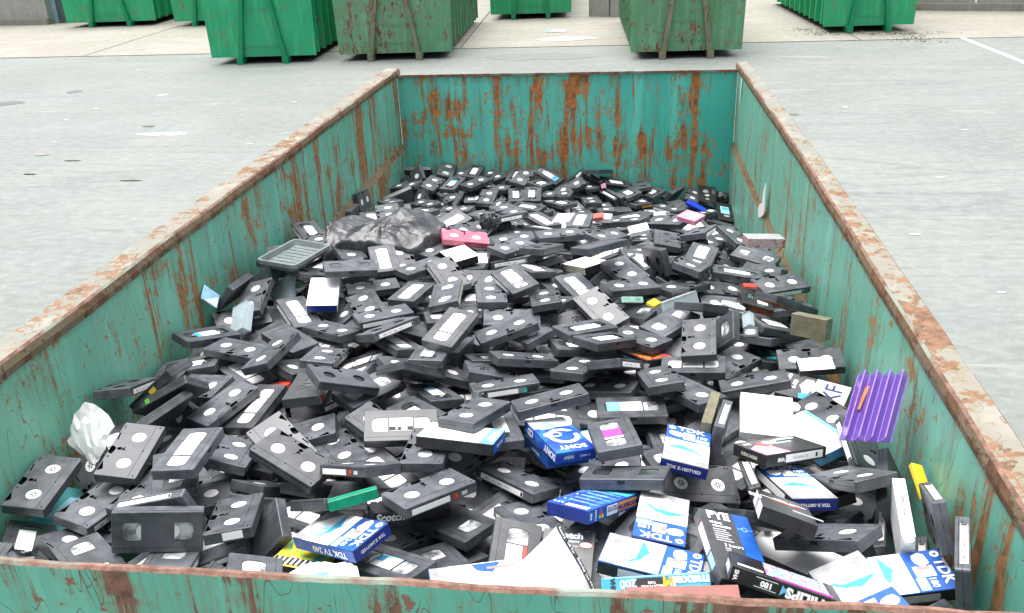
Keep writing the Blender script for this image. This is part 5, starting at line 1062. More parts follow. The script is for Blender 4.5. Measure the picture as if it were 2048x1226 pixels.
('B','',(1.7044,2.4268,1.5743),(0.6288,-0.0978,-0.0013,0.7714),'flat black cassette, two white hubs, nearest in front of the blue plastic sleeve'),
('E','s',(1.6889,2.4275,1.6164),(0.6732,0.4702,0.3928,0.4141),'black cassette standing on edge, spine label up, nearest in front of the blue plastic sleeve'),
('T1','',(1.0555,2.8266,1.5203),(0.8983,-0.0246,0.0444,-0.4365),'flat black cassette with white label and windows, nearest right of the film lump'),
('E','s',(0.8788,2.6057,1.6168),(0.7256,0.5069,0.3259,0.3324),'black cassette standing on edge, spine label up, nearest right of the film lump'),
('B','',(0.9114,2.783,1.5805),(0.4493,-0.0215,0.0072,0.8931),'flat black cassette, two white hubs, nearest right of the film lump'),
('TL','',(0.8931,3.7579,1.2794),(0.2038,-0.0004,-0.0162,0.9789),'flat black cassette with label, dark windows, nearest right of the film lump'),
('B','h',(0.7342,3.8716,1.25),(0.8181,0.2507,-0.1335,-0.5001),'tilted black cassette, two ringed hubs, nearest behind the film lump'),
('TL','',(0.8846,4.0693,1.2568),(0.68,0.0727,-0.0306,0.729),'flat black cassette with label, dark windows, second nearest right of the film lump'),
('TL','',(0.7854,4.109,1.2403),(0.6557,0.0494,-0.0415,0.7522),'flat black cassette with label, dark windows, nearest behind the film lump'),
('B','',(0.6161,4.0371,1.2503),(0.7283,0.0644,-0.0378,0.6812),'flat black cassette, two white hubs, nearest behind the film lump'),
('E','',(0.4148,3.9418,1.2067),(0.7157,0.2096,0.1137,0.6564),'black cassette standing on edge, nearest behind the film lump'),
('B','',(0.3701,4.1132,1.2349),(0.4721,-0.0036,-0.063,0.8793),'flat black cassette, two white hubs, second nearest left of the film lump'),
('TL','c',(0.372,4.2313,1.2764),(0.7851,0.045,-0.0512,0.6156),'flat black cassette with label, dark windows, nearest right of the bin liner'),
('B','',(0.2406,4.2175,1.2823),(0.6178,-0.0476,0.1303,-0.774),'flat black cassette, two white hubs, second nearest behind the bin liner'),
('T0','',(0.2954,4.4242,1.3097),(0.6885,0.1513,0.0368,0.7083),'flat black cassette with clear windows, nearest behind the film lump'),
('B','',(0.3489,4.4251,1.271),(0.9526,0.0647,-0.0493,0.2933),'flat black cassette, two white hubs, third nearest behind the bin liner'),
('TL','',(0.4718,4.4218,1.2994),(0.6649,0.0184,0.0845,-0.7419),'flat black cassette with label, dark windows, second nearest right of the bin liner'),
('B','',(0.6045,4.4144,1.2758),(0.4298,-0.012,-0.0622,0.9007),'flat black cassette, two white hubs, third nearest behind the film lump'),
('E','',(0.7051,4.4318,1.1936),(0.7913,0.2614,0.0511,0.5504),'black cassette standing on edge, second nearest behind the film lump'),
('TL','',(0.7525,4.3675,1.2894),(0.6682,0.0394,0.0512,-0.7412),'flat black cassette with label, dark windows, third nearest behind the film lump'),
('B','',(0.8068,4.2831,1.3036),(0.5845,0.04,0.1195,-0.8016),'flat black cassette, two white hubs, fourth nearest behind the film lump'),
('TL','',(0.9107,4.2692,1.2653),(0.5672,-0.1265,0.0386,-0.8129),'flat black cassette with label, dark windows, fourth nearest behind the film lump'),
('T1','cyan',(0.9485,4.4253,1.2755),(0.9459,0.1253,0.1625,-0.2513),'tilted black cassette with white label and windows, nearest behind the film lump'),
('B','',(1.1052,4.2626,1.2473),(0.1748,0.1757,0.1332,-0.9596),'tilted black cassette, two white hubs, nearest right of the film lump'),
('B','',(1.0259,4.1462,1.2332),(0.0775,-0.0334,-0.0132,0.9963),'flat black cassette, two white hubs, third nearest right of the film lump'),
('TL','',(1.0684,4.0198,1.2171),(0.4971,-0.0667,0.0257,0.8647),'flat black cassette with label, dark windows, second nearest right of the pink cassette'),
('B','',(1.1903,4.3675,1.224),(0.8833,0.011,0.0019,-0.4687),'flat black cassette, two white hubs, sixth nearest right of the film lump'),
('E','s',(1.0633,4.4252,1.2383),(0.6949,0.3195,0.2988,0.5707),'black cassette standing on edge, spine label up, second nearest right of the film lump'),
('E','',(1.2473,4.4417,1.1959),(0.4243,-0.0093,-0.2066,0.8816),'black cassette standing on edge, second nearest right of the film lump'),
('E','',(1.2249,4.4361,1.3085),(0.6856,0.5158,0.4051,0.316),'black cassette standing on edge, second nearest left of the blue plastic sleeve'),
('TL','',(1.3684,4.4285,1.2246),(0.2425,-0.1638,0.0888,-0.9521),'flat black cassette with label, dark windows, fifth nearest left of the blue plastic sleeve'),
('TD','',(1.534,4.3979,1.2147),(0.6372,-0.068,-0.0292,0.7672),'flat black cassette with dark windows, nearest left of the blue plastic sleeve'),
('B','',(1.5992,4.4593,1.1591),(0.9892,0.0554,0.1238,-0.0547),'flat black cassette, two white hubs, second nearest left of the blue plastic sleeve'),
('E','',(1.7105,4.4324,1.1209),(0.8273,0.2471,0.1477,0.4823),'black cassette standing on edge, nearest left of the grey-figured box'),
('TL','c',(1.6035,4.3243,1.1931),(0.4863,-0.13,-0.1254,0.8549),'flat black cassette with label, dark windows, nearest left of the grey-figured box'),
('TL','',(1.4656,4.2452,1.2115),(0.5649,-0.1225,-0.0987,0.81),'flat black cassette with label, dark windows, fourth nearest left of the blue plastic sleeve'),
('TL','s yellow',(1.5234,4.2068,1.1622),(0.9063,-0.0008,0.075,0.416),'flat black cassette with label, dark windows, third nearest left of the blue plastic sleeve'),
('E','s',(1.3605,4.2584,1.1262),(0.4828,-0.0817,-0.1728,0.8546),'black cassette standing on edge, spine label up, nearest left of the blue plastic sleeve'),
('E','',(1.3887,4.267,1.1298),(0.4659,-0.0575,-0.1309,0.8732),'black cassette standing on edge, nearest left of the blue plastic sleeve'),
('B','',(1.2369,4.0755,1.2156),(0.7635,-0.0412,-0.041,-0.6432),'flat black cassette, two white hubs, fifth nearest right of the film lump'),
('B','',(1.3169,4.0118,1.1925),(0.785,-0.03,-0.0095,-0.6187),'flat black cassette, two white hubs, fourth nearest left of the grey-figured box'),
('B','',(1.1819,3.9131,1.2027),(0.7767,-0.0648,-0.0595,-0.6237),'flat black cassette, two white hubs, fourth nearest right of the film lump'),
('N','',(1.4175,4.069,1.1608),(0.6553,-0.0638,0.0533,0.7508),'flat plain black cassette, nearest left of the blue plastic sleeve'),
('TD','',(1.2697,4.065,1.1463),(0.6243,-0.1239,-0.0521,0.7695),'flat black cassette with dark windows, nearest right of the film lump'),
('TL','',(1.5738,4.1916,1.1145),(0.3262,-0.1475,0.0365,-0.933),'flat black cassette with label, dark windows, nearest left of the blue plastic sleeve'),
('N','',(1.9914,4.0059,1.0968),(0.0181,0.1351,0.0692,0.9882),'flat plain black cassette, nearest in front of the blue plastic sleeve'),
('B','',(1.8497,4.4188,1.1416),(0.7634,0.1513,0.0736,0.6236),'flat black cassette, two white hubs, nearest left of the grey-figured box'),
('B','',(0.0168,3.4462,1.4338),(0.5811,0.4285,0.4784,0.4999),'steep black cassette, two white hubs, nearest behind the bin liner'),
('E','',(0.0896,3.9713,1.2515),(0.9091,0.3098,-0.0552,0.2728),'black cassette standing on edge, nearest behind the bin liner'),
('B','',(0.11,4.3012,1.2942),(0.861,0.4005,-0.3038,0.0772),'steep black cassette, two white hubs, second nearest left of the film lump'),
('E','yel',(0.0979,4.5048,1.2429),(0.962,0.2725,0.0007,0.0195),'black cassette standing on edge, second nearest behind the bin liner'),
('B','',(0.1109,4.093,1.3069),(0.986,0.02,-0.0917,-0.1381),'flat black cassette, two white hubs, nearest behind the bin liner'),
('B','',(0.1902,4.0401,1.263),(0.2631,-0.2395,-0.4093,0.8401),'steep black cassette, two white hubs, nearest behind the pink cassette'),
('B','',(0.2779,3.8541,1.2664),(0.3534,-0.0497,-0.0008,0.9342),'flat black cassette, two white hubs, nearest right of the bin liner'),
('TL','',(0.1043,2.4635,1.5648),(0.4135,-0.0113,-0.009,-0.9104),'flat black cassette with label, dark windows, nearest behind the grey tray'),
('E','',(0.0193,3.2155,1.3682),(0.6946,0.033,0.1114,0.7099),'black cassette standing on edge, nearest left of the bin liner'),
('T1','',(0.4297,0.5971,1.7105),(0.7258,0.0091,-0.0267,-0.6874),'flat black cassette with white label and windows, second nearest right of the crumpled paper'),
('T1','',(0.8682,0.6863,1.603),(0.3842,-0.0105,-0.0188,0.923),'flat black cassette with white label and windows, nearest behind the green sleeve'),
('TL','s',(0.5242,0.4601,1.5524),(0.9766,0.095,-0.1533,0.117),'flat black cassette with label, dark windows, nearest left of the 240 box'),
('B','',(1.0536,0.782,1.6115),(0.4806,-0.0902,0.0817,-0.8684),'flat black cassette, two white hubs, nearest in front of the black-sided white box'),
('N','',(0.3592,1.4363,1.5845),(0.3269,0.0322,0.0027,0.9445),'flat plain black cassette, nearest behind the embossed grey box'),
('TL','',(1.124,0.8467,1.6497),(0.8145,-0.0151,-0.002,-0.58),'flat black cassette with label, dark windows, nearest right of the black-sided white box'),
('B','',(0.4168,0.5836,1.5781),(0.2476,-0.0142,-0.0069,-0.9687),'flat black cassette, two white hubs, second nearest left of the 240 box'),
('T0','',(1.3929,0.4004,1.623),(0.8714,0.0142,0.0379,-0.4889),'flat black cassette with clear windows, nearest right of the E 210 box'),
('TL','',(0.3751,0.6089,1.6375),(0.8476,0.0022,0.0012,-0.5306),'flat black cassette with label, dark windows, nearest right of the crumpled paper'),
('TL','',(1.5287,0.4489,1.6425),(0.2563,-0.0525,-0.0401,0.9643),'flat black cassette with label, dark windows, nearest left of the blue-banded box'),
('TL','',(1.1379,0.5957,1.5486),(0.8864,0.1167,0.0477,0.4455),'flat black cassette with label, dark windows, nearest behind the E 210 box'),
('B','',(0.3183,0.5806,1.6037),(0.7797,-0.0047,-0.005,0.6262),'flat black cassette, two white hubs, nearest in front of the crumpled paper'),
('N','s',(0.7995,0.5925,1.5782),(0.6757,-0.0303,0.0214,0.7363),'flat plain black cassette, nearest in front of the green sleeve'),
('B','',(1.9387,0.7384,1.5482),(0.2157,0.0084,0.0087,0.9764),'flat black cassette, two white hubs, nearest left of the yellow sleeve'),
('T1','',(0.7128,0.5619,1.5492),(0.1074,0.0762,0.0646,0.9892),'flat black cassette with white label and windows, nearest left of the 240 box'),
('N','s',(1.7078,1.0649,1.5443),(0.4318,-0.0249,0.0174,-0.9015),'flat plain black cassette, nearest left of the white carton'),
('B','s',(0.4368,1.7469,1.546),(0.9004,0.1738,-0.1235,-0.3792),'tilted black cassette, two white hubs and label, nearest in front of the blue-ended white box'),
('B','',(1.224,1.3389,1.5726),(0.6839,0.0116,0.0012,-0.7295),'flat black cassette, two white hubs, third nearest left of the red-orange print box'),
('B','',(1.312,1.1077,1.5358),(0.9974,0.0599,0.0367,0.015),'flat black cassette, two white hubs, nearest behind the blue ring box'),
('TL','s',(0.9109,0.9388,1.6127),(0.2882,0.0458,0.022,0.9562),'flat black cassette with label, dark windows, nearest left of the black-sided white box'),
('TL','s',(0.1048,2.3985,1.6135),(0.8863,-0.0091,0.075,-0.4569),'flat black cassette with label, dark windows, second nearest behind the grey tray'),
('T1','s',(1.5165,1.1243,1.504),(0.0613,-0.0047,0.0267,0.9977),'flat black cassette with white label and windows, nearest behind the upright white box'),
('B','',(1.8757,1.5415,1.5697),(0.823,-0.1277,0.1432,0.5346),'tilted black cassette, two white hubs, nearest behind the teal print box'),
('T0','s',(1.7263,0.1442,1.6993),(0.9355,0.06,0.058,-0.3434),'flat black cassette with clear windows, nearest in front of the city print box'),
('B','',(1.7962,1.8521,1.5431),(0.0439,-0.0666,0.0708,-0.9943),'flat black cassette, two white hubs, nearest left of the pale-lettered box'),
('N','',(0.7411,1.5789,1.561),(0.9641,-0.0252,-0.0182,-0.2636),'flat plain black cassette, nearest right of the blue-ended white box'),
('T0','',(1.144,0.7742,1.5337),(0.7058,0.0176,0.0076,-0.7082),'flat black cassette with clear windows, nearest in front of the black-sided white box'),
('B','',(0.5298,4.1714,1.3004),(0.4333,0.0237,0.035,-0.9002),'flat black cassette, two white hubs, second nearest behind the film lump'),
('B','',(1.418,1.3062,1.5679),(0.9901,0.0339,-0.0251,-0.1336),'flat black cassette, two white hubs, nearest left of the red-orange print box'),
('B','',(0.1591,0.9109,1.5312),(0.2192,-0.1212,-0.0607,0.9662),'flat black cassette, two white hubs, second nearest right of the crumpled paper'),
('N','s',(0.6175,1.1326,1.5705),(0.9195,-0.0365,-0.0568,0.3873),'flat plain black cassette, nearest right of the embossed grey box'),
('B','',(1.1079,0.658,1.5447),(0.298,0.0984,-0.0789,0.9462),'flat black cassette, two white hubs, nearest left of the orange-spined blue box'),
('N','',(1.0537,0.4299,1.5526),(0.3562,-0.0157,-0.1341,-0.9246),'flat plain black cassette, nearest right of the 240 box'),
('N','',(0.237,1.5161,1.5475),(0.9175,0.0526,-0.1006,0.3813),'flat plain black cassette, second nearest behind the embossed grey box'),
('N','s',(0.5114,1.1365,1.5059),(0.5494,-0.004,0.0157,0.8354),'flat plain black cassette, nearest in front of the embossed grey box'),
('TL','',(1.4911,0.5525,1.5939),(0.9145,0.1043,-0.0911,0.3802),'flat black cassette with label, dark windows, nearest right of the orange-spined blue box'),
('TL','s',(1.2706,0.6817,1.5419),(0.714,-0.0078,0.0129,-0.6999),'flat black cassette with label, dark windows, nearest left of the orange-spined blue box'),
('B','',(1.9529,0.943,1.5472),(0.1535,-0.0487,0.0035,0.9869),'flat black cassette, two white hubs, nearest right of the fan print box'),
('TL','',(1.107,0.6168,1.5479),(0.0773,-0.073,0.0685,-0.992),'flat black cassette with label, dark windows, nearest in front of the black-sided white box'),
('B','',(1.7187,0.9647,1.5216),(0.937,-0.0564,-0.0006,0.3449),'flat black cassette, two white hubs, nearest right of the upright white box'),
('B','s',(1.6929,4.1081,1.1591),(0.9195,-0.0509,0.0049,-0.3896),'flat black cassette, two white hubs and label, nearest left of the blue plastic sleeve'),
('B','',(1.1367,2.2081,1.5666),(0.5716,-0.1919,0.0157,0.7976),'tilted black cassette, two white hubs, nearest in front of the film lump'),
('T0','s',(0.5504,1.6032,1.4658),(0.9284,0.0409,-0.0396,-0.3671),'flat black cassette with clear windows, nearest behind the embossed grey box'),
]
for kind, opts, loc, q, label in TAPES:
    r = put('video_cassette', None, None, None, label=label, category='video cassette', group=GRP); place(r, loc, q)
    tape_parts(kind, opts.split(), r)
THINGS = [
('clear_case','clearcase','',(0.19,0.11,0.02),(0.5635,0.3466,1.5571),(0.9706,-0.1737,-0.0981,-0.1344),'clear white plastic case lying open by the near rim','clear case'),
('cassette_box','rainbow','',(0.19,0.106,0.028),(0.7667,0.4226,1.5799),(0.7507,-0.0647,0.0836,0.6521),'green, orange and blue swirl box half under a blue and white box','cassette box'),
('cassette_box','teal','',(0.19,0.106,0.028),(0.0586,0.606,1.5074),(0.6987,0.0043,0.1081,0.7071),'clear teal case with bead print in the near left corner','cassette box'),
('cassette_box','green','',(0.105,0.026,0.022),(0.8834,0.4168,1.7345),(0.967,-0.1556,-0.0846,0.183),'green card sleeve with one folded end, near the middle front','cassette box'),
('cassette_box','scotchblack','',(0.19,0.106,0.028),(0.9483,0.5338,1.635),(0.3267,-0.1374,-0.0654,-0.9328),'black box with bold white script under the cassette with a coloured disc spine','cassette box'),
('cassette_box','sonywhite','',(0.19,0.106,0.028),(1.059,0.7083,1.7001),(0.9908,-0.1132,0.0052,-0.0736),'white and sky blue box with black front side, left of the ring box','cassette box'),
('cassette_box','tdk240','',(0.106,0.19,0.028),(0.8603,0.3848,1.6596),(0.5088,0.0674,-0.0955,-0.8529),'blue and white box numbered 240, left of centre near the front','cassette box'),
('cassette_box','tdkside','',(0.19,0.106,0.028),(1.1667,0.2751,1.642),(0.9884,-0.0093,0.0169,0.1509),'white and grey box half under the big white sheet','cassette box'),
('cassette_box','blockbuster','',(0.106,0.19,0.028),(1.3821,0.4874,1.6912),(0.9428,-0.1759,-0.0457,-0.2796),'blue box with an orange panel on its spine and printed lines','cassette box'),
('cassette_box','tdk180','',(0.106,0.19,0.028),(1.5208,0.4474,1.6807),(0.0596,0.0618,0.0648,0.9942),'pale cyan box numbered 180, upside down, left of the grey box with a blue band','cassette box'),
('cassette_box','tdk180','open',(0.106,0.19,0.028),(1.4985,0.2983,1.6985),(0.629,-0.0744,-0.0207,-0.7735),'white and blue box numbered 180 with a black cassette in it, behind the cyan spine','cassette box'),
('cassette_box','scotch','',(0.106,0.19,0.028),(1.3317,0.33,1.6446),(0.994,0.1068,0.0159,-0.0166),'dark grey box numbered E 210 with white lines and a coloured disc','cassette box'),
('cassette_box','maxell','',(0.187,0.025,0.103),(1.5057,0.2285,1.7204),(0.0406,0.0398,0.3768,-0.9245),'cyan and blue box showing its narrow spine with 200 on it','cassette box'),
('book','redbrown','',(0.19,0.106,0.028),(1.5496,0.0978,1.7623),(0.9941,0.1021,-0.021,0.03),'dull red cover lying flat against the near rim','book'),
('cassette_box','pye','',(0.106,0.19,0.028),(1.6489,0.3319,1.7122),(0.9832,0.0254,0.1602,0.0837),'dark grey box with a broad blue band down its right side','cassette box'),
('cassette_box','blackprint','',(0.106,0.19,0.028),(1.7569,0.4192,1.7393),(0.9641,-0.2149,0.1366,-0.0751),'black box with a white spine label, right of the blue banded grey box','cassette box'),
('white_sleeve','whitecard','dash',(0.19,0.106,0.028),(1.7961,0.4912,1.5764),(0.9475,-0.0314,-0.0156,-0.3177),'wide white sleeve with black dashes under the black box with the city print','sleeve'),
('cassette_box','philips','',(0.19,0.106,0.028),(1.7206,0.2055,1.7469),(0.0591,0.1277,0.2186,0.9656),'black box with a city night print and big white letters on its spine','cassette box'),
('cassette_box','tdk180','open',(0.106,0.19,0.028),(1.9608,0.3159,1.6775),(0.7411,0.0565,-0.0405,-0.6677),'bright blue box numbered 180 with a black cassette inside, by the right wall','cassette box'),
('cassette_box','tdk180','',(0.106,0.19,0.028),(1.8767,0.2407,1.6972),(0.1525,0.1575,-0.0253,-0.9753),'cyan, white and blue box leaning on the near rim at bottom right','cassette box'),
('cassette_box','whitehand','',(0.187,0.025,0.103),(2.009,0.4673,1.6471),(0.7581,-0.0291,-0.0398,0.6502),'white box standing with handwriting on its narrow side, near the right wall','cassette box'),
('cassette_box','tdkE','',(0.106,0.19,0.028),(1.8224,0.6357,1.6495),(0.984,-0.1083,0.0478,0.1332),'white, blue and cyan box with dark blue front end, below the fan print box','cassette box'),
('cassette_box','memorex','',(0.19,0.106,0.028),(1.806,0.7492,1.6692),(0.304,-0.0618,-0.1374,-0.9407),'black box with a red and white fan print and handwritten spine','cassette box'),
('cassette_box','blackbox','',(0.19,0.106,0.028),(1.8849,0.7013,1.6004),(0.7934,-0.0103,-0.159,-0.5874),'black box with a small white label, right of the fan print box','cassette box'),
('cassette_box','cyanwhite','front',(0.19,0.106,0.028),(1.9299,0.9619,1.5791),(0.8559,0.0575,-0.0729,-0.5088),'white box with a cyan edge behind the fan print box','cassette box'),
('sleeve','yellowE','',(0.092,0.026,0.012),(2.0708,0.5969,1.7128),(0.6566,0.22,0.0216,0.7211),'bright yellow sleeve stuck between cassettes at the right wall','sleeve'),
('carton','whitebox','front',(0.128,0.125,0.025),(1.7968,0.9192,1.6633),(0.9796,0.1956,0.0277,-0.0376),'plain white carton standing upright with a round flap','carton'),
('sleeve','khaki','',(0.187,0.025,0.103),(1.6532,0.9008,1.6028),(0.7771,-0.0084,0.0547,0.6269),'khaki strip of a sleeve leaning left of the upright white carton','sleeve'),
('cassette_box','tdkF','',(0.106,0.19,0.028),(1.5861,0.7242,1.6782),(0.9928,-0.0598,0.0829,-0.063),'white and blue box upright in the middle with a dark blue lower end','cassette box'),
('cassette_box','sony','',(0.106,0.19,0.028),(1.2868,0.7849,1.6589),(0.2491,-0.0551,-0.0581,-0.9652),'blue box with a big white ring printed on top','cassette box'),
('cassette_box','blue2','',(0.106,0.19,0.028),(1.2754,0.8236,1.6057),(0.1996,-0.0031,-0.128,-0.9715),'plain blue box directly under the blue ring box','cassette box'),
('cassette_box','cyanwhite','',(0.106,0.19,0.028),(1.3517,0.9469,1.5416),(0.9731,-0.1646,-0.0411,0.1556),'white box with a cyan end tucked behind the blue ring box','cassette box'),
('plastic_scrap','red','',(0.07,0.06,0.02),(0.4295,1.1497,1.5756),(0.9914,-0.0796,-0.1031,0.0123),'crumpled red scrap left of the middle of the heap','plastic scrap'),
('cassette_box','greybox','',(0.106,0.19,0.028),(0.5593,1.0602,1.6272),(0.9968,-0.0369,-0.053,0.0465),'embossed dark grey box left of the middle of the heap','cassette box'),
('cassette_box','colorblack','',(0.19,0.106,0.028),(1.5069,1.4387,1.5505),(0.4935,-0.0665,0.0976,0.8617),'black box printed red, orange and blue, right of the middle','cassette box'),
('empty_case','frame','',(0.19,0.106,0.028),(1.6176,1.7423,1.5798),(0.7756,0.4722,0.2547,0.3325),'empty clear frame of a case lying right of the middle','empty case'),
('plastic_box','khakibox','front',(0.11,0.065,0.04),(2.0003,1.4115,1.6975),(0.7429,0.5887,-0.2339,-0.2166),'murky khaki plastic box standing by the right wall','plastic box'),
('small_cassette','smallblack','',(0.042,0.03,0.02),(1.8173,1.3877,1.6793),(0.8896,0.4387,-0.1089,-0.0656),'small black cassette with one pale window, left of the khaki box','small cassette'),
('cassette_box','tealprint','',(0.106,0.19,0.028),(1.9059,1.4886,1.5224),(0.9905,-0.1273,0.0513,0.0023),'black box with teal print right of the middle, before the khaki box','cassette box'),
('small_box','scribble','',(0.095,0.058,0.02),(1.9711,1.208,1.6585),(0.9955,0.0798,-0.0465,0.0194),'small white topped box with scribbles near the right wall','small box'),
('cassette_box','konica','',(0.106,0.19,0.028),(1.9807,1.2505,1.5442),(0.8375,0.0655,-0.0637,0.5387),'grey and white box with giant blue XF letters','cassette box'),
('card','bluecard','',(0.06,0.07,0.004),(0.0235,1.6053,1.6744),(0.4696,0.4712,0.2233,0.7125),'small blue and white card leaning at the left wall','card'),
('clear_case','brokencase','',(0.12,0.1,0.02),(0.1977,1.8502,1.5879),(0.8518,0.3871,-0.3508,-0.0394),'broken clear case holding silvery paper near the left wall','clear case'),
('clear_case','clearcase','',(0.07,0.11,0.035),(0.1636,1.555,1.6082),(0.9095,0.2935,-0.2937,-0.0198),'clear bluish audio case standing by the left wall','clear case'),
('cassette_box','whiteblueend','',(0.106,0.19,0.028),(0.378,1.7472,1.6144),(0.9909,0.0694,0.041,0.108),'plain white box with a dark blue end, left part of the heap','cassette box'),
('white_sleeve','whitetop','',(0.106,0.19,0.028),(0.8042,2.1336,1.6117),(0.9659,-0.0361,-0.0664,0.2475),'white topped sleeve just in front of the pink cassette','sleeve'),
('paper_scrap','paper','',(0.035,0.05,0.003),(0.9073,2.0435,1.654),(0.9636,0.201,0.103,0.143),'small white paper scrap right of the sleeve before the pink cassette','paper scrap'),
('white_sleeve','whitetop','',(0.19,0.106,0.028),(1.293,2.1249,1.5819),(0.478,-0.1261,0.0222,0.869),'white topped black sleeve with a striped side label, centre of the heap','sleeve'),
('sticker','yellow','',(0.05,0.03,0.01),(1.5354,1.659,1.6464),(0.8664,0.092,0.0983,0.4808),'bright yellow sticker piece right of centre','sticker'),
('card','mintlabel','',(0.09,0.02,0.01),(1.4635,1.6901,1.6475),(0.8346,0.421,0.2723,0.228),'mint green label strip by the yellow sticker piece','card'),
('cassette_box','pattern','',(0.14,0.09,0.035),(1.9622,2.2298,1.6458),(0.0536,-0.0177,-0.0619,-0.9965),'red and black patterned box at the right wall','cassette box'),
('cassette_box','tealtext','',(0.106,0.19,0.028),(1.8844,1.8299,1.5763),(0.9914,-0.0286,0.1252,-0.0261),'black box with pale letters and a white square left of the right wall','cassette box'),
('paper_fan','whitefan','',(0.1,0.045,0.02),(1.7947,1.6873,1.6161),(0.9562,-0.0496,0.0605,-0.282),'fan of white oval sheets right of the middle','paper fan'),
('clear_case','clearcase','',(0.03,0.05,0.02),(1.8327,1.5283,1.651),(0.8769,0.2365,-0.4056,-0.1027),'small clear plastic clip beside the white paper fan','clear case'),
('cassette_box','colorblack','',(0.19,0.106,0.028),(1.8746,1.6875,1.5615),(0.29,-0.1549,-0.0309,-0.9439),'black box with a small coloured print left of the khaki box','cassette box'),
('plastic_scrap','red','',(0.05,0.02,0.01),(1.8638,1.8284,1.6408),(0.9595,0.126,0.1355,0.2123),'orange red scrap behind the dark box with pale letters','plastic scrap'),
('paper_scrap','paper','',(0.09,0.06,0.002),(1.1769,2.5621,1.6405),(0.9477,0.1605,-0.1456,-0.2344),'ragged white paper at the far centre of the heap','paper scrap'),
('paper_scrap','paper','',(0.08,0.05,0.02),(1.4949,2.4076,1.634),(0.9814,0.1505,-0.078,0.0897),'white crumpled card in front of the far long white sleeve','paper scrap'),
('plastic_scrap','red','',(0.04,0.03,0.02),(1.3302,2.5469,1.6427),(0.9645,0.2175,-0.1321,-0.071),'red scrap next to the white film at the far end','plastic scrap'),
('paper_scrap','paper','',(0.05,0.04,0.02),(1.3577,2.5666,1.6295),(0.9857,0.1285,-0.0227,-0.1068),'white film next to the red scrap at the far end','paper scrap'),
('paper_scrap','paper','',(0.05,0.02,0.02),(1.5877,2.5851,1.6402),(0.9436,0.2584,-0.1385,-0.1536),'white paper roll at the far right part of the heap','paper scrap'),
('white_sleeve','whitecard','',(0.19,0.106,0.028),(1.6834,2.7614,1.5018),(0.9771,0.0211,0.0331,-0.2091),'long white sleeve on a black case, far end of the heap','sleeve'),
('plastic_case','pinkcase','',(0.09,0.09,0.02),(1.7169,2.6516,1.6034),(0.9588,0.0295,0.0387,-0.28),'pale pink clear case at the far right','plastic case'),
('plastic_case','pinkcase','',(0.03,0.03,0.01),(1.3038,4.3203,1.2503),(0.8647,0.4633,-0.1939,-0.0068),'pink scrap at the far end wall','plastic case'),
('cassette_box','blackfig','',(0.106,0.19,0.028),(1.9379,4.3906,1.1545),(0.9925,0.1118,0.0435,-0.0242),'black box with pale grey figures in the far right corner','cassette box'),
('cassette_box','cyanlabel','',(0.106,0.19,0.028),(2.0294,4.2074,1.0988),(0.9853,0.1302,0.1083,0.0238),'black box with a pale cyan label in the far right corner','cassette box'),
('plastic_sleeve','blueplastic','',(0.12,0.06,0.015),(1.8534,4.1849,1.1589),(0.1284,0.2051,-0.0485,0.9691),'deep blue plastic sleeve in the far right corner','plastic sleeve'),
('plastic_tray','tray','',(0.27,0.16,0.03),(0.2176,1.925,1.6913),(0.7709,0.0114,0.0474,0.6351),'grey ribbed plastic tray resting at the left wall','tray'),
('paper_sheet','sheet','front',(0.2,0.15,0.002),(1.3143,0.2142,1.7228),(0.7545,0.3909,0.2712,0.452),'large blank white sheet with a dark printed strip at the near rim','paper sheet'),
('crumpled_paper','crumple','',(0.11,0.1,0.015),(0.0921,0.7346,1.6795),(0.7625,0.3895,-0.3715,0.3591),'crumpled white paper at the left wall near the front','crumpled paper'),
('plastic_film','bagwhite','',(0.13,0.1,0.04),(0.8469,0.2389,1.6598),(0.992,-0.0378,-0.0257,0.1181),'crumpled white plastic film with a blue patch at the near rim','plastic film'),
('cassette_rack','rack','front',(0.119,0.1809,0.0209),(2.0098,0.775,1.7933),(0.9158,0.2159,-0.2342,-0.2446),'purple clear plastic rack with zig-zag slots leaning on the right wall','rack'),
('bin_liner','binbag','',(0.48,0.36,0.04),(0.4535,2.3488,1.6484),(1,0,0,0),'shiny black bin liner spread over the heap at the left','bin liner'),
('plastic_film','lump','',(0.06,0.06,0.04),(0.8701,2.4639,1.6514),(0.9324,0.353,0.0482,0.0606),'lump of black plastic film with a ribbon, right of the pink cassette','plastic film'),
('bin_liner','sack','',(0.09,0.07,0.05),(2.0217,4.4765,1.1145),(0.8574,0.4208,0.2514,0.1567),'small black sack in the far right corner','bin liner'),
]
for name, a, opts, dims, loc, q, label, cat in THINGS:
    r = put(name, None, None, None, label=label, category=cat); place(r, loc, q)
    if a in ('binbag', 'tray', 'sheet', 'crumple', 'bagwhite', 'lump', 'rack', 'sack'): special(r, a, dims)
    else: build_art(r, a, dims, opts.split())
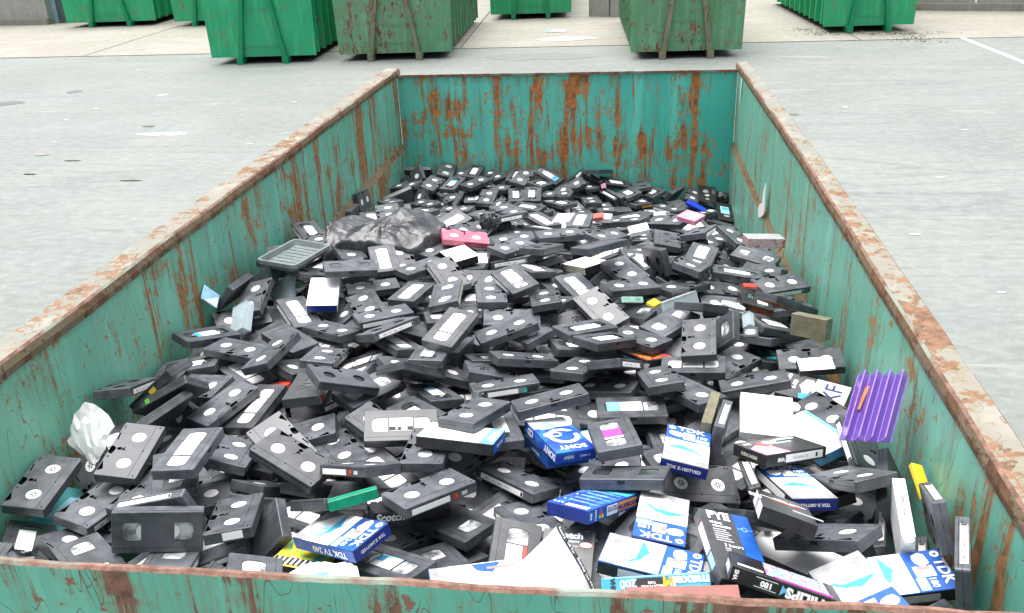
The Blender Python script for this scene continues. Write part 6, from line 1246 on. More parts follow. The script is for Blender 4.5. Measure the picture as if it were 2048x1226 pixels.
# deeper and smaller cassettes that fill the gaps, joined into one mesh
FILL = [
((0.863,2.138,1.587),(0.692,0.004,-0.01,-0.722)),
((0.412,0.661,1.543),(0.936,-0.001,-0,0.353)),
((1.591,1.515,1.531),(0.848,0.097,-0.18,0.489)),
((1.982,2.269,1.484),(0.426,0.045,-0.019,-0.903)),
((0.635,4.22,1.253),(0.995,-0,0,-0.098)),
((0.942,1.856,1.559),(0.983,0.106,-0.096,-0.116)),
((0.284,0.513,1.534),(0.997,0.005,-0.023,-0.069)),
((0.419,1.982,1.613),(0.552,-0.022,-0.026,0.833)),
((0.495,3.693,1.287),(0.989,-0.011,-0.041,-0.142)),
((0.854,2.678,1.572),(0.87,-0.007,0.002,-0.493)),
((0.379,0.339,1.548),(0.857,-0.087,-0.083,0.5)),
((1.008,1.559,1.55),(0.833,0.005,0.023,0.552)),
((0.082,0.25,1.618),(0.731,-0.018,0.067,-0.679)),
((1.807,0.813,1.523),(0.79,-0.143,-0.041,0.595)),
((1.801,1.525,1.527),(0.633,0.002,-0.006,-0.774)),
((0.17,1.753,1.523),(0.064,-0.021,0.078,-0.995)),
((0.667,1.014,1.513),(0.682,-0.078,0.143,-0.713)),
((1.272,0.591,1.548),(0.869,0.007,-0.001,0.496)),
((1.696,0.597,1.55),(0.927,-0.045,0.119,-0.352)),
((0.588,1.3,1.529),(0.981,-0.076,-0.178,-0.019)),
((1.072,2.611,1.554),(0.956,-0.149,0.016,-0.254)),
((1.141,2.376,1.546),(0.998,-0.022,0.019,-0.056)),
((1.763,4.25,1.131),(0.837,0.003,-0.021,-0.548)),
((0.57,1.574,1.562),(0.914,0.126,-0.119,-0.368)),
((0.563,4.083,1.226),(0.03,0.027,0.071,-0.997)),
((0.136,3.61,1.357),(0.868,-0.034,-0.088,-0.488)),
((0.267,0.139,1.697),(0.944,0.04,-0.055,-0.323)),
((1.25,2.42,1.565),(0.948,-0.038,0.082,-0.304)),
((1.166,4.325,1.189),(0.993,0.062,0.08,-0.067)),
((0.95,1.164,1.531),(0.148,-0.001,-0.07,-0.987)),
((0.418,0.973,1.538),(0.968,-0.039,-0.116,0.221)),
((1.424,0.641,1.563),(0.932,0.07,-0.107,-0.339)),
((0.403,2.6,1.633),(0.581,-0.004,-0.023,0.813)),
((0.714,1.979,1.554),(0.995,0.003,0,-0.104)),
((0.764,0.848,1.529),(0.801,0.203,-0.151,0.543)),
((1.812,1.313,1.534),(0.972,-0.01,0.025,0.235)),
((1.049,2.015,1.53),(0.673,0.03,-0.009,-0.739)),
((1.45,3.76,1.214),(0.956,0.011,-0,0.292)),
((1.11,1.679,1.452),(0.991,-0.079,0.007,0.109)),
((0.462,1.483,1.5),(0.629,-0.077,0.03,-0.773)),
((0.081,1.372,1.523),(0.767,0.042,0.06,-0.638)),
((1.603,0.422,1.621),(0.828,0.002,-0.02,-0.561)),
((1.893,2.178,1.514),(0.413,-0.017,-0.007,-0.911)),
((0.287,0.717,1.523),(0.93,0.001,0.009,0.367)),
((0.883,1.762,1.548),(0.147,-0.013,0.042,0.988)),
((0.199,0.184,1.631),(0.599,0.064,-0.022,0.798)),
((0.897,1.338,1.497),(0.264,-0.08,-0.029,-0.961)),
((0.284,1.844,1.547),(0.793,0.146,0.017,0.591)),
((0.355,0.907,1.466),(0.58,-0.007,0.063,0.812)),
((0.617,0.962,1.539),(0.48,-0.041,-0.009,0.876)),
((0.515,0.813,1.494),(0.803,0.107,0.105,-0.576)),
((1.857,4.04,1.142),(0.257,0.014,-0.095,-0.962)),
((1.637,1.319,1.496),(0.738,-0.078,-0.076,0.666)),
((1.518,2.343,1.549),(0.062,0.01,0.122,-0.99)),
((1.421,2.856,1.483),(0.363,-0.061,0.03,-0.929)),
((1.972,1.736,1.487),(0.41,0.047,-0.153,-0.898)),
((1.988,2.303,1.468),(0.688,0.04,0.041,-0.723)),
((1.013,2.021,1.456),(0.652,-0.051,0.12,-0.746)),
((1.109,2.054,1.559),(0.93,-0.034,-0.031,0.365)),
((1.701,1.359,1.475),(0.527,0.037,-0.049,-0.848)),
((1.524,2.028,1.525),(0.44,-0.002,-0.052,-0.897)),
((1.921,0.582,1.562),(0.573,-0.034,-0.155,-0.804)),
((1.532,3.941,1.17),(0.536,-0.033,-0.055,-0.842)),
((0.818,2.798,1.544),(0.941,-0.009,0.002,-0.339)),
((0.232,1.932,1.54),(0.384,-0.02,-0.026,-0.923)),
((1.008,1.71,1.519),(0.149,-0.105,-0.083,0.98)),
((0.104,2.057,1.554),(0.801,0.054,0.043,-0.595)),
((0.949,3.83,1.237),(0.518,-0.051,-0.042,0.853)),
((1.104,4.136,1.134),(0.89,0.254,0.026,0.378)),
((1.337,0.949,1.468),(0.95,-0.008,-0.031,-0.31)),
((0.458,4.245,1.237),(0.662,0.01,0.009,0.75)),
((0.955,0.715,1.575),(0.156,-0.008,-0.009,-0.988)),
((1.714,2.253,1.503),(0.556,-0.005,0.015,-0.831)),
((2.018,2.592,1.439),(0.738,0.001,0.019,-0.675)),
((1.5,0.877,1.524),(0.722,-0.027,0.004,0.692)),
((0.212,2.307,1.624),(0.84,0.002,-0.004,0.542)),
((1.993,0.872,1.509),(0.842,0.111,-0.078,-0.522)),
((1.441,1.266,1.499),(0.604,-0.146,0.002,-0.783)),
((1.965,0.541,1.518),(0.518,0.021,-0.032,0.855)),
((0.126,2.021,1.65),(0.834,-0.016,0.033,-0.551)),
((1.224,2.149,1.526),(0.284,0.022,-0.121,-0.951)),
((0.153,1.997,1.488),(0.187,-0.04,-0.042,-0.981)),
((1.084,1.434,1.525),(0.062,0.02,0.009,0.998)),
((0.993,4.229,1.153),(0.952,0.048,0.052,-0.298)),
((1.941,4.252,1.088),(0.525,-0.038,-0.018,-0.85)),
((1.342,1.405,1.495),(0.543,0.034,0.048,-0.838)),
((1.846,3.834,1.149),(0.795,0.038,-0.009,-0.605)),
((1.263,2.423,1.495),(0.207,0.084,-0.084,0.971)),
((1.009,3.961,1.173),(0.937,0.082,0.105,0.322)),
((1.501,2.406,1.529),(0.358,0.013,0.05,-0.932)),
((2.007,1.911,1.486),(0.65,0.005,0.016,-0.76)),
((0.41,1.194,1.531),(0.372,-0.022,0.077,-0.925)),
((0.241,3.485,1.323),(0.553,0.075,-0.12,0.821)),
((0.288,2.326,1.547),(0.041,-0.016,-0.092,0.995)),
((1.459,1.651,1.536),(0.999,0.013,0.014,0.034)),
((1.337,2.511,1.556),(0.971,-0.108,0.113,-0.182)),
((0.408,2.063,1.552),(0.623,-0.101,-0.192,0.752)),
((0.985,2.295,1.562),(0.098,-0.008,0.002,0.995)),
((0.938,1.565,1.521),(0.095,0.01,0.034,-0.995)),
((1.305,2.838,1.463),(0.976,0.033,0.016,-0.215)),
((0.9,3.267,1.345),(0.842,-0.004,0.211,0.496)),
((0.975,1.56,1.471),(0.813,-0.132,-0.099,0.558)),
((0.549,0.576,1.549),(0.977,0.003,0.004,-0.212)),
((0.29,1.445,1.502),(0.35,-0.073,0.066,0.932)),
((1.965,2.401,1.455),(0.811,0.039,0.086,0.578)),
((0.322,4.074,1.19),(0.98,0.039,0.112,0.162)),
((0.525,0.984,1.515),(0.974,-0.002,-0.004,-0.227)),
((1.959,0.541,1.517),(0.68,0.035,-0.03,0.732)),
((1.113,4.304,1.156),(0.855,0.05,0.194,0.478)),
((1.237,1.419,1.55),(0.574,-0.025,-0.005,0.818)),
((2,3.109,1.299),(0.823,0.024,0.008,0.568)),
((0.651,1.263,1.473),(0.996,0.017,0.015,0.083)),
((0.788,1.931,1.526),(0.973,-0.027,0.02,0.229)),
((0.923,4.369,1.189),(0.652,0.028,0.015,-0.758)),
((0.51,4.102,1.167),(0.146,-0.044,-0.103,-0.983)),
((1.692,2.311,1.541),(0.839,-0.139,-0.022,0.526)),
((1.176,1.547,1.471),(0.616,0.039,0.01,0.787)),
((1.293,1.82,1.532),(0.926,0.092,0.038,-0.364)),
((1.144,2.833,1.487),(0.664,0.025,-0.016,0.747)),
((0.168,4.142,1.184),(0.076,-0.23,0.162,0.957)),
((0.491,1.87,1.525),(0.967,-0.001,0,-0.253)),
((1.133,1.736,1.527),(0.795,0.137,-0.257,-0.532)),
((0.207,0.242,1.562),(0.867,0.166,-0,-0.47)),
((0.518,0.476,1.502),(0.776,-0.112,0.097,0.612)),
((0.389,1.231,1.449),(0.299,-0.088,-0.002,0.95)),
((1.776,2.067,1.491),(0.77,0.284,0.109,0.561)),
((0.596,4.216,1.203),(0.901,0.165,0.036,-0.4)),
((0.713,0.458,1.552),(0.801,-0.133,0.027,-0.583)),
((1.532,0.981,1.465),(0.712,0.039,0.008,0.701)),
((1.986,2.194,1.424),(0.389,-0.045,0.014,0.92)),
((1.199,3.765,1.181),(0.156,-0.033,-0.08,-0.984)),
((0.898,2.628,1.535),(0.931,0.008,0.064,0.36)),
((1.267,2.274,1.498),(0.968,-0.132,0.213,0.009)),
((0.178,4.305,1.174),(0.426,0.026,0.046,-0.903)),
((1.588,0.537,1.55),(0.83,-0.043,0.112,-0.545)),
((1.168,0.823,1.479),(0.357,0.008,0.047,-0.933)),
((1.988,0.443,1.527),(0.834,0.003,-0.013,-0.552)),
((1.016,3.741,1.218),(0.61,-0.032,0.008,0.792)),
((1.898,4.34,1.057),(0.85,0.139,-0.011,0.508)),
((1.17,2.417,1.445),(0.931,-0.128,-0.134,0.314)),
((1.652,2.586,1.44),(0.586,-0.048,-0.09,-0.804)),
((0.217,1.078,1.53),(0.16,-0.033,0.006,0.987)),
((0.789,4.23,1.215),(0.984,0.162,-0.046,-0.062)),
((1.38,1.406,1.525),(0.962,0.013,-0.028,-0.27)),
((1.83,2.226,1.484),(0.084,0.007,-0.003,-0.996)),
((0.55,2.576,1.64),(0.607,-0.074,-0.058,-0.789)),
((1.808,3.145,1.295),(0.382,0.2,-0.02,0.902)),
((0.719,1.317,1.515),(0.606,-0.184,0.136,-0.761)),
((1.86,1.056,1.482),(0.984,0.039,-0.086,-0.153)),
((1.781,2.064,1.438),(0.712,0.06,-0.011,0.699)),
((1.855,1.183,1.511),(0.937,0.087,-0.084,0.326)),
((1.991,3.008,1.34),(0.566,-0.011,-0.037,0.823)),
((0.6,2.217,1.482),(0.933,-0.061,0.112,0.335)),
((0.414,2.045,1.494),(0.94,-0.108,-0.094,0.31)),
((1.403,2.109,1.472),(0.773,-0.079,-0.056,0.627)),
((1.838,1.457,1.501),(0.998,-0.008,0.029,-0.052)),
((1.721,2.649,1.452),(0.912,-0.179,0.051,0.365)),
((1.006,1.186,1.494),(0.043,-0.024,0.002,-0.999)),
((0.628,1.922,1.507),(0.475,-0.004,0.002,0.88)),
((0.589,4.375,1.219),(0.981,-0.186,-0.043,0.041)),
((1.878,1.593,1.448),(0.01,0.193,0.014,-0.981)),
((0.901,2.937,1.423),(0.75,-0.02,0.103,-0.653)),
((0.95,0.768,1.548),(0.498,0.018,-0.001,0.867)),
((0.928,3.585,1.254),(0.881,-0.035,-0.055,-0.469)),
((1.126,1.282,1.48),(0.911,-0.081,0.024,-0.404)),
((1.089,2.063,1.487),(0.837,0.032,0.059,0.543)),
((0.401,4.221,1.145),(0.358,-0.018,-0.046,-0.933)),
((1.09,0.6,1.498),(0.957,-0.056,0.021,0.283)),
((0.912,0.296,1.556),(0.692,-0.001,0.05,0.721)),
((0.211,0.341,1.521),(0.33,-0.012,-0.076,0.941)),
((1.278,4.419,1.157),(0.999,0.004,0.015,0.05)),
((1.411,2.652,1.495),(0.673,-0.287,0.013,-0.681)),
((1.092,2.402,1.461),(0.638,0.036,-0.035,-0.768)),
((1.635,2.285,1.497),(0.991,-0.018,0.119,-0.058)),
((0.921,2.208,1.496),(0.162,0.124,0.068,-0.977)),
((1.912,3.235,1.257),(0.377,0.035,0.034,0.925)),
((1.656,2.824,1.47),(0.401,-0.003,-0.034,-0.915)),
((1.251,4.189,1.107),(0.718,-0.001,-0.048,0.694)),
((1.979,3.099,1.183),(0.966,-0.001,0.03,0.255)),
((1.89,3.196,1.329),(0.93,0.032,0.021,0.365)),
((1.652,2.587,1.439),(0.941,-0.056,0.002,0.333)),
((1.97,0.635,1.511),(0.672,0.066,0.004,-0.738)),
((1.979,1.69,1.447),(0.891,-0.068,0.129,-0.429)),
((0.761,1.581,1.441),(0.261,0.001,-0.001,0.965)),
((0.201,1.954,1.519),(0.945,-0.094,0.003,0.313)),
((1.567,3.152,1.326),(0.619,-0.071,0.026,-0.782)),
((0.577,2.227,1.547),(0.994,-0.087,0.061,-0.021)),
((1.191,1.067,1.504),(0.89,-0.068,0.038,-0.449)),
((1.65,1.258,1.449),(0.687,-0.138,0.005,-0.713)),
((0.569,0.642,1.496),(0.865,-0.043,-0.066,0.496)),
((1.575,1.055,1.458),(0.951,-0.004,-0.003,-0.311)),
((1.55,2.587,1.439),(0.994,0.009,0.002,-0.109)),
((1.66,3.801,1.193),(0.526,0.009,-0.015,-0.851)),
((0.482,2.352,1.555),(0.994,0.005,-0.005,-0.113)),
((1.482,1.61,1.503),(0.996,0.016,-0.016,0.088)),
((0.473,2.044,1.443),(0.96,-0.014,-0.039,0.279)),
((1.344,0.95,1.468),(0.29,-0.001,0.004,0.957)),
((0.633,0.633,1.496),(0.957,0,-0.064,0.283)),
((1.504,4.38,1.096),(0.441,-0.097,0.246,-0.857)),
((1.597,1.403,1.46),(0.823,0.098,-0.034,0.558)),
((1.464,0.782,1.495),(0.996,0.002,-0.029,0.088)),
((0.611,1.454,1.494),(0.514,-0.112,0.018,0.85)),
((1.762,0.67,1.497),(0.902,-0.028,-0.074,-0.424)),
((0.685,2.05,1.523),(0.949,0.008,-0.03,-0.313)),
((0.376,3.586,1.302),(0.887,-0.029,-0.031,-0.46)),
((0.171,3.399,1.349),(0.983,0.124,-0.021,0.135)),
((0.517,4.242,1.275),(0.412,0.041,0.009,-0.91)),
((0.347,1.636,1.536),(0.444,0.127,-0.055,0.885)),
((0.807,2.265,1.539),(0.995,-0.045,0.032,0.079)),
((1.841,3.277,1.135),(0.101,-0,-0.007,-0.995)),
((1.202,1.416,1.495),(0.757,-0.013,0.011,0.654)),
((1.728,0.633,1.5),(0.824,-0.138,-0.188,0.516)),
((1.215,2.211,1.496),(0.399,0.004,0.084,0.913)),
((1.306,2.042,1.523),(0.088,0.036,0.145,-0.985)),
((1.151,1.436,1.445),(0.191,-0.002,-0.028,-0.981)),
((1.99,0.453,1.526),(0.454,-0.007,0.011,0.891)),
((1.409,1.407,1.446),(0.305,-0.104,-0.054,0.945)),
((0.583,1.302,1.448),(0.635,-0.022,0.013,-0.772)),
((1.318,3.877,1.173),(0.273,-0.065,0.05,0.959)),
((0.949,2.844,1.464),(0.457,-0.033,0.041,0.888)),
((0.62,3.917,1.182),(0.472,0.001,0.001,-0.882)),
((0.355,4.301,1.21),(0.839,-0.023,-0.02,0.543)),
((0.088,2.287,1.513),(0.792,0.047,0.145,-0.591)),
((1.937,4.381,1.024),(0.917,0.109,0.123,-0.363)),
((0.396,1.245,1.48),(0.334,0.034,0.063,-0.94)),
((0.071,0.98,1.492),(0.716,-0.005,-0.084,0.693)),
((0.357,0.908,1.466),(0.254,0.031,-0.06,-0.965)),
((0.742,0.655,1.494),(0.288,0.041,0.021,0.956)),
((1.953,1.545,1.452),(0.129,-0.115,-0.069,0.982)),
((1.702,0.889,1.475),(0.931,-0.032,-0.031,-0.363)),
((2.018,1.911,1.436),(0.678,-0.016,-0.02,-0.735)),
((2.026,1.912,1.436),(0.688,-0.077,0.037,-0.721)),
((1.567,1.054,1.458),(0.088,-0.003,0.024,0.996)),
((0.377,4.251,1.183),(0.859,0.002,-0.065,0.508)),
((1.364,2.789,1.437),(0.968,-0.004,-0.02,0.249)),
((1.963,0.551,1.517),(0.653,0.039,-0.022,-0.756)),
((0.231,4.315,1.253),(0.308,0.01,-0.043,0.951)),
((0.168,3.722,1.281),(0.634,-0.041,0.025,0.772)),
((1.689,0.245,1.67),(0.651,0.001,0.054,0.757)),
((0.974,2.155,1.527),(0.423,0.019,-0.012,-0.906)),
((1.546,2.272,1.479),(0.236,-0.193,-0.177,-0.936)),
((0.823,2.331,1.485),(0.768,0.043,0.026,0.639)),
((0.736,1.807,1.462),(0.557,0.096,-0.04,-0.824)),
((0.549,0.656,1.495),(0.987,0.06,-0.103,-0.107)),
((1.435,1.288,1.448),(0.014,-0.023,0.031,-0.999)),
((1.113,1.119,1.533),(0.221,-0.073,-0.06,-0.971)),
((1.963,2.187,1.426),(0.994,-0.089,-0.061,-0.018)),
((1.652,3.923,1.156),(0.876,0.004,-0.004,0.483)),
((0.842,4.377,1.235),(0.703,-0.113,0.083,-0.697)),
((1.143,2.539,1.5),(0.869,0.06,-0.162,-0.463)),
((1.677,2.588,1.489),(0.974,-0.121,-0.038,-0.186)),
((1.268,0.71,1.489),(0.25,0.023,-0.017,0.968)),
((1.155,0.79,1.482),(0.408,0.07,0.019,0.91)),
((2.004,2.574,1.365),(0.609,-0.02,0.024,0.793)),
((1.972,1.689,1.446),(0.415,-0.055,0.008,-0.908)),
((1.628,2.104,1.444),(0.264,0.065,0.015,0.962)),
((1.136,2.622,1.438),(0.62,-0.044,0.013,-0.784)),
((1.927,3.315,1.181),(0.177,0.006,-0.011,0.984)),
((0.589,3.529,1.291),(0.294,0.078,-0.022,-0.952)),
((0.595,1.692,1.532),(0.588,0.058,-0.107,0.8)),
((1.225,4.356,1.089),(0.95,-0.012,0.031,-0.309)),
((0.361,2.254,1.507),(0.348,-0.003,0.086,-0.934)),
((1.685,2.007,1.464),(0.751,0.289,0.099,0.585)),
((1.923,1.437,1.468),(0.999,-0.024,-0.038,-0.023)),
((0.068,0.961,1.442),(0.724,-0.017,0.033,0.689)),
((1.097,0.602,1.498),(0.999,-0.03,-0.012,0.015)),
((1.162,0.791,1.482),(0.124,0.08,-0.026,0.989)),
((1.927,0.431,1.573),(0.903,-0.104,0.101,0.405)),
((0.434,0.628,1.497),(0.533,-0.095,0.125,0.831)),
((0.51,1.621,1.44),(0.286,0.044,-0.043,0.956)),
((1.967,1.716,1.445),(0.548,-0.012,0.009,-0.836)),
((1.595,1.004,1.463),(0.88,0.015,0.04,-0.473)),
((1.163,0.432,1.502),(0.915,0.014,0.015,-0.404)),
((0.843,4.038,1.203),(0.945,0.03,-0.001,0.327)),
((1.531,3.629,1.194),(0.866,-0.002,-0.003,-0.501)),
((0.299,3.657,1.258),(0.779,-0.016,0.072,-0.623)),
((0.937,2.733,1.5),(0.151,0.004,-0.033,0.988)),
((0.307,3.91,1.17),(0.922,0.164,-0.275,-0.217)),
((0.205,4.234,1.136),(0.775,0.013,-0.009,-0.631)),
((0.756,1.605,1.44),(0.164,-0.012,-0.007,0.986)),
((1.943,1.546,1.451),(0.11,0.09,0.053,-0.988)),
((0.091,2.055,1.433),(0.665,-0.05,-0.021,-0.745)),
((1.474,2.504,1.492),(0.999,0.038,0.003,-0.014)),
((2.019,2.274,1.417),(0.77,0.014,-0.002,-0.638)),
((1.706,0.858,1.478),(0.424,0.015,-0.006,-0.905)),
((1.69,2.6,1.435),(0.859,-0.053,0.06,0.505)),
((0.408,1.847,1.49),(0.502,-0.088,0.026,-0.86)),
((0.575,1.302,1.448),(0.396,0.006,0.013,-0.918)),
((0.52,3.719,1.241),(0.06,0.009,0.02,-0.998)),
((0.817,3.507,1.24),(0.61,0.074,-0.011,0.789)),
((1.401,2.965,1.394),(0.954,0.012,0.007,0.301)),
((1.879,3.292,1.224),(0.385,-0.012,-0.052,0.922)),
((1.513,3.312,1.261),(0.769,-0.063,-0.059,0.634)),
((0.121,2.234,1.589),(0.995,-0.001,0.009,0.1)),
((1.379,3.592,1.219),(0.277,-0.034,0.094,0.956)),
((1.511,4.019,1.111),(0.969,0.104,-0.159,0.16)),
((1.973,2.036,1.537),(0.918,-0.068,-0.086,0.38)),
((1.001,0.662,1.506),(0.477,0.112,-0.03,-0.871)),
((1.796,1.756,1.455),(0.692,-0.117,0.005,-0.713)),
((1.096,3.059,1.176),(0.909,-0.004,0.015,0.417)),
((0.163,3.922,1.177),(0.765,0.02,-0.011,0.644)),
((0.44,0.613,1.499),(0.298,-0.068,0.205,0.93)),
((1.976,1.716,1.445),(0.282,0.059,-0.021,0.957)),
((1.471,1.308,1.448),(0.161,0.002,0.005,-0.987)),
((0.713,0.904,1.472),(0.976,-0.077,-0.013,0.203)),
((0.766,1.604,1.44),(0.541,-0.006,0.035,0.841)),
((1.154,0.805,1.481),(0.453,0.027,0.039,0.89)),
((0.547,1.454,1.444),(0.602,-0.032,0.095,-0.792)),
((0.574,1.302,1.448),(0.327,-0.014,0.016,-0.945)),
((0.347,0.91,1.465),(0.252,-0.027,-0.025,0.967)),
((0.238,1.986,1.439),(0.886,-0.037,-0.038,-0.46)),
((1.098,1.117,1.453),(0.281,-0.062,0.069,0.955)),
((1.729,2.085,1.441),(0.88,0.009,0.007,-0.475)),
((1.64,3.568,1.151),(0.619,0.007,0.113,0.777)),
((0.197,3.011,1.429),(0.658,0.006,-0.003,0.753)),
((0.98,3.042,1.335),(0.425,0.093,-0.097,-0.895)),
((0.808,2.83,1.51),(0.82,-0.005,-0.015,0.572)),
((0.115,3.553,1.291),(0.974,-0.019,0.062,-0.218)),
((1.369,3.583,1.174),(0.466,-0.008,0.001,-0.885)),
((0.229,3.274,1.343),(0.999,-0.002,0.021,-0.038)),
((1.694,3.771,1.131),(0.784,-0.018,-0.008,-0.621)),
((0.323,2.416,1.587),(0.994,0.008,-0.008,0.11)),
((1.885,3.638,1.095),(0.984,-0.001,0.001,0.176)),
((1.451,3.406,1.214),(0.784,-0.102,-0.134,0.597)),
((1.138,3.093,1.344),(0.52,0.014,0.07,-0.851)),
((1.21,2.891,1.444),(0.997,-0.001,0.026,-0.071)),
((0.589,2.898,1.461),(0.216,0.067,-0.028,0.974)),
((0.422,2.875,1.498),(0.859,0.02,-0.035,0.511)),
((0.483,2.691,1.577),(1,0.005,-0,-0.01)),
((1.036,3.243,1.32),(0.452,0.031,-0.059,-0.89)),
((1.554,3.732,1.161),(0.998,0.027,0.001,-0.051)),
((0.758,3,1.382),(0.917,-0.015,0.002,0.4)),
((1.515,0.171,1.667),(0.424,0.014,0.023,-0.905)),
((0.102,2.064,1.62),(0.633,-0.069,-0.019,-0.771)),
((1.409,3.057,1.32),(0.803,-0.024,0.011,0.596)),
((1.201,2.914,1.397),(0.351,0.069,0.049,-0.932)),
((0.488,3.341,1.353),(0.958,-0.051,0.114,-0.257)),
((0.769,3.319,1.295),(0.131,0.039,-0.098,-0.986)),
((0.598,3.154,1.368),(0.98,0.045,0.026,-0.19)),
((0.867,3.192,1.298),(0.642,0.049,-0.017,0.765)),
((1.478,3.738,1.14),(0.755,0.001,0.039,-0.655)),
((1.6,3.145,1.246),(0.191,0.015,-0.008,-0.981)),
((1.31,3.341,1.213),(0.817,0.011,0.142,0.558)),
((0.363,0.149,1.652),(0.931,-0.026,-0.04,-0.362)),
((1.071,3.309,1.274),(0.764,-0.016,-0.015,-0.644)),
((0.698,3.397,1.313),(0.778,-0.012,-0.188,-0.6)),
((0.235,2.881,1.504),(0.583,0.016,0.041,0.811)),
((0.153,3.321,1.373),(0.003,-0.014,-0.001,1)),
((0.393,3.503,1.27),(0.424,-0.051,-0.064,-0.902)),
((0.521,2.296,1.611),(0.983,-0.003,-0.012,0.186)),
((0.505,3.362,1.286),(0.999,-0.001,0.005,0.043)),
((1.822,2.987,1.328),(0.613,-0.008,-0.02,-0.79)),
((1.669,2.869,1.431),(0.907,-0.006,0.001,-0.421)),
((1.397,2.968,1.349),(0.032,-0.016,-0.015,0.999)),
((0.161,2.767,1.482),(0.938,-0.142,0.122,-0.293)),
((0.545,3.104,1.418),(0.627,-0.023,0.054,-0.777)),
((1.179,3.119,1.371),(0.036,-0.007,0.058,-0.998)),
((1.125,3.568,1.238),(0.71,0.141,-0.116,0.68)),
((0.477,2.611,1.545),(0.82,-0.031,-0.001,-0.571)),
((0.892,0.124,1.598),(0.058,0.06,0.131,-0.988)),
((1.273,3.278,1.181),(0.981,-0.059,0.153,-0.107)),
((1.128,2.911,1.33),(0.958,-0.134,0.089,-0.236)),
((1.969,3.428,1.082),(0.866,0.014,0.026,-0.5)),
((0.961,4.006,1.123),(0.651,0.022,0,0.758)),
((0.815,4.198,1.153),(0.716,0.122,-0.031,-0.686)),
((0.093,3.63,1.223),(0.543,-0.072,-0.013,-0.837)),
((0.804,3.489,1.172),(0.375,-0.018,-0.107,-0.921)),
((0.122,2.908,1.364),(0.669,0.105,0.066,0.733)),
((0.448,3.164,1.268),(0.869,-0.016,0.041,0.493)),
((0.801,3.632,1.134),(0.324,0.097,0.006,-0.941)),
((1.694,3.46,1.08),(0.738,0.171,0.033,-0.652)),
((1.183,0.224,1.606),(0.061,0.008,-0.113,-0.992)),
((0.604,2.865,1.424),(0.65,0.018,0.057,-0.758)),
((0.115,3.299,1.302),(0.762,0.071,0.044,0.642)),
((1.716,3.703,1.034),(0.845,0.027,0.099,0.525)),
((0.684,2.467,1.556),(0.948,0.022,0.024,0.316)),
((0.812,3.241,1.228),(0.944,-0.042,-0.051,-0.323)),
((0.203,3.24,1.308),(0.903,-0.005,0.08,-0.422)),
((0.12,3.904,1.202),(0.751,-0.003,0.021,-0.66)),
((1.542,0.133,1.605),(0.115,0.199,-0.045,-0.972)),
((1.802,4.365,1.035),(0.357,0.055,-0.037,0.932)),
((1.494,3.808,1.07),(0.89,-0.034,-0.012,0.454)),
((1.344,3.005,1.261),(0.709,0.01,0.019,0.704)),
((1.404,3.085,1.221),(0.373,-0.005,-0.044,0.927)),
((0.244,3.765,1.204),(0.928,-0.074,-0.232,0.282)),
((0.397,3.501,1.19),(0.975,0.006,-0.005,0.223)),
((0.256,3.092,1.303),(0.963,0.187,0.098,-0.165)),
((1.49,3.637,1.077),(0.992,0,-0.002,0.127)),
((0.176,2.715,1.45),(0.838,-0.114,0.181,0.503)),
((0.279,3.44,1.23),(0.917,0.05,-0.02,0.396)),
((0.429,2.688,1.474),(0.817,0.199,0.149,-0.521)),
((1.807,0.254,1.607),(0.942,-0.248,-0.044,-0.222)),
((0.451,2.868,1.374),(0.815,-0.108,-0.094,-0.562)),
((1.137,3.332,1.158),(0.951,0.127,0.021,0.283)),
((1.458,4.169,1.079),(0.26,-0.01,0.063,0.964)),
((1.728,3.693,1.075),(0.113,-0.051,-0,-0.992)),
((1.154,3.171,1.234),(0.872,0.078,0.07,-0.478)),
((0.199,2.564,1.512),(0.631,0.04,0.018,0.775)),
((1.631,3.54,1.068),(0.764,0.184,0.196,-0.587)),
((1.024,3.255,1.193),(0.043,0.078,-0.058,-0.994)),
((0.829,3.535,1.19),(0.109,-0.028,-0.12,-0.986)),
((1.031,3.573,1.107),(0.767,-0.058,-0.052,-0.636)),
((1.66,4.294,1.067),(0.093,-0.025,0.009,-0.995)),
((0.742,3.348,1.236),(0.777,-0.034,-0.07,-0.624)),
((0.941,0.979,1.551),(0.364,0.032,0.166,0.916)),
((0.304,3.625,1.195),(0.973,-0.115,-0.144,0.137)),
((1.063,3.637,1.152),(0.792,-0.001,-0.02,0.61)),
((0.891,2.877,1.359),(0.951,0.076,-0.003,-0.3)),
((0.11,3.75,1.228),(0.101,-0.044,-0.135,-0.985)),
((1.279,2.019,1.487),(0.707,0.142,-0.009,-0.693)),
((1.039,2.359,1.494),(0.962,0.052,-0.163,0.211)),
((1.889,4.033,0.96),(0.532,-0.051,0.069,0.842)),
((1.309,4.006,1.06),(0.14,0.033,0.074,0.987)),
((0.419,4.142,1.106),(0.675,0.1,0.169,0.711)),
((0.387,1.553,1.468),(0.833,0.046,-0.072,-0.546)),
((0.965,1.845,1.486),(0.882,-0.081,0.089,-0.455)),
((0.827,4.241,1.086),(0.959,0.091,-0.134,-0.232)),
((1.72,2.66,1.406),(0.999,0.015,0.017,-0.044)),
((1.392,0.245,1.531),(0.848,0.144,-0.031,0.509)),
((1.767,0.418,1.55),(0.976,-0.11,-0.022,-0.186)),
((1.801,1.99,1.509),(0.867,0.042,-0.024,0.495)),
((0.287,3.564,1.139),(0.969,-0.095,-0.003,0.228)),
((0.892,3.026,1.195),(0.972,-0.107,-0.067,0.198)),
((1.811,2.981,1.157),(0.992,0.041,0.048,0.107)),
((1.516,0.615,1.537),(0.583,0.122,-0.017,-0.803)),
((0.853,3.713,1.091),(0.569,0.022,0.08,-0.818)),
((1.035,0.188,1.521),(0.076,-0.038,0.075,0.994)),
((1.741,2.788,1.3),(0.171,-0.002,-0.059,-0.984)),
((0.112,4.192,1.105),(0.061,0.007,-0.002,0.998)),
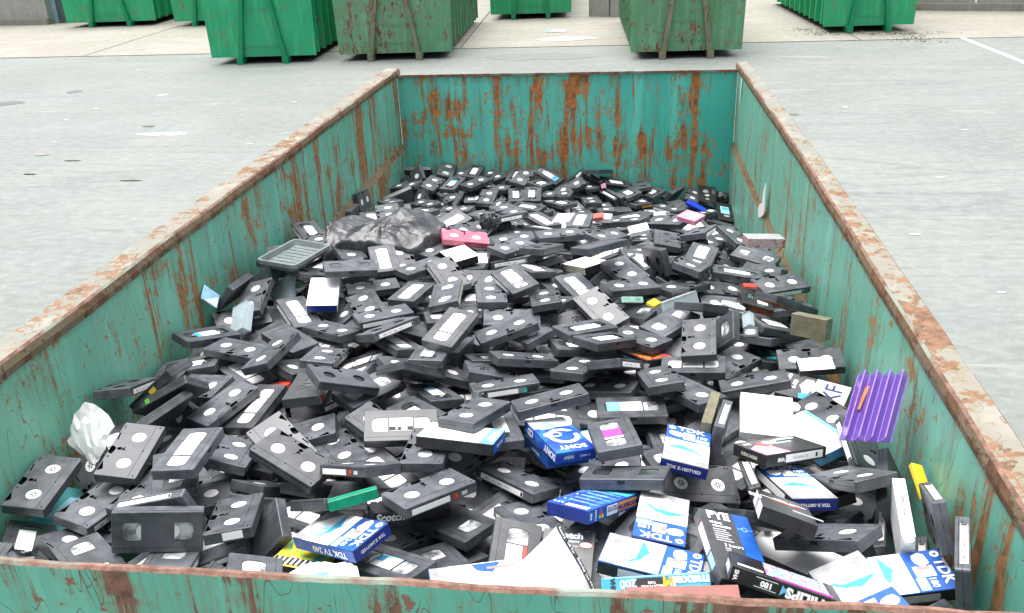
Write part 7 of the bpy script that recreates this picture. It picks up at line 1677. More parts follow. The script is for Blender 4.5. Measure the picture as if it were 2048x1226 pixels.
((0.551,4.375,1.171),(0.899,-0.094,-0.068,0.423)),
((0.35,2.561,1.471),(0.777,0.004,-0.003,-0.63)),
((0.541,3.91,1.137),(0.175,-0.011,0.035,-0.984)),
((1.441,1.996,1.469),(0.075,-0.164,0.12,0.976)),
((0.555,2.178,1.458),(0.404,-0.046,-0.053,0.912)),
((0.298,0.621,1.5),(0.991,-0.01,-0.025,-0.129)),
((0.327,2.675,1.402),(0.135,0.087,-0.061,-0.985)),
((0.596,3.083,1.208),(0.355,0.082,0.086,0.927)),
((1.754,2.453,1.448),(0.805,0.038,0.08,-0.587)),
((1.52,1.584,1.459),(0.365,0.036,-0.054,0.929)),
((0.575,1.899,1.459),(0.734,0.029,-0.012,0.679)),
((0.323,3.055,1.241),(0.727,-0.007,0.003,-0.687)),
((0.728,4.021,1.081),(0.98,-0.06,0.049,0.182)),
((0.12,3.257,1.269),(0.432,-0.009,0.005,-0.902)),
((0.655,2.839,1.337),(0.423,0.01,0.021,-0.906)),
((0.542,2.999,1.23),(0.605,0.103,0.042,-0.788)),
((0.929,2.599,1.457),(0.922,0.081,0.113,-0.361)),
((0.091,2.544,1.437),(0.688,0.16,0.068,0.704)),
((0.71,3.221,1.187),(0.776,-0.042,0.037,-0.628)),
((1.294,1.834,1.484),(0.011,-0.006,-0.001,1)),
((0.918,0.243,1.543),(0.038,-0.047,-0.024,-0.998)),
((1.448,4.084,1.003),(0.777,0.076,-0.12,0.613)),
((0.14,0.29,1.521),(0.996,0.067,-0.062,0.016)),
((0.751,3.818,1.068),(0.9,-0.04,0.042,-0.431)),
((0.834,0.877,1.511),(0.577,0.034,-0.175,0.797)),
((1.259,2.96,1.204),(0.884,-0.004,0.022,0.467)),
((1.955,3.967,0.928),(0.589,0.023,-0.018,0.808)),
((1.373,3.543,1.039),(0.809,-0.066,-0.037,-0.582)),
((1.823,4.209,0.95),(0.011,0.012,-0.091,0.996)),
((1.831,3.558,1.01),(0.961,-0.019,-0.015,-0.275)),
((0.674,3.646,1.084),(0.413,-0.042,0.01,-0.91)),
((0.559,2.624,1.471),(0.515,0.001,0.001,-0.857)),
((1.972,4.332,0.963),(0.808,0.068,0.157,-0.564)),
((0.584,3.22,1.282),(0.084,0.11,-0.002,0.99)),
((1.73,1.558,1.461),(0.301,0.078,0.034,0.95)),
((0.141,2.106,1.456),(0.999,0.035,-0.006,-0.027)),
((1.299,1.163,1.505),(0.059,0.07,0.047,0.995)),
((0.975,4.31,1.087),(0.361,0.021,0.019,0.932)),
((0.795,2.148,1.461),(0.681,-0.141,0.112,0.71)),
((1.255,2.124,1.463),(0.871,0.001,0.183,-0.456)),
((0.898,0.429,1.526),(0.994,0.083,0.067,-0)),
((0.918,3.742,1.053),(0.865,-0.016,-0.096,-0.492)),
((0.411,0.162,1.574),(0.981,-0.153,0.035,0.114)),
((1.393,1.496,1.475),(0.966,-0.045,0.036,-0.25)),
((1.798,3.323,1.048),(0.992,-0.008,-0.116,0.038)),
((0.794,2.104,1.522),(0.955,-0.077,-0.146,-0.245)),
((0.578,1.776,1.489),(0.567,-0.003,-0.01,0.824)),
((1.717,0.571,1.513),(0.151,-0.049,0.15,-0.976)),
((0.128,1.666,1.456),(0.487,0.072,0.096,0.865)),
((1.59,3.388,1.078),(0.626,-0.033,0.022,0.779)),
((0.352,1.048,1.469),(0.729,0.06,0.098,0.675)),
((1.898,3.407,1.019),(0.933,0.275,-0.016,0.23)),
((0.674,0.299,1.539),(0.981,-0.161,-0.029,0.104)),
((0.594,0.63,1.497),(0.666,0.003,0.023,0.745)),
((1.144,0.401,1.503),(0.413,0.048,0.013,-0.909)),
((1.16,0.411,1.503),(0.512,-0.011,0.017,0.859)),
((1.181,0.594,1.498),(0.988,-0.105,0.012,-0.113)),
((1.841,2.228,1.433),(0.694,-0.076,-0.01,-0.716)),
((1.141,0.582,1.499),(0.198,-0.049,0.004,-0.979)),
((0.262,0.669,1.472),(0.899,0.012,0.07,-0.431)),
((0.752,0.475,1.501),(0.648,-0.002,0.013,-0.761)),
((1.91,2.315,1.425),(0.967,0.02,-0.044,-0.25)),
((0.693,0.923,1.47),(0.96,0.05,-0.076,-0.265)),
((1.579,1.002,1.463),(0.762,-0.022,0.047,-0.645)),
((0.213,1.987,1.438),(0.859,0.009,0.011,0.512)),
((1.39,0.509,1.55),(0.326,-0.032,-0.067,-0.942)),
((1.079,1.472,1.445),(0.886,-0.215,-0.096,-0.401)),
((0.721,0.483,1.501),(0.764,-0.006,0.018,0.645)),
((0.577,0.316,1.505),(0.946,-0.044,-0.008,-0.322)),
((1.305,0.714,1.489),(0.132,-0.012,-0.076,0.988)),
((1.417,1.408,1.445),(0.763,-0.017,-0.076,0.641)),
((0.608,0.38,1.504),(0.367,-0.083,0.073,-0.924)),
((1.866,1.5,1.451),(0.686,0.111,-0.146,-0.704)),
((0.424,0.314,1.505),(0.995,-0.039,0.033,-0.088)),
((0.591,1.345,1.447),(0.035,-0.008,-0.017,0.999)),
((0.412,1.849,1.44),(0.995,0.091,-0.049,-0.015)),
((1.378,0.5,1.501),(0.863,0.032,0.001,-0.504)),
((0.441,0.297,1.506),(0.983,0,0.001,0.185)),
((1.706,1.204,1.452),(0.971,-0.023,0.063,0.231)),
((1.118,0.558,1.499),(0.976,0.016,0.001,-0.216)),
((1.939,0.434,1.524),(0.994,-0.014,0.048,0.093)),
((0.178,2.019,1.437),(0.884,-0.028,0.037,0.465)),
((0.806,0.646,1.495),(0.932,0.002,-0.007,0.363)),
((0.271,0.666,1.474),(0.992,-0.038,0.042,0.11)),
((0.404,1.212,1.45),(0.716,-0.034,-0.002,0.698)),
((1.338,0.506,1.5),(0.975,-0.023,-0.017,0.218)),
((0.444,4.132,1.129),(0.865,-0.043,0.033,-0.499)),
((0.615,1.99,1.492),(0.681,-0.019,0.026,0.731)),
((0.193,1.702,1.444),(0.959,0.075,-0.139,0.235)),
((1.24,0.708,1.49),(0.834,0.038,-0.014,0.55)),
((1.307,0.699,1.491),(0.906,0.041,-0.031,-0.421)),
((1.944,0.608,1.511),(0.4,-0.019,0.038,0.916)),
((1.97,0.61,1.512),(0.394,0.031,-0.006,-0.919)),
((0.181,1.312,1.444),(0.957,0.035,-0.105,0.268)),
((0.16,1.777,1.492),(0.978,-0.068,0.005,-0.198)),
((0.523,0.436,1.502),(0.993,0.005,0.018,-0.118)),
((0.553,0.95,1.468),(0.976,0.009,0.086,-0.199)),
((1.407,0.344,1.504),(0.777,-0.024,0.05,0.627)),
((1.969,0.586,1.514),(0.999,0.026,0.022,-0.018)),
((0.772,0.657,1.494),(0.993,-0.005,-0.001,-0.116)),
((1.592,1.074,1.457),(0.987,-0.025,0.007,0.16)),
((1.741,2.117,1.44),(0.282,0.031,-0.031,0.958)),
((0.693,2.052,1.443),(0.446,0.129,-0.009,0.886)),
((0.757,1.654,1.489),(0.849,-0.084,-0.02,0.522)),
((0.39,0.337,1.5),(0.803,-0.06,0.033,-0.592)),
((1.309,0.658,1.494),(0.006,0.025,0.053,-0.998)),
((0.51,1.002,1.463),(0.468,0.036,-0.017,-0.883)),
((0.708,0.482,1.501),(0.69,-0.007,-0.011,-0.723)),
((0.955,1.183,1.451),(0.688,-0.041,0.042,0.724)),
((1.104,1.435,1.445),(0.997,0.003,-0.003,0.081)),
((0.663,0.569,1.499),(0.697,-0.118,0.014,0.707)),
((0.379,1.955,1.441),(0.02,-0.023,0.067,0.997)),
((1.174,2.151,1.445),(0.445,-0.034,-0.001,0.895)),
((1.244,1.221,1.45),(0.754,0.042,-0.067,0.652)),
((1.358,0.497,1.501),(0.335,0.009,-0.022,-0.942)),
((1.388,0.378,1.504),(0.612,-0.042,-0.068,-0.787)),
((1.198,4.169,1.029),(0.606,-0.054,-0.017,0.793)),
((1.147,0.645,1.495),(0.577,-0,-0,-0.817)),
((0.23,1.627,1.443),(0.243,-0.036,-0.015,0.969)),
((1.156,1.309,1.448),(0.516,0.009,-0.12,-0.848)),
((1.126,0.592,1.498),(0.876,-0.003,0.027,0.482)),
((1.387,0.418,1.503),(0.945,-0.015,-0.023,-0.325)),
((1.492,0.771,1.484),(0.699,-0.016,-0.088,0.709)),
((1.403,0.501,1.5),(0.564,-0.003,-0.011,0.826)),
((1.69,1.224,1.451),(0.834,0.065,0.077,0.542)),
((1.389,0.368,1.504),(0.638,-0.096,0.059,0.762)),
((0.632,0.37,1.504),(0.11,-0.069,-0.026,-0.991)),
((1.259,2.28,1.447),(0.897,0.107,0.083,-0.42)),
((0.607,1.385,1.446),(0.974,-0.127,0.05,0.182)),
((1.884,2.408,1.414),(0.128,0.001,-0.002,-0.992)),
((1.97,2.34,1.416),(0.294,0.021,0.008,0.956)),
((1.916,1.479,1.453),(0.005,0.114,0.065,-0.991)),
((1.196,2.152,1.445),(0.893,-0,-0,0.449)),
((1.424,2.626,1.438),(0.849,-0.046,0.003,0.526)),
((1.979,0.574,1.516),(0.964,0.012,0.012,0.264)),
((0.422,0.334,1.505),(0.156,-0,-0.006,-0.988)),
((0.709,1.577,1.441),(0.046,-0.035,-0.046,-0.997)),
((0.91,0.291,1.507),(0.217,-0.151,-0.183,-0.947)),
((1.408,1.286,1.448),(0.746,0.026,-0.001,0.665)),
((0.966,1.166,1.451),(0.762,-0.053,0.014,-0.645)),
((1.887,0.795,1.493),(0.707,-0.04,0.037,-0.705)),
((1.978,0.598,1.514),(0.949,-0.007,0.028,-0.314)),
((0.621,0.32,1.505),(0.747,-0.04,0.016,-0.664)),
((1.364,1.284,1.448),(0.047,0.023,-0.02,0.998)),
((0.596,0.334,1.555),(0.835,-0.163,0.046,0.524)),
((0.704,1.553,1.442),(0.997,-0.019,0.046,0.055)),
((1.462,2.426,1.444),(0.215,-0.003,-0.072,0.974)),
((0.564,0.316,1.505),(0.864,-0.01,0.031,0.502)),
((0.682,2.05,1.443),(0.563,-0.028,0.059,-0.824)),
((1.475,2.466,1.443),(0.948,0.088,-0.017,-0.304)),
((0.932,1.542,1.442),(0.642,0.063,-0.063,0.761)),
((0.957,1.033,1.46),(0.265,0.002,0.025,-0.964)),
((1.253,1.22,1.45),(0.565,0.025,0.027,-0.824)),
((1.41,2.626,1.438),(0.949,-0.002,0.007,0.315)),
((1.149,0.789,1.482),(0.681,-0.012,0.005,-0.732)),
((1.436,1.307,1.448),(0.595,-0.004,-0.046,0.803)),
((0.205,1.727,1.443),(0.974,0.012,-0.096,0.206)),
((1.324,0.517,1.5),(0.486,0.004,-0.006,-0.874)),
((1.185,2.151,1.445),(0.094,0.01,-0.028,-0.995)),
((0.488,0.649,1.495),(0.138,-0.063,0.062,0.986)),
((0.403,0.317,1.502),(0.201,-0.012,0.025,-0.979)),
((1.144,0.617,1.498),(0.998,-0.039,-0.008,0.047)),
((1.96,0.621,1.511),(0.567,-0.018,-0.01,0.824)),
((1.965,0.646,1.509),(0.906,-0,0,-0.423)),
((0.959,1.165,1.451),(0.158,0.012,-0.024,-0.987)),
((1.813,1.548,1.447),(0.702,0.015,-0.025,-0.711)),
((0.576,0.988,1.464),(0.905,0.007,-0.019,0.425)),
((0.262,0.655,1.473),(0.935,0.035,0.039,-0.351)),
((1.132,1.436,1.445),(0.986,-0.002,0.019,0.163)),
((0.542,0.575,1.499),(0.386,0.012,0.005,-0.922)),
((1.84,1.332,1.455),(0.768,-0,0,0.64)),
((0.527,1.003,1.463),(0.257,-0.026,0.006,0.966)),
((1.954,0.598,1.513),(0.523,0.001,0.018,-0.852)),
((0.565,1.572,1.441),(0.828,0.029,0.041,0.559)),
((0.347,0.908,1.516),(0.992,-0.069,-0.018,0.101)),
((0.433,0.325,1.505),(0.987,-0.023,0.017,-0.157)),
((0.819,0.796,1.482),(0.526,-0.089,-0.054,0.844)),
((1.923,2.435,1.405),(0.136,-0.017,0.018,-0.99)),
((1.95,0.609,1.511),(0.175,0.004,0.005,0.985)),
((1.876,2.237,1.43),(0.999,-0.021,0.017,0.033)),
((1.71,1.241,1.451),(0.29,-0.04,0.008,-0.956)),
((1.337,0.518,1.5),(0.983,0.001,-0.004,-0.185)),
((1.18,0.608,1.498),(0.999,-0.002,0.013,-0.034)),
((0.536,1.023,1.461),(0.237,-0.012,-0.007,-0.971)),
((1.158,0.431,1.502),(0.954,0.026,-0.024,-0.296)),
((1.694,0.873,1.476),(0.089,-0.06,0.056,0.993)),
((0.438,0.314,1.505),(0.164,-0.015,0.06,0.984)),
((0.597,0.378,1.504),(0.668,0.018,0.017,0.744)),
((1.115,0.669,1.493),(0.636,-0.018,0.026,0.771)),
((1.111,0.556,1.499),(0.892,0,0.032,0.451)),
((0.805,1.173,1.502),(0.608,-0.034,-0.121,-0.784)),
((1.334,2.626,1.438),(0.916,0.038,-0.061,-0.394)),
((1.499,0.894,1.473),(0.913,-0.001,0.035,0.407)),
((1.398,2.627,1.438),(0.677,0.018,-0,-0.735)),
((0.577,0.376,1.504),(0.736,-0.007,0.03,0.677)),
((0.39,0.328,1.5),(0.828,0.011,0.008,-0.561)),
((1.574,1.02,1.462),(0.098,0.027,0.03,-0.994)),
((1.926,0.425,1.523),(0.964,0.01,0.009,-0.265)),
((1.125,0.558,1.499),(0.337,-0.002,0.002,0.941)),
((0.207,0.339,1.471),(0.635,-0.105,0.069,-0.762)),
((1.166,0.775,1.484),(0.36,-0.029,-0.023,-0.932)),
((0.588,2.019,1.443),(0.526,-0.076,-0.077,0.844)),
((0.769,0.509,1.5),(0.991,-0.006,-0.021,-0.13)),
((1.156,2.242,1.446),(0.858,0.002,-0.079,-0.508)),
((1.115,1.118,1.453),(0.993,-0.092,-0.024,0.068)),
((0.268,4.165,1.087),(0.977,-0.085,0.057,-0.188)),
((1.511,2.466,1.443),(0.998,0.058,0.008,0.012)),
((1.846,1.312,1.456),(0.884,0.021,0.01,0.466)),
((1.025,0.406,1.503),(0.869,-0.156,0.074,0.463)),
((1.865,2.234,1.431),(1,-0.022,0.006,0.007)),
((0.739,0.452,1.502),(0.408,0.011,0.002,-0.913)),
((0.533,0.986,1.465),(0.849,0.047,-0.018,0.526)),
((1.548,2.546,1.441),(0.843,0.06,0.036,0.533)),
((0.945,1.589,1.441),(0.241,0.026,0.011,-0.97)),
((1.29,0.712,1.489),(0.754,0.012,-0.008,0.657)),
((1.154,0.411,1.503),(0.92,0.013,-0.03,0.39)),
((0.41,0.316,1.504),(0.17,-0.015,0.021,-0.985)),
((0.566,1.851,1.44),(0.667,0.036,0.096,0.738)),
((1.288,0.74,1.487),(0.167,-0.002,0.003,0.986)),
((0.616,1.99,1.442),(0.311,-0.025,-0.008,0.95)),
((0.583,0.989,1.464),(0.991,0.044,0.019,0.122)),
((1.735,0.921,1.474),(0.671,0.016,-0.01,-0.741)),
((1.994,0.66,1.51),(0.785,0.015,-0.041,0.618)),
((1.198,2.152,1.445),(0.993,0.001,-0.055,0.1)),
((1.108,2.209,1.496),(0.796,-0.006,0.094,0.598)),
((1.608,1.076,1.456),(0.969,-0.003,-0.008,-0.248)),
((0.542,0.576,1.499),(0.956,0.012,-0.018,0.293)),
((1.496,1.178,1.451),(0.067,-0.001,-0.009,0.998)),
((1.337,2.099,1.444),(0.723,0.093,-0.078,0.68)),
((0.533,0.652,1.495),(0.556,-0.079,0.01,0.827)),
((1.803,2.319,1.435),(0.567,-0.047,0.004,-0.822)),
((0.792,0.618,1.498),(0.496,0.021,-0.02,0.868)),
((1.303,0.742,1.487),(0.673,0.016,-0.042,0.738)),
((0.378,1.956,1.441),(0.764,-0.007,-0.009,-0.645)),
((1.832,1.333,1.455),(0.908,0.04,-0.006,-0.416)),
((0.526,1.004,1.463),(0.152,0.001,0.036,-0.988)),
((1.885,2.408,1.415),(0.104,0.022,-0.032,-0.994)),
((0.576,1.572,1.441),(0.659,0.014,0.025,0.751)),
((1.927,2.377,1.414),(0.099,0.032,0.032,0.994)),
((1.858,2.392,1.42),(0.297,0.012,0.044,0.954)),
((1.978,0.598,1.514),(0.876,0.022,0.011,0.482)),
((0.738,0.875,1.475),(0.932,0.072,-0.003,0.355)),
((1.507,0.863,1.476),(0.579,0.007,-0.042,0.814)),
((1.31,0.633,1.497),(0.755,0.073,-0.05,0.65)),
((0.214,1.986,1.438),(0.687,-0.054,0.008,0.724)),
((0.809,0.633,1.496),(0.431,0.035,-0.017,0.902)),
((1.913,2.245,1.427),(0.356,0.046,-0.031,-0.933)),
((0.614,0.32,1.505),(0.591,0.051,0.05,0.803)),
((1.146,0.43,1.502),(0.656,0.051,-0.034,-0.752)),
((1.283,0.725,1.488),(0.485,0.026,-0.017,-0.874)),
((1.827,1.501,1.449),(0.644,0.011,-0.051,-0.764)),
((1.163,0.442,1.502),(0.815,-0.001,-0.021,0.58)),
((1.855,1.501,1.45),(0.8,0.043,-0.087,-0.592)),
((1.936,0.446,1.523),(0.144,0.019,-0.054,0.988)),
((1.508,0.979,1.465),(0.314,-0.009,0.016,-0.949)),
((1.306,0.698,1.49),(0.333,-0.03,-0.018,0.942)),
((0.391,0.328,1.5),(0.524,0.018,-0.025,-0.851)),
((0.412,1.847,1.44),(0.892,-0.024,-0.051,0.448)),
((1.447,2.585,1.44),(0.855,-0.024,0.058,-0.515)),
((1.71,0.889,1.475),(0.995,-0.033,-0.03,-0.085)),
((1.954,0.778,1.498),(0.992,-0.055,0.01,0.114)),
((0.623,0.618,1.498),(0.332,-0.057,-0.016,0.941)),
((1.98,2.409,1.402),(0.467,-0.037,0.06,0.882)),
((1.969,0.586,1.514),(0.365,-0.013,-0.004,-0.931)),
((0.617,1.456,1.444),(0.995,0.009,0.066,-0.079)),
((1.823,1.333,1.454),(0.423,-0.011,-0.001,0.906)),
((1.146,0.643,1.495),(0.016,-0.034,-0.047,-0.998)),
((1.97,0.609,1.512),(0.749,-0.041,-0.02,0.661)),
((1.125,2.179,1.445),(0.092,-0.064,0.024,0.993)),
((0.537,1.023,1.461),(0.353,0.004,-0.002,0.936)),
((1.751,2.088,1.44),(0.423,0.005,-0.003,0.906)),
((0.597,2.018,1.442),(0.676,-0.001,-0.003,0.737)),
((1.566,1.036,1.46),(0.028,0.007,-0.009,-1)),
((1.277,1.24,1.45),(0.411,-0.02,0.024,-0.911)),
((1.316,0.647,1.496),(0.392,0.03,0.09,-0.915)),
((0.52,1.022,1.461),(0.98,-0.007,-0.003,-0.199)),
((0.597,0.327,1.505),(0.613,0.02,0.067,0.787)),
((1.914,0.585,1.511),(0.412,0.012,-0.02,-0.911)),
((1.999,1.54,1.504),(0.694,-0.168,-0.013,0.7)),
((1.798,2.252,1.436),(0.956,0.005,-0.003,0.294)),
((1.606,1.039,1.46),(0.944,-0.014,-0.004,-0.331)),
((0.566,0.297,1.506),(0.848,-0.012,0.028,0.53)),
((0.611,0.328,1.505),(0.742,-0.013,0.057,0.668)),
((1.076,1.793,1.439),(0.868,0.054,-0.146,-0.471)),
((0.946,1.184,1.451),(0.012,0,-0.001,-1)),
((0.421,0.332,1.505),(0.996,-0.088,0.006,-0.004)),
((1.488,1.178,1.451),(0.742,0.012,-0.036,0.669)),
((1.96,0.597,1.513),(0.963,-0.003,-0,-0.269)),
((1.926,0.424,1.523),(0.554,-0.011,0.009,-0.833)),
((0.443,0.643,1.496),(0.942,-0.148,0.002,0.302)),
((1.5,2.505,1.442),(0.543,0.046,0.004,-0.838)),
((1.867,0.795,1.492),(0.996,-0.02,0.043,-0.073)),
((0.182,1.329,1.494),(0.655,0.02,-0.092,-0.749)),
((1.583,1.038,1.46),(0.361,-0.025,-0.013,0.932)),
((1.284,0.697,1.491),(0.888,0.006,-0.006,-0.459)),
((1.982,2.347,1.413),(0.992,-0.005,0.024,-0.12)),
((1.71,0.889,1.475),(0.292,0.019,-0.034,-0.956)),
((0.391,0.338,1.5),(0.748,0.005,0.003,0.663)),
((1.6,1.075,1.456),(0.979,-0.011,0.014,0.203)),
((1.979,2.226,1.423),(0.915,-0.086,-0.008,0.394)),
((1.461,2.464,1.443),(0.088,0.007,-0.01,0.996)),
((1.155,0.411,1.503),(0.71,0.049,-0.005,-0.703)),
((0.55,1.476,1.444),(0.217,0.082,0.009,0.973)),
((1.286,1.24,1.449),(0.27,0.003,-0.001,0.963)),
((1.294,2.625,1.438),(0.805,0.02,0.004,-0.593)),
((0.607,0.66,1.494),(0.869,0.054,-0.033,-0.491)),
((0.804,1.179,1.451),(0.639,0.087,-0.086,0.759)),
((1.565,1.001,1.463),(0.981,-0,-0.013,0.194)),
((0.593,1.303,1.448),(0.811,0.003,-0.002,0.585)),
((1.596,1.003,1.463),(0.981,-0.01,0.015,-0.193)),
((0.474,2.042,1.443),(0.868,-0.027,-0.124,-0.48)),
((1.423,2.585,1.439),(0.796,0.003,0.014,-0.605)),
((1.955,0.779,1.498),(0.866,-0.024,0.001,0.5)),
((1.872,0.78,1.493),(0.346,-0.048,-0.027,-0.936)),
((1.861,2.301,1.43),(0.718,-0.015,0.004,0.696)),
((0.596,0.644,1.495),(0.898,-0.027,-0.005,-0.438)),
((0.585,0.673,1.493),(0.797,0.01,0.001,0.604)),
((0.919,2.206,1.446),(0.56,0.009,-0.012,-0.829)),
((1.422,2.626,1.438),(0.069,-0.028,-0.032,-0.997)),
((1.737,2.057,1.44),(0.218,0.018,0.028,0.975)),
((1.231,0.722,1.488),(0.954,0.018,0.014,-0.298)),
((1.755,2.12,1.44),(0.681,0.099,0.012,-0.726)),
((1.966,0.597,1.513),(0.812,-0.025,0.015,-0.583)),
((1.986,2.194,1.424),(0.787,-0.002,-0.059,-0.614)),
((1.95,0.609,1.511),(0.598,-0.004,0.013,0.802)),
((1.508,0.979,1.465),(0.966,-0.007,0.032,0.255)),
((1.58,1.002,1.463),(0.227,-0.001,0.001,-0.974)),
((1.867,0.796,1.492),(0.952,0.018,0.038,-0.303)),
((1.971,0.646,1.51),(0.27,-0.011,0.016,0.963)),
((0.949,1.164,1.451),(0.492,0.008,0.065,0.868)),
((1.308,0.671,1.493),(0.423,0.047,-0.01,-0.905)),
((1.815,2.323,1.434),(0.63,0.013,0.039,0.776)),
((1.223,0.736,1.487),(0.521,0.025,0.02,-0.853)),
((0.468,1.039,1.46),(0.993,0.04,0.037,-0.109)),
((0.531,1.477,1.444),(0.142,0.086,-0.064,0.984)),
((1.929,0.598,1.511),(0.995,0.02,-0.011,-0.094)),
((1.972,0.622,1.512),(0.921,0.002,-0.001,0.389)),
((1.152,1.437,1.445),(0.975,-0.007,-0.015,0.221)),
((1.524,2.467,1.443),(0.713,0.043,-0.068,0.696)),
((1.805,2.461,1.42),(0.477,-0.009,0.01,0.879)),
((1.197,4.169,1.029),(0.74,-0.036,0.003,0.671)),
((1.952,2.291,1.422),(0.985,-0.024,0.015,0.169)),
((1.936,2.251,1.425),(0.366,-0.003,-0.033,-0.93)),
((0.418,0.315,1.505),(0.785,0.008,0.024,0.62)),
((0.502,1.021,1.461),(0.988,-0.001,-0.001,-0.152)),
((1.291,0.697,1.491),(0.825,0,0.027,-0.564)),
((1.277,0.696,1.491),(0.9,0.015,-0.002,0.436)),
((1.822,2.257,1.434),(0.975,0,-0.002,-0.222)),
((1.436,2.585,1.439),(0.973,-0.003,0.003,-0.232)),
((0.173,1.779,1.442),(0.735,-0.034,-0.057,0.675)),
((1.798,2.251,1.436),(0.881,-0.003,0.014,0.472)),
((0.751,0.656,1.494),(0.97,0.005,-0.003,-0.242)),
((1.32,2.624,1.438),(0.938,-0.018,-0.034,-0.345)),
((1.869,2.269,1.43),(0.478,-0.023,0.001,0.878)),
((1.972,0.597,1.514),(0.309,0.005,0.02,0.951)),
((0.538,1.453,1.444),(0.881,0.006,0.065,-0.469)),
((1.555,0.984,1.465),(0.998,0.052,0.029,0.023)),
((0.916,1.201,1.45),(0.543,-0.021,0.003,-0.839)),
((0.533,0.654,1.495),(0.034,0.07,-0.001,-0.997)),
((1.926,0.424,1.523),(0.632,0.013,0.011,0.775)),
((1.253,1.22,1.45),(0.985,0.027,-0.006,-0.168)),
((0.603,0.63,1.497),(0.708,0.019,-0.03,-0.705)),
((1.607,1.058,1.458),(0.992,-0.002,-0.015,0.121)),
((1.736,0.937,1.472),(0.608,-0.021,-0.002,-0.794)),
((1.829,2.226,1.434),(0.664,-0.061,0.016,-0.745)),
((0.412,0.325,1.504),(0.316,0.003,0.019,0.949)),
((1.94,2.385,1.411),(0.937,0.002,0.046,0.345)),
((1.499,0.863,1.476),(0.988,0.03,0.019,-0.152)),
((0.445,4.133,1.079),(0.988,0.026,0.011,0.152)),
((0.67,4.261,1.077),(0.249,-0.004,0.003,0.968)),
((0.57,0.657,1.494),(0.612,-0.045,-0.037,0.789)),
((1.301,0.685,1.492),(0.381,-0.035,-0.073,0.921)),
((1.841,1.332,1.455),(0.792,0.014,-0.017,-0.611)),
((0.783,0.644,1.495),(0.289,0.038,0.019,0.957)),
((0.545,1.023,1.461),(0.735,-0.019,-0.002,-0.678)),
((1.714,0.858,1.478),(0.94,0.013,-0.016,0.341)),
((0.173,1.781,1.442),(0.946,0.052,-0.074,0.311)),
((1.956,0.551,1.516),(0.77,-0.009,-0.031,0.638)),
((2.023,1.266,1.467),(0.745,0.03,-0.018,0.666)),
((0.617,0.33,1.505),(0.189,0.052,0,0.981)),
((0.593,1.432,1.445),(0.194,-0.103,0.025,-0.975)),
((0.42,0.324,1.505),(0.39,-0.029,0.025,0.92)),
((1.992,2.16,1.425),(0.713,-0.044,0.03,0.699)),
((0.378,1.956,1.441),(0.628,0,0,0.778)),
((1.16,0.822,1.479),(0.847,0.003,0,0.531)),
((1.977,0.562,1.517),(0.961,-0.001,-0.033,-0.276)),
((1.491,0.77,1.484),(0.955,0.019,-0.053,0.293)),
((0.531,0.966,1.466),(0.675,0.009,0.025,0.738)),
((1.496,1.178,1.451),(0.688,0.008,0.002,0.725)),
]
fm = [M['black'], M['dark'], M['white'], M['label'], M['pane'], M['dpane'], M['lightgrey'], M['cream']]
fv, ff, fi = [], [], []
def addm(me, mx):
    b = len(fv); fv.extend([(mx @ v.co)[:] for v in me.vertices]); mp = [fm.index(m) if m in fm else 0 for m in me.materials]
    for p in me.polygons: ff.append([b + i for i in p.vertices]); fi.append(mp[p.material_index])
for k, (loc, q) in enumerate(FILL):
    mx = Matrix.Translation(loc) @ Quaternion(q).to_matrix().to_4x4(); rnd = random.Random(k); c = rnd.random()
    if c < .47: parts = ['B', 'hubw0', 'hubw1']
    elif c < .72: parts = ['T', 'winw0', 'winw1', 'lab']
    elif c < .92: parts = ['Tx', 'wind0', 'wind1', 'labL']
    else: parts = ['N']
    if rnd.random() < .35: parts.append(rnd.choice(['sp', 'spb', 'spcream']))
    for p_ in parts: addm(ME[p_], mx)
me = bpy.data.meshes.new('buried_cassettes'); me.from_pydata(fv, [], ff); me.polygons.foreach_set('material_index', fi)
for m in fm: me.materials.append(m)
me.update()
put('buried_cassettes', me, label='black video cassettes showing in the gaps and shadows between the others', category='video cassette', group=GRP, kind='stuff')
o = gpatch('litter', -7.35, 12.11, 0.035, 0.016, M['paper'], 0, 0.006, label='tiny white paper scrap lying on the yard', cat='litter', n=7); o['group'] = 'white scraps on the yard'
o = gpatch('litter', -13.68, 23.17, 0.047, 0.016, M['paper'], 1, 0.012, label='tiny white paper scrap lying on the yard', cat='litter', n=7); o['group'] = 'white scraps on the yard'
o = gpatch('litter', -12.26, 23.04, 0.059, 0.016, M['paper'], 2, 0.012, label='tiny white paper scrap lying on the yard', cat='litter', n=7); o['group'] = 'white scraps on the yard'
o = gpatch('litter', -11.29, 22.01, 0.035, 0.016, M['paper'], 3, 0.012, label='tiny white paper scrap lying on the yard', cat='litter', n=7); o['group'] = 'white scraps on the yard'
o = gpatch('litter', -6.65, 10.68, 0.047, 0.016, M['paper'], 4, 0.006, label='tiny white paper scrap lying on the yard', cat='litter', n=7); o['group'] = 'white scraps on the yard'
o = gpatch('litter', -7.30, 12.92, 0.059, 0.016, M['paper'], 5, 0.006, label='tiny white paper scrap lying on the yard', cat='litter', n=7); o['group'] = 'white scraps on the yard'
o = gpatch('litter', -8.59, 16.82, 0.035, 0.016, M['paper'], 6, 0.006, label='tiny white paper scrap lying on the yard', cat='litter', n=7); o['group'] = 'white scraps on the yard'
o = gpatch('litter', -7.80, 15.79, 0.047, 0.016, M['paper'], 7, 0.006, label='tiny white paper scrap lying on the yard', cat='litter', n=7); o['group'] = 'white scraps on the yard'
o = gpatch('litter', -3.65, 10.48, 0.059, 0.016, M['paper'], 8, 0.006, label='tiny white paper scrap lying on the yard', cat='litter', n=7); o['group'] = 'white scraps on the yard'
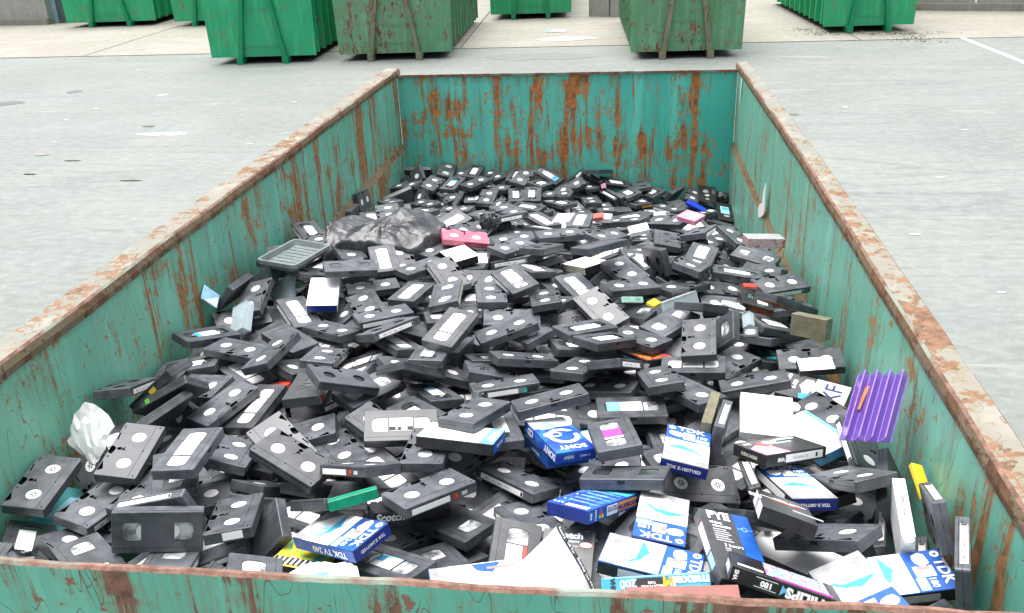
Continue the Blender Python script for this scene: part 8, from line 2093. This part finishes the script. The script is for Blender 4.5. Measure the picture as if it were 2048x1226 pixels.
o = gpatch('litter', -1.21, 24.18, 0.035, 0.016, M['paper'], 9, 0.012, label='tiny white paper scrap lying on the yard', cat='litter', n=7); o['group'] = 'white scraps on the yard'
o = gpatch('litter', 4.79, 8.78, 0.047, 0.016, M['paper'], 10, 0.006, label='tiny white paper scrap lying on the yard', cat='litter', n=7); o['group'] = 'white scraps on the yard'
o = gpatch('litter', 4.03, 6.95, 0.059, 0.016, M['paper'], 11, 0.006, label='tiny white paper scrap lying on the yard', cat='litter', n=7); o['group'] = 'white scraps on the yard'
o = gpatch('litter', 4.31, 5.65, 0.035, 0.016, M['paper'], 12, 0.006, label='tiny white paper scrap lying on the yard', cat='litter', n=7); o['group'] = 'white scraps on the yard'
o = gpatch('litter', 4.54, 12.35, 0.047, 0.016, M['paper'], 13, 0.006, label='tiny white paper scrap lying on the yard', cat='litter', n=7); o['group'] = 'white scraps on the yard'
o = gpatch('litter', -0.57, 24.61, 0.059, 0.016, M['paper'], 14, 0.012, label='tiny white paper scrap lying on the yard', cat='litter', n=7); o['group'] = 'white scraps on the yard'
o = gpatch('litter', -4.00, 13.27, 0.035, 0.016, M['paper'], 15, 0.006, label='tiny white paper scrap lying on the yard', cat='litter', n=7); o['group'] = 'white scraps on the yard'
o = gpatch('litter', 5.72, 10.92, 0.047, 0.016, M['paper'], 16, 0.006, label='tiny white paper scrap lying on the yard', cat='litter', n=7); o['group'] = 'white scraps on the yard'
o = gpatch('litter', -6.39, 9.96, 0.100, 0.050, M['taupe'], 20, 0.008, label='brown leaf on the asphalt at the left edge', cat='leaf', n=7)
o = gpatch('litter', -5.69, 11.59, 0.110, 0.050, M['khaki'], 21, 0.008, label='dry yellow leaf beside the white dust patch', cat='leaf', n=7)
o = gpatch('litter', -4.45, 8.72, 0.130, 0.020, M['joint'], 22, 0.008, label='thin dark twig on the asphalt left of the skip', cat='twig', n=7)
o = gpatch('litter', -5.76, 9.64, 0.120, 0.020, M['joint'], 23, 0.008, label='short dark stick left of the skip near the brown leaf', cat='twig', n=7)
o = gpatch('litter', -5.95, 9.01, 0.100, 0.020, M['joint'], 24, 0.008, label='dark twig lowest on the left asphalt', cat='twig', n=7)
r = put('litter', None, None, (-0.21, 21.12, .01), label='blue and white crumpled wrapper on the concrete behind the skip', category='litter'); put('paper', crumple(.42, .18, .06, 12, M['paper'], 8), r); put('blue_part', crumple(.16, .16, .05, 13, M['sky'], 6), r, (-.24, .02, 0))
WP = [(6.18,19.74), (5.81,19.96), (6.74,19.49), (7.07,19.59), (7.28,19.41), (7.27,18.82), (7.30,18.39), (6.96,19.77), (5.54,19.69), (5.37,20.52), (7.25,19.88), (7.51,19.52)]
M['weed'] = flat('dusty_weed_leaf', (.10, .13, .04), .7, .3)
bm = bmesh.new(); rnd = random.Random(4)
for x, y in WP:
    for k in range(46):
        a = rnd.uniform(0, 6.28); d = abs(rnd.gauss(0, .22)); px, py = x + d * math.cos(a) * 1.6, y + d * math.sin(a); l = rnd.uniform(.03, .09); b = rnd.uniform(0, 6.28); s = rnd.uniform(.01, .02)
        v = [bm.verts.new(q) for q in ((px, py, .004), (px + s * math.cos(b), py + s * math.sin(b), .004), (px + l * math.cos(b + .4), py + l * math.sin(b + .4), l * .8))]; bm.faces.new(v)
put('weeds', mesh('weeds', bm, [M['weed']]), label='low dusty weeds under the furthest right green container', category='weeds', kind='stuff')
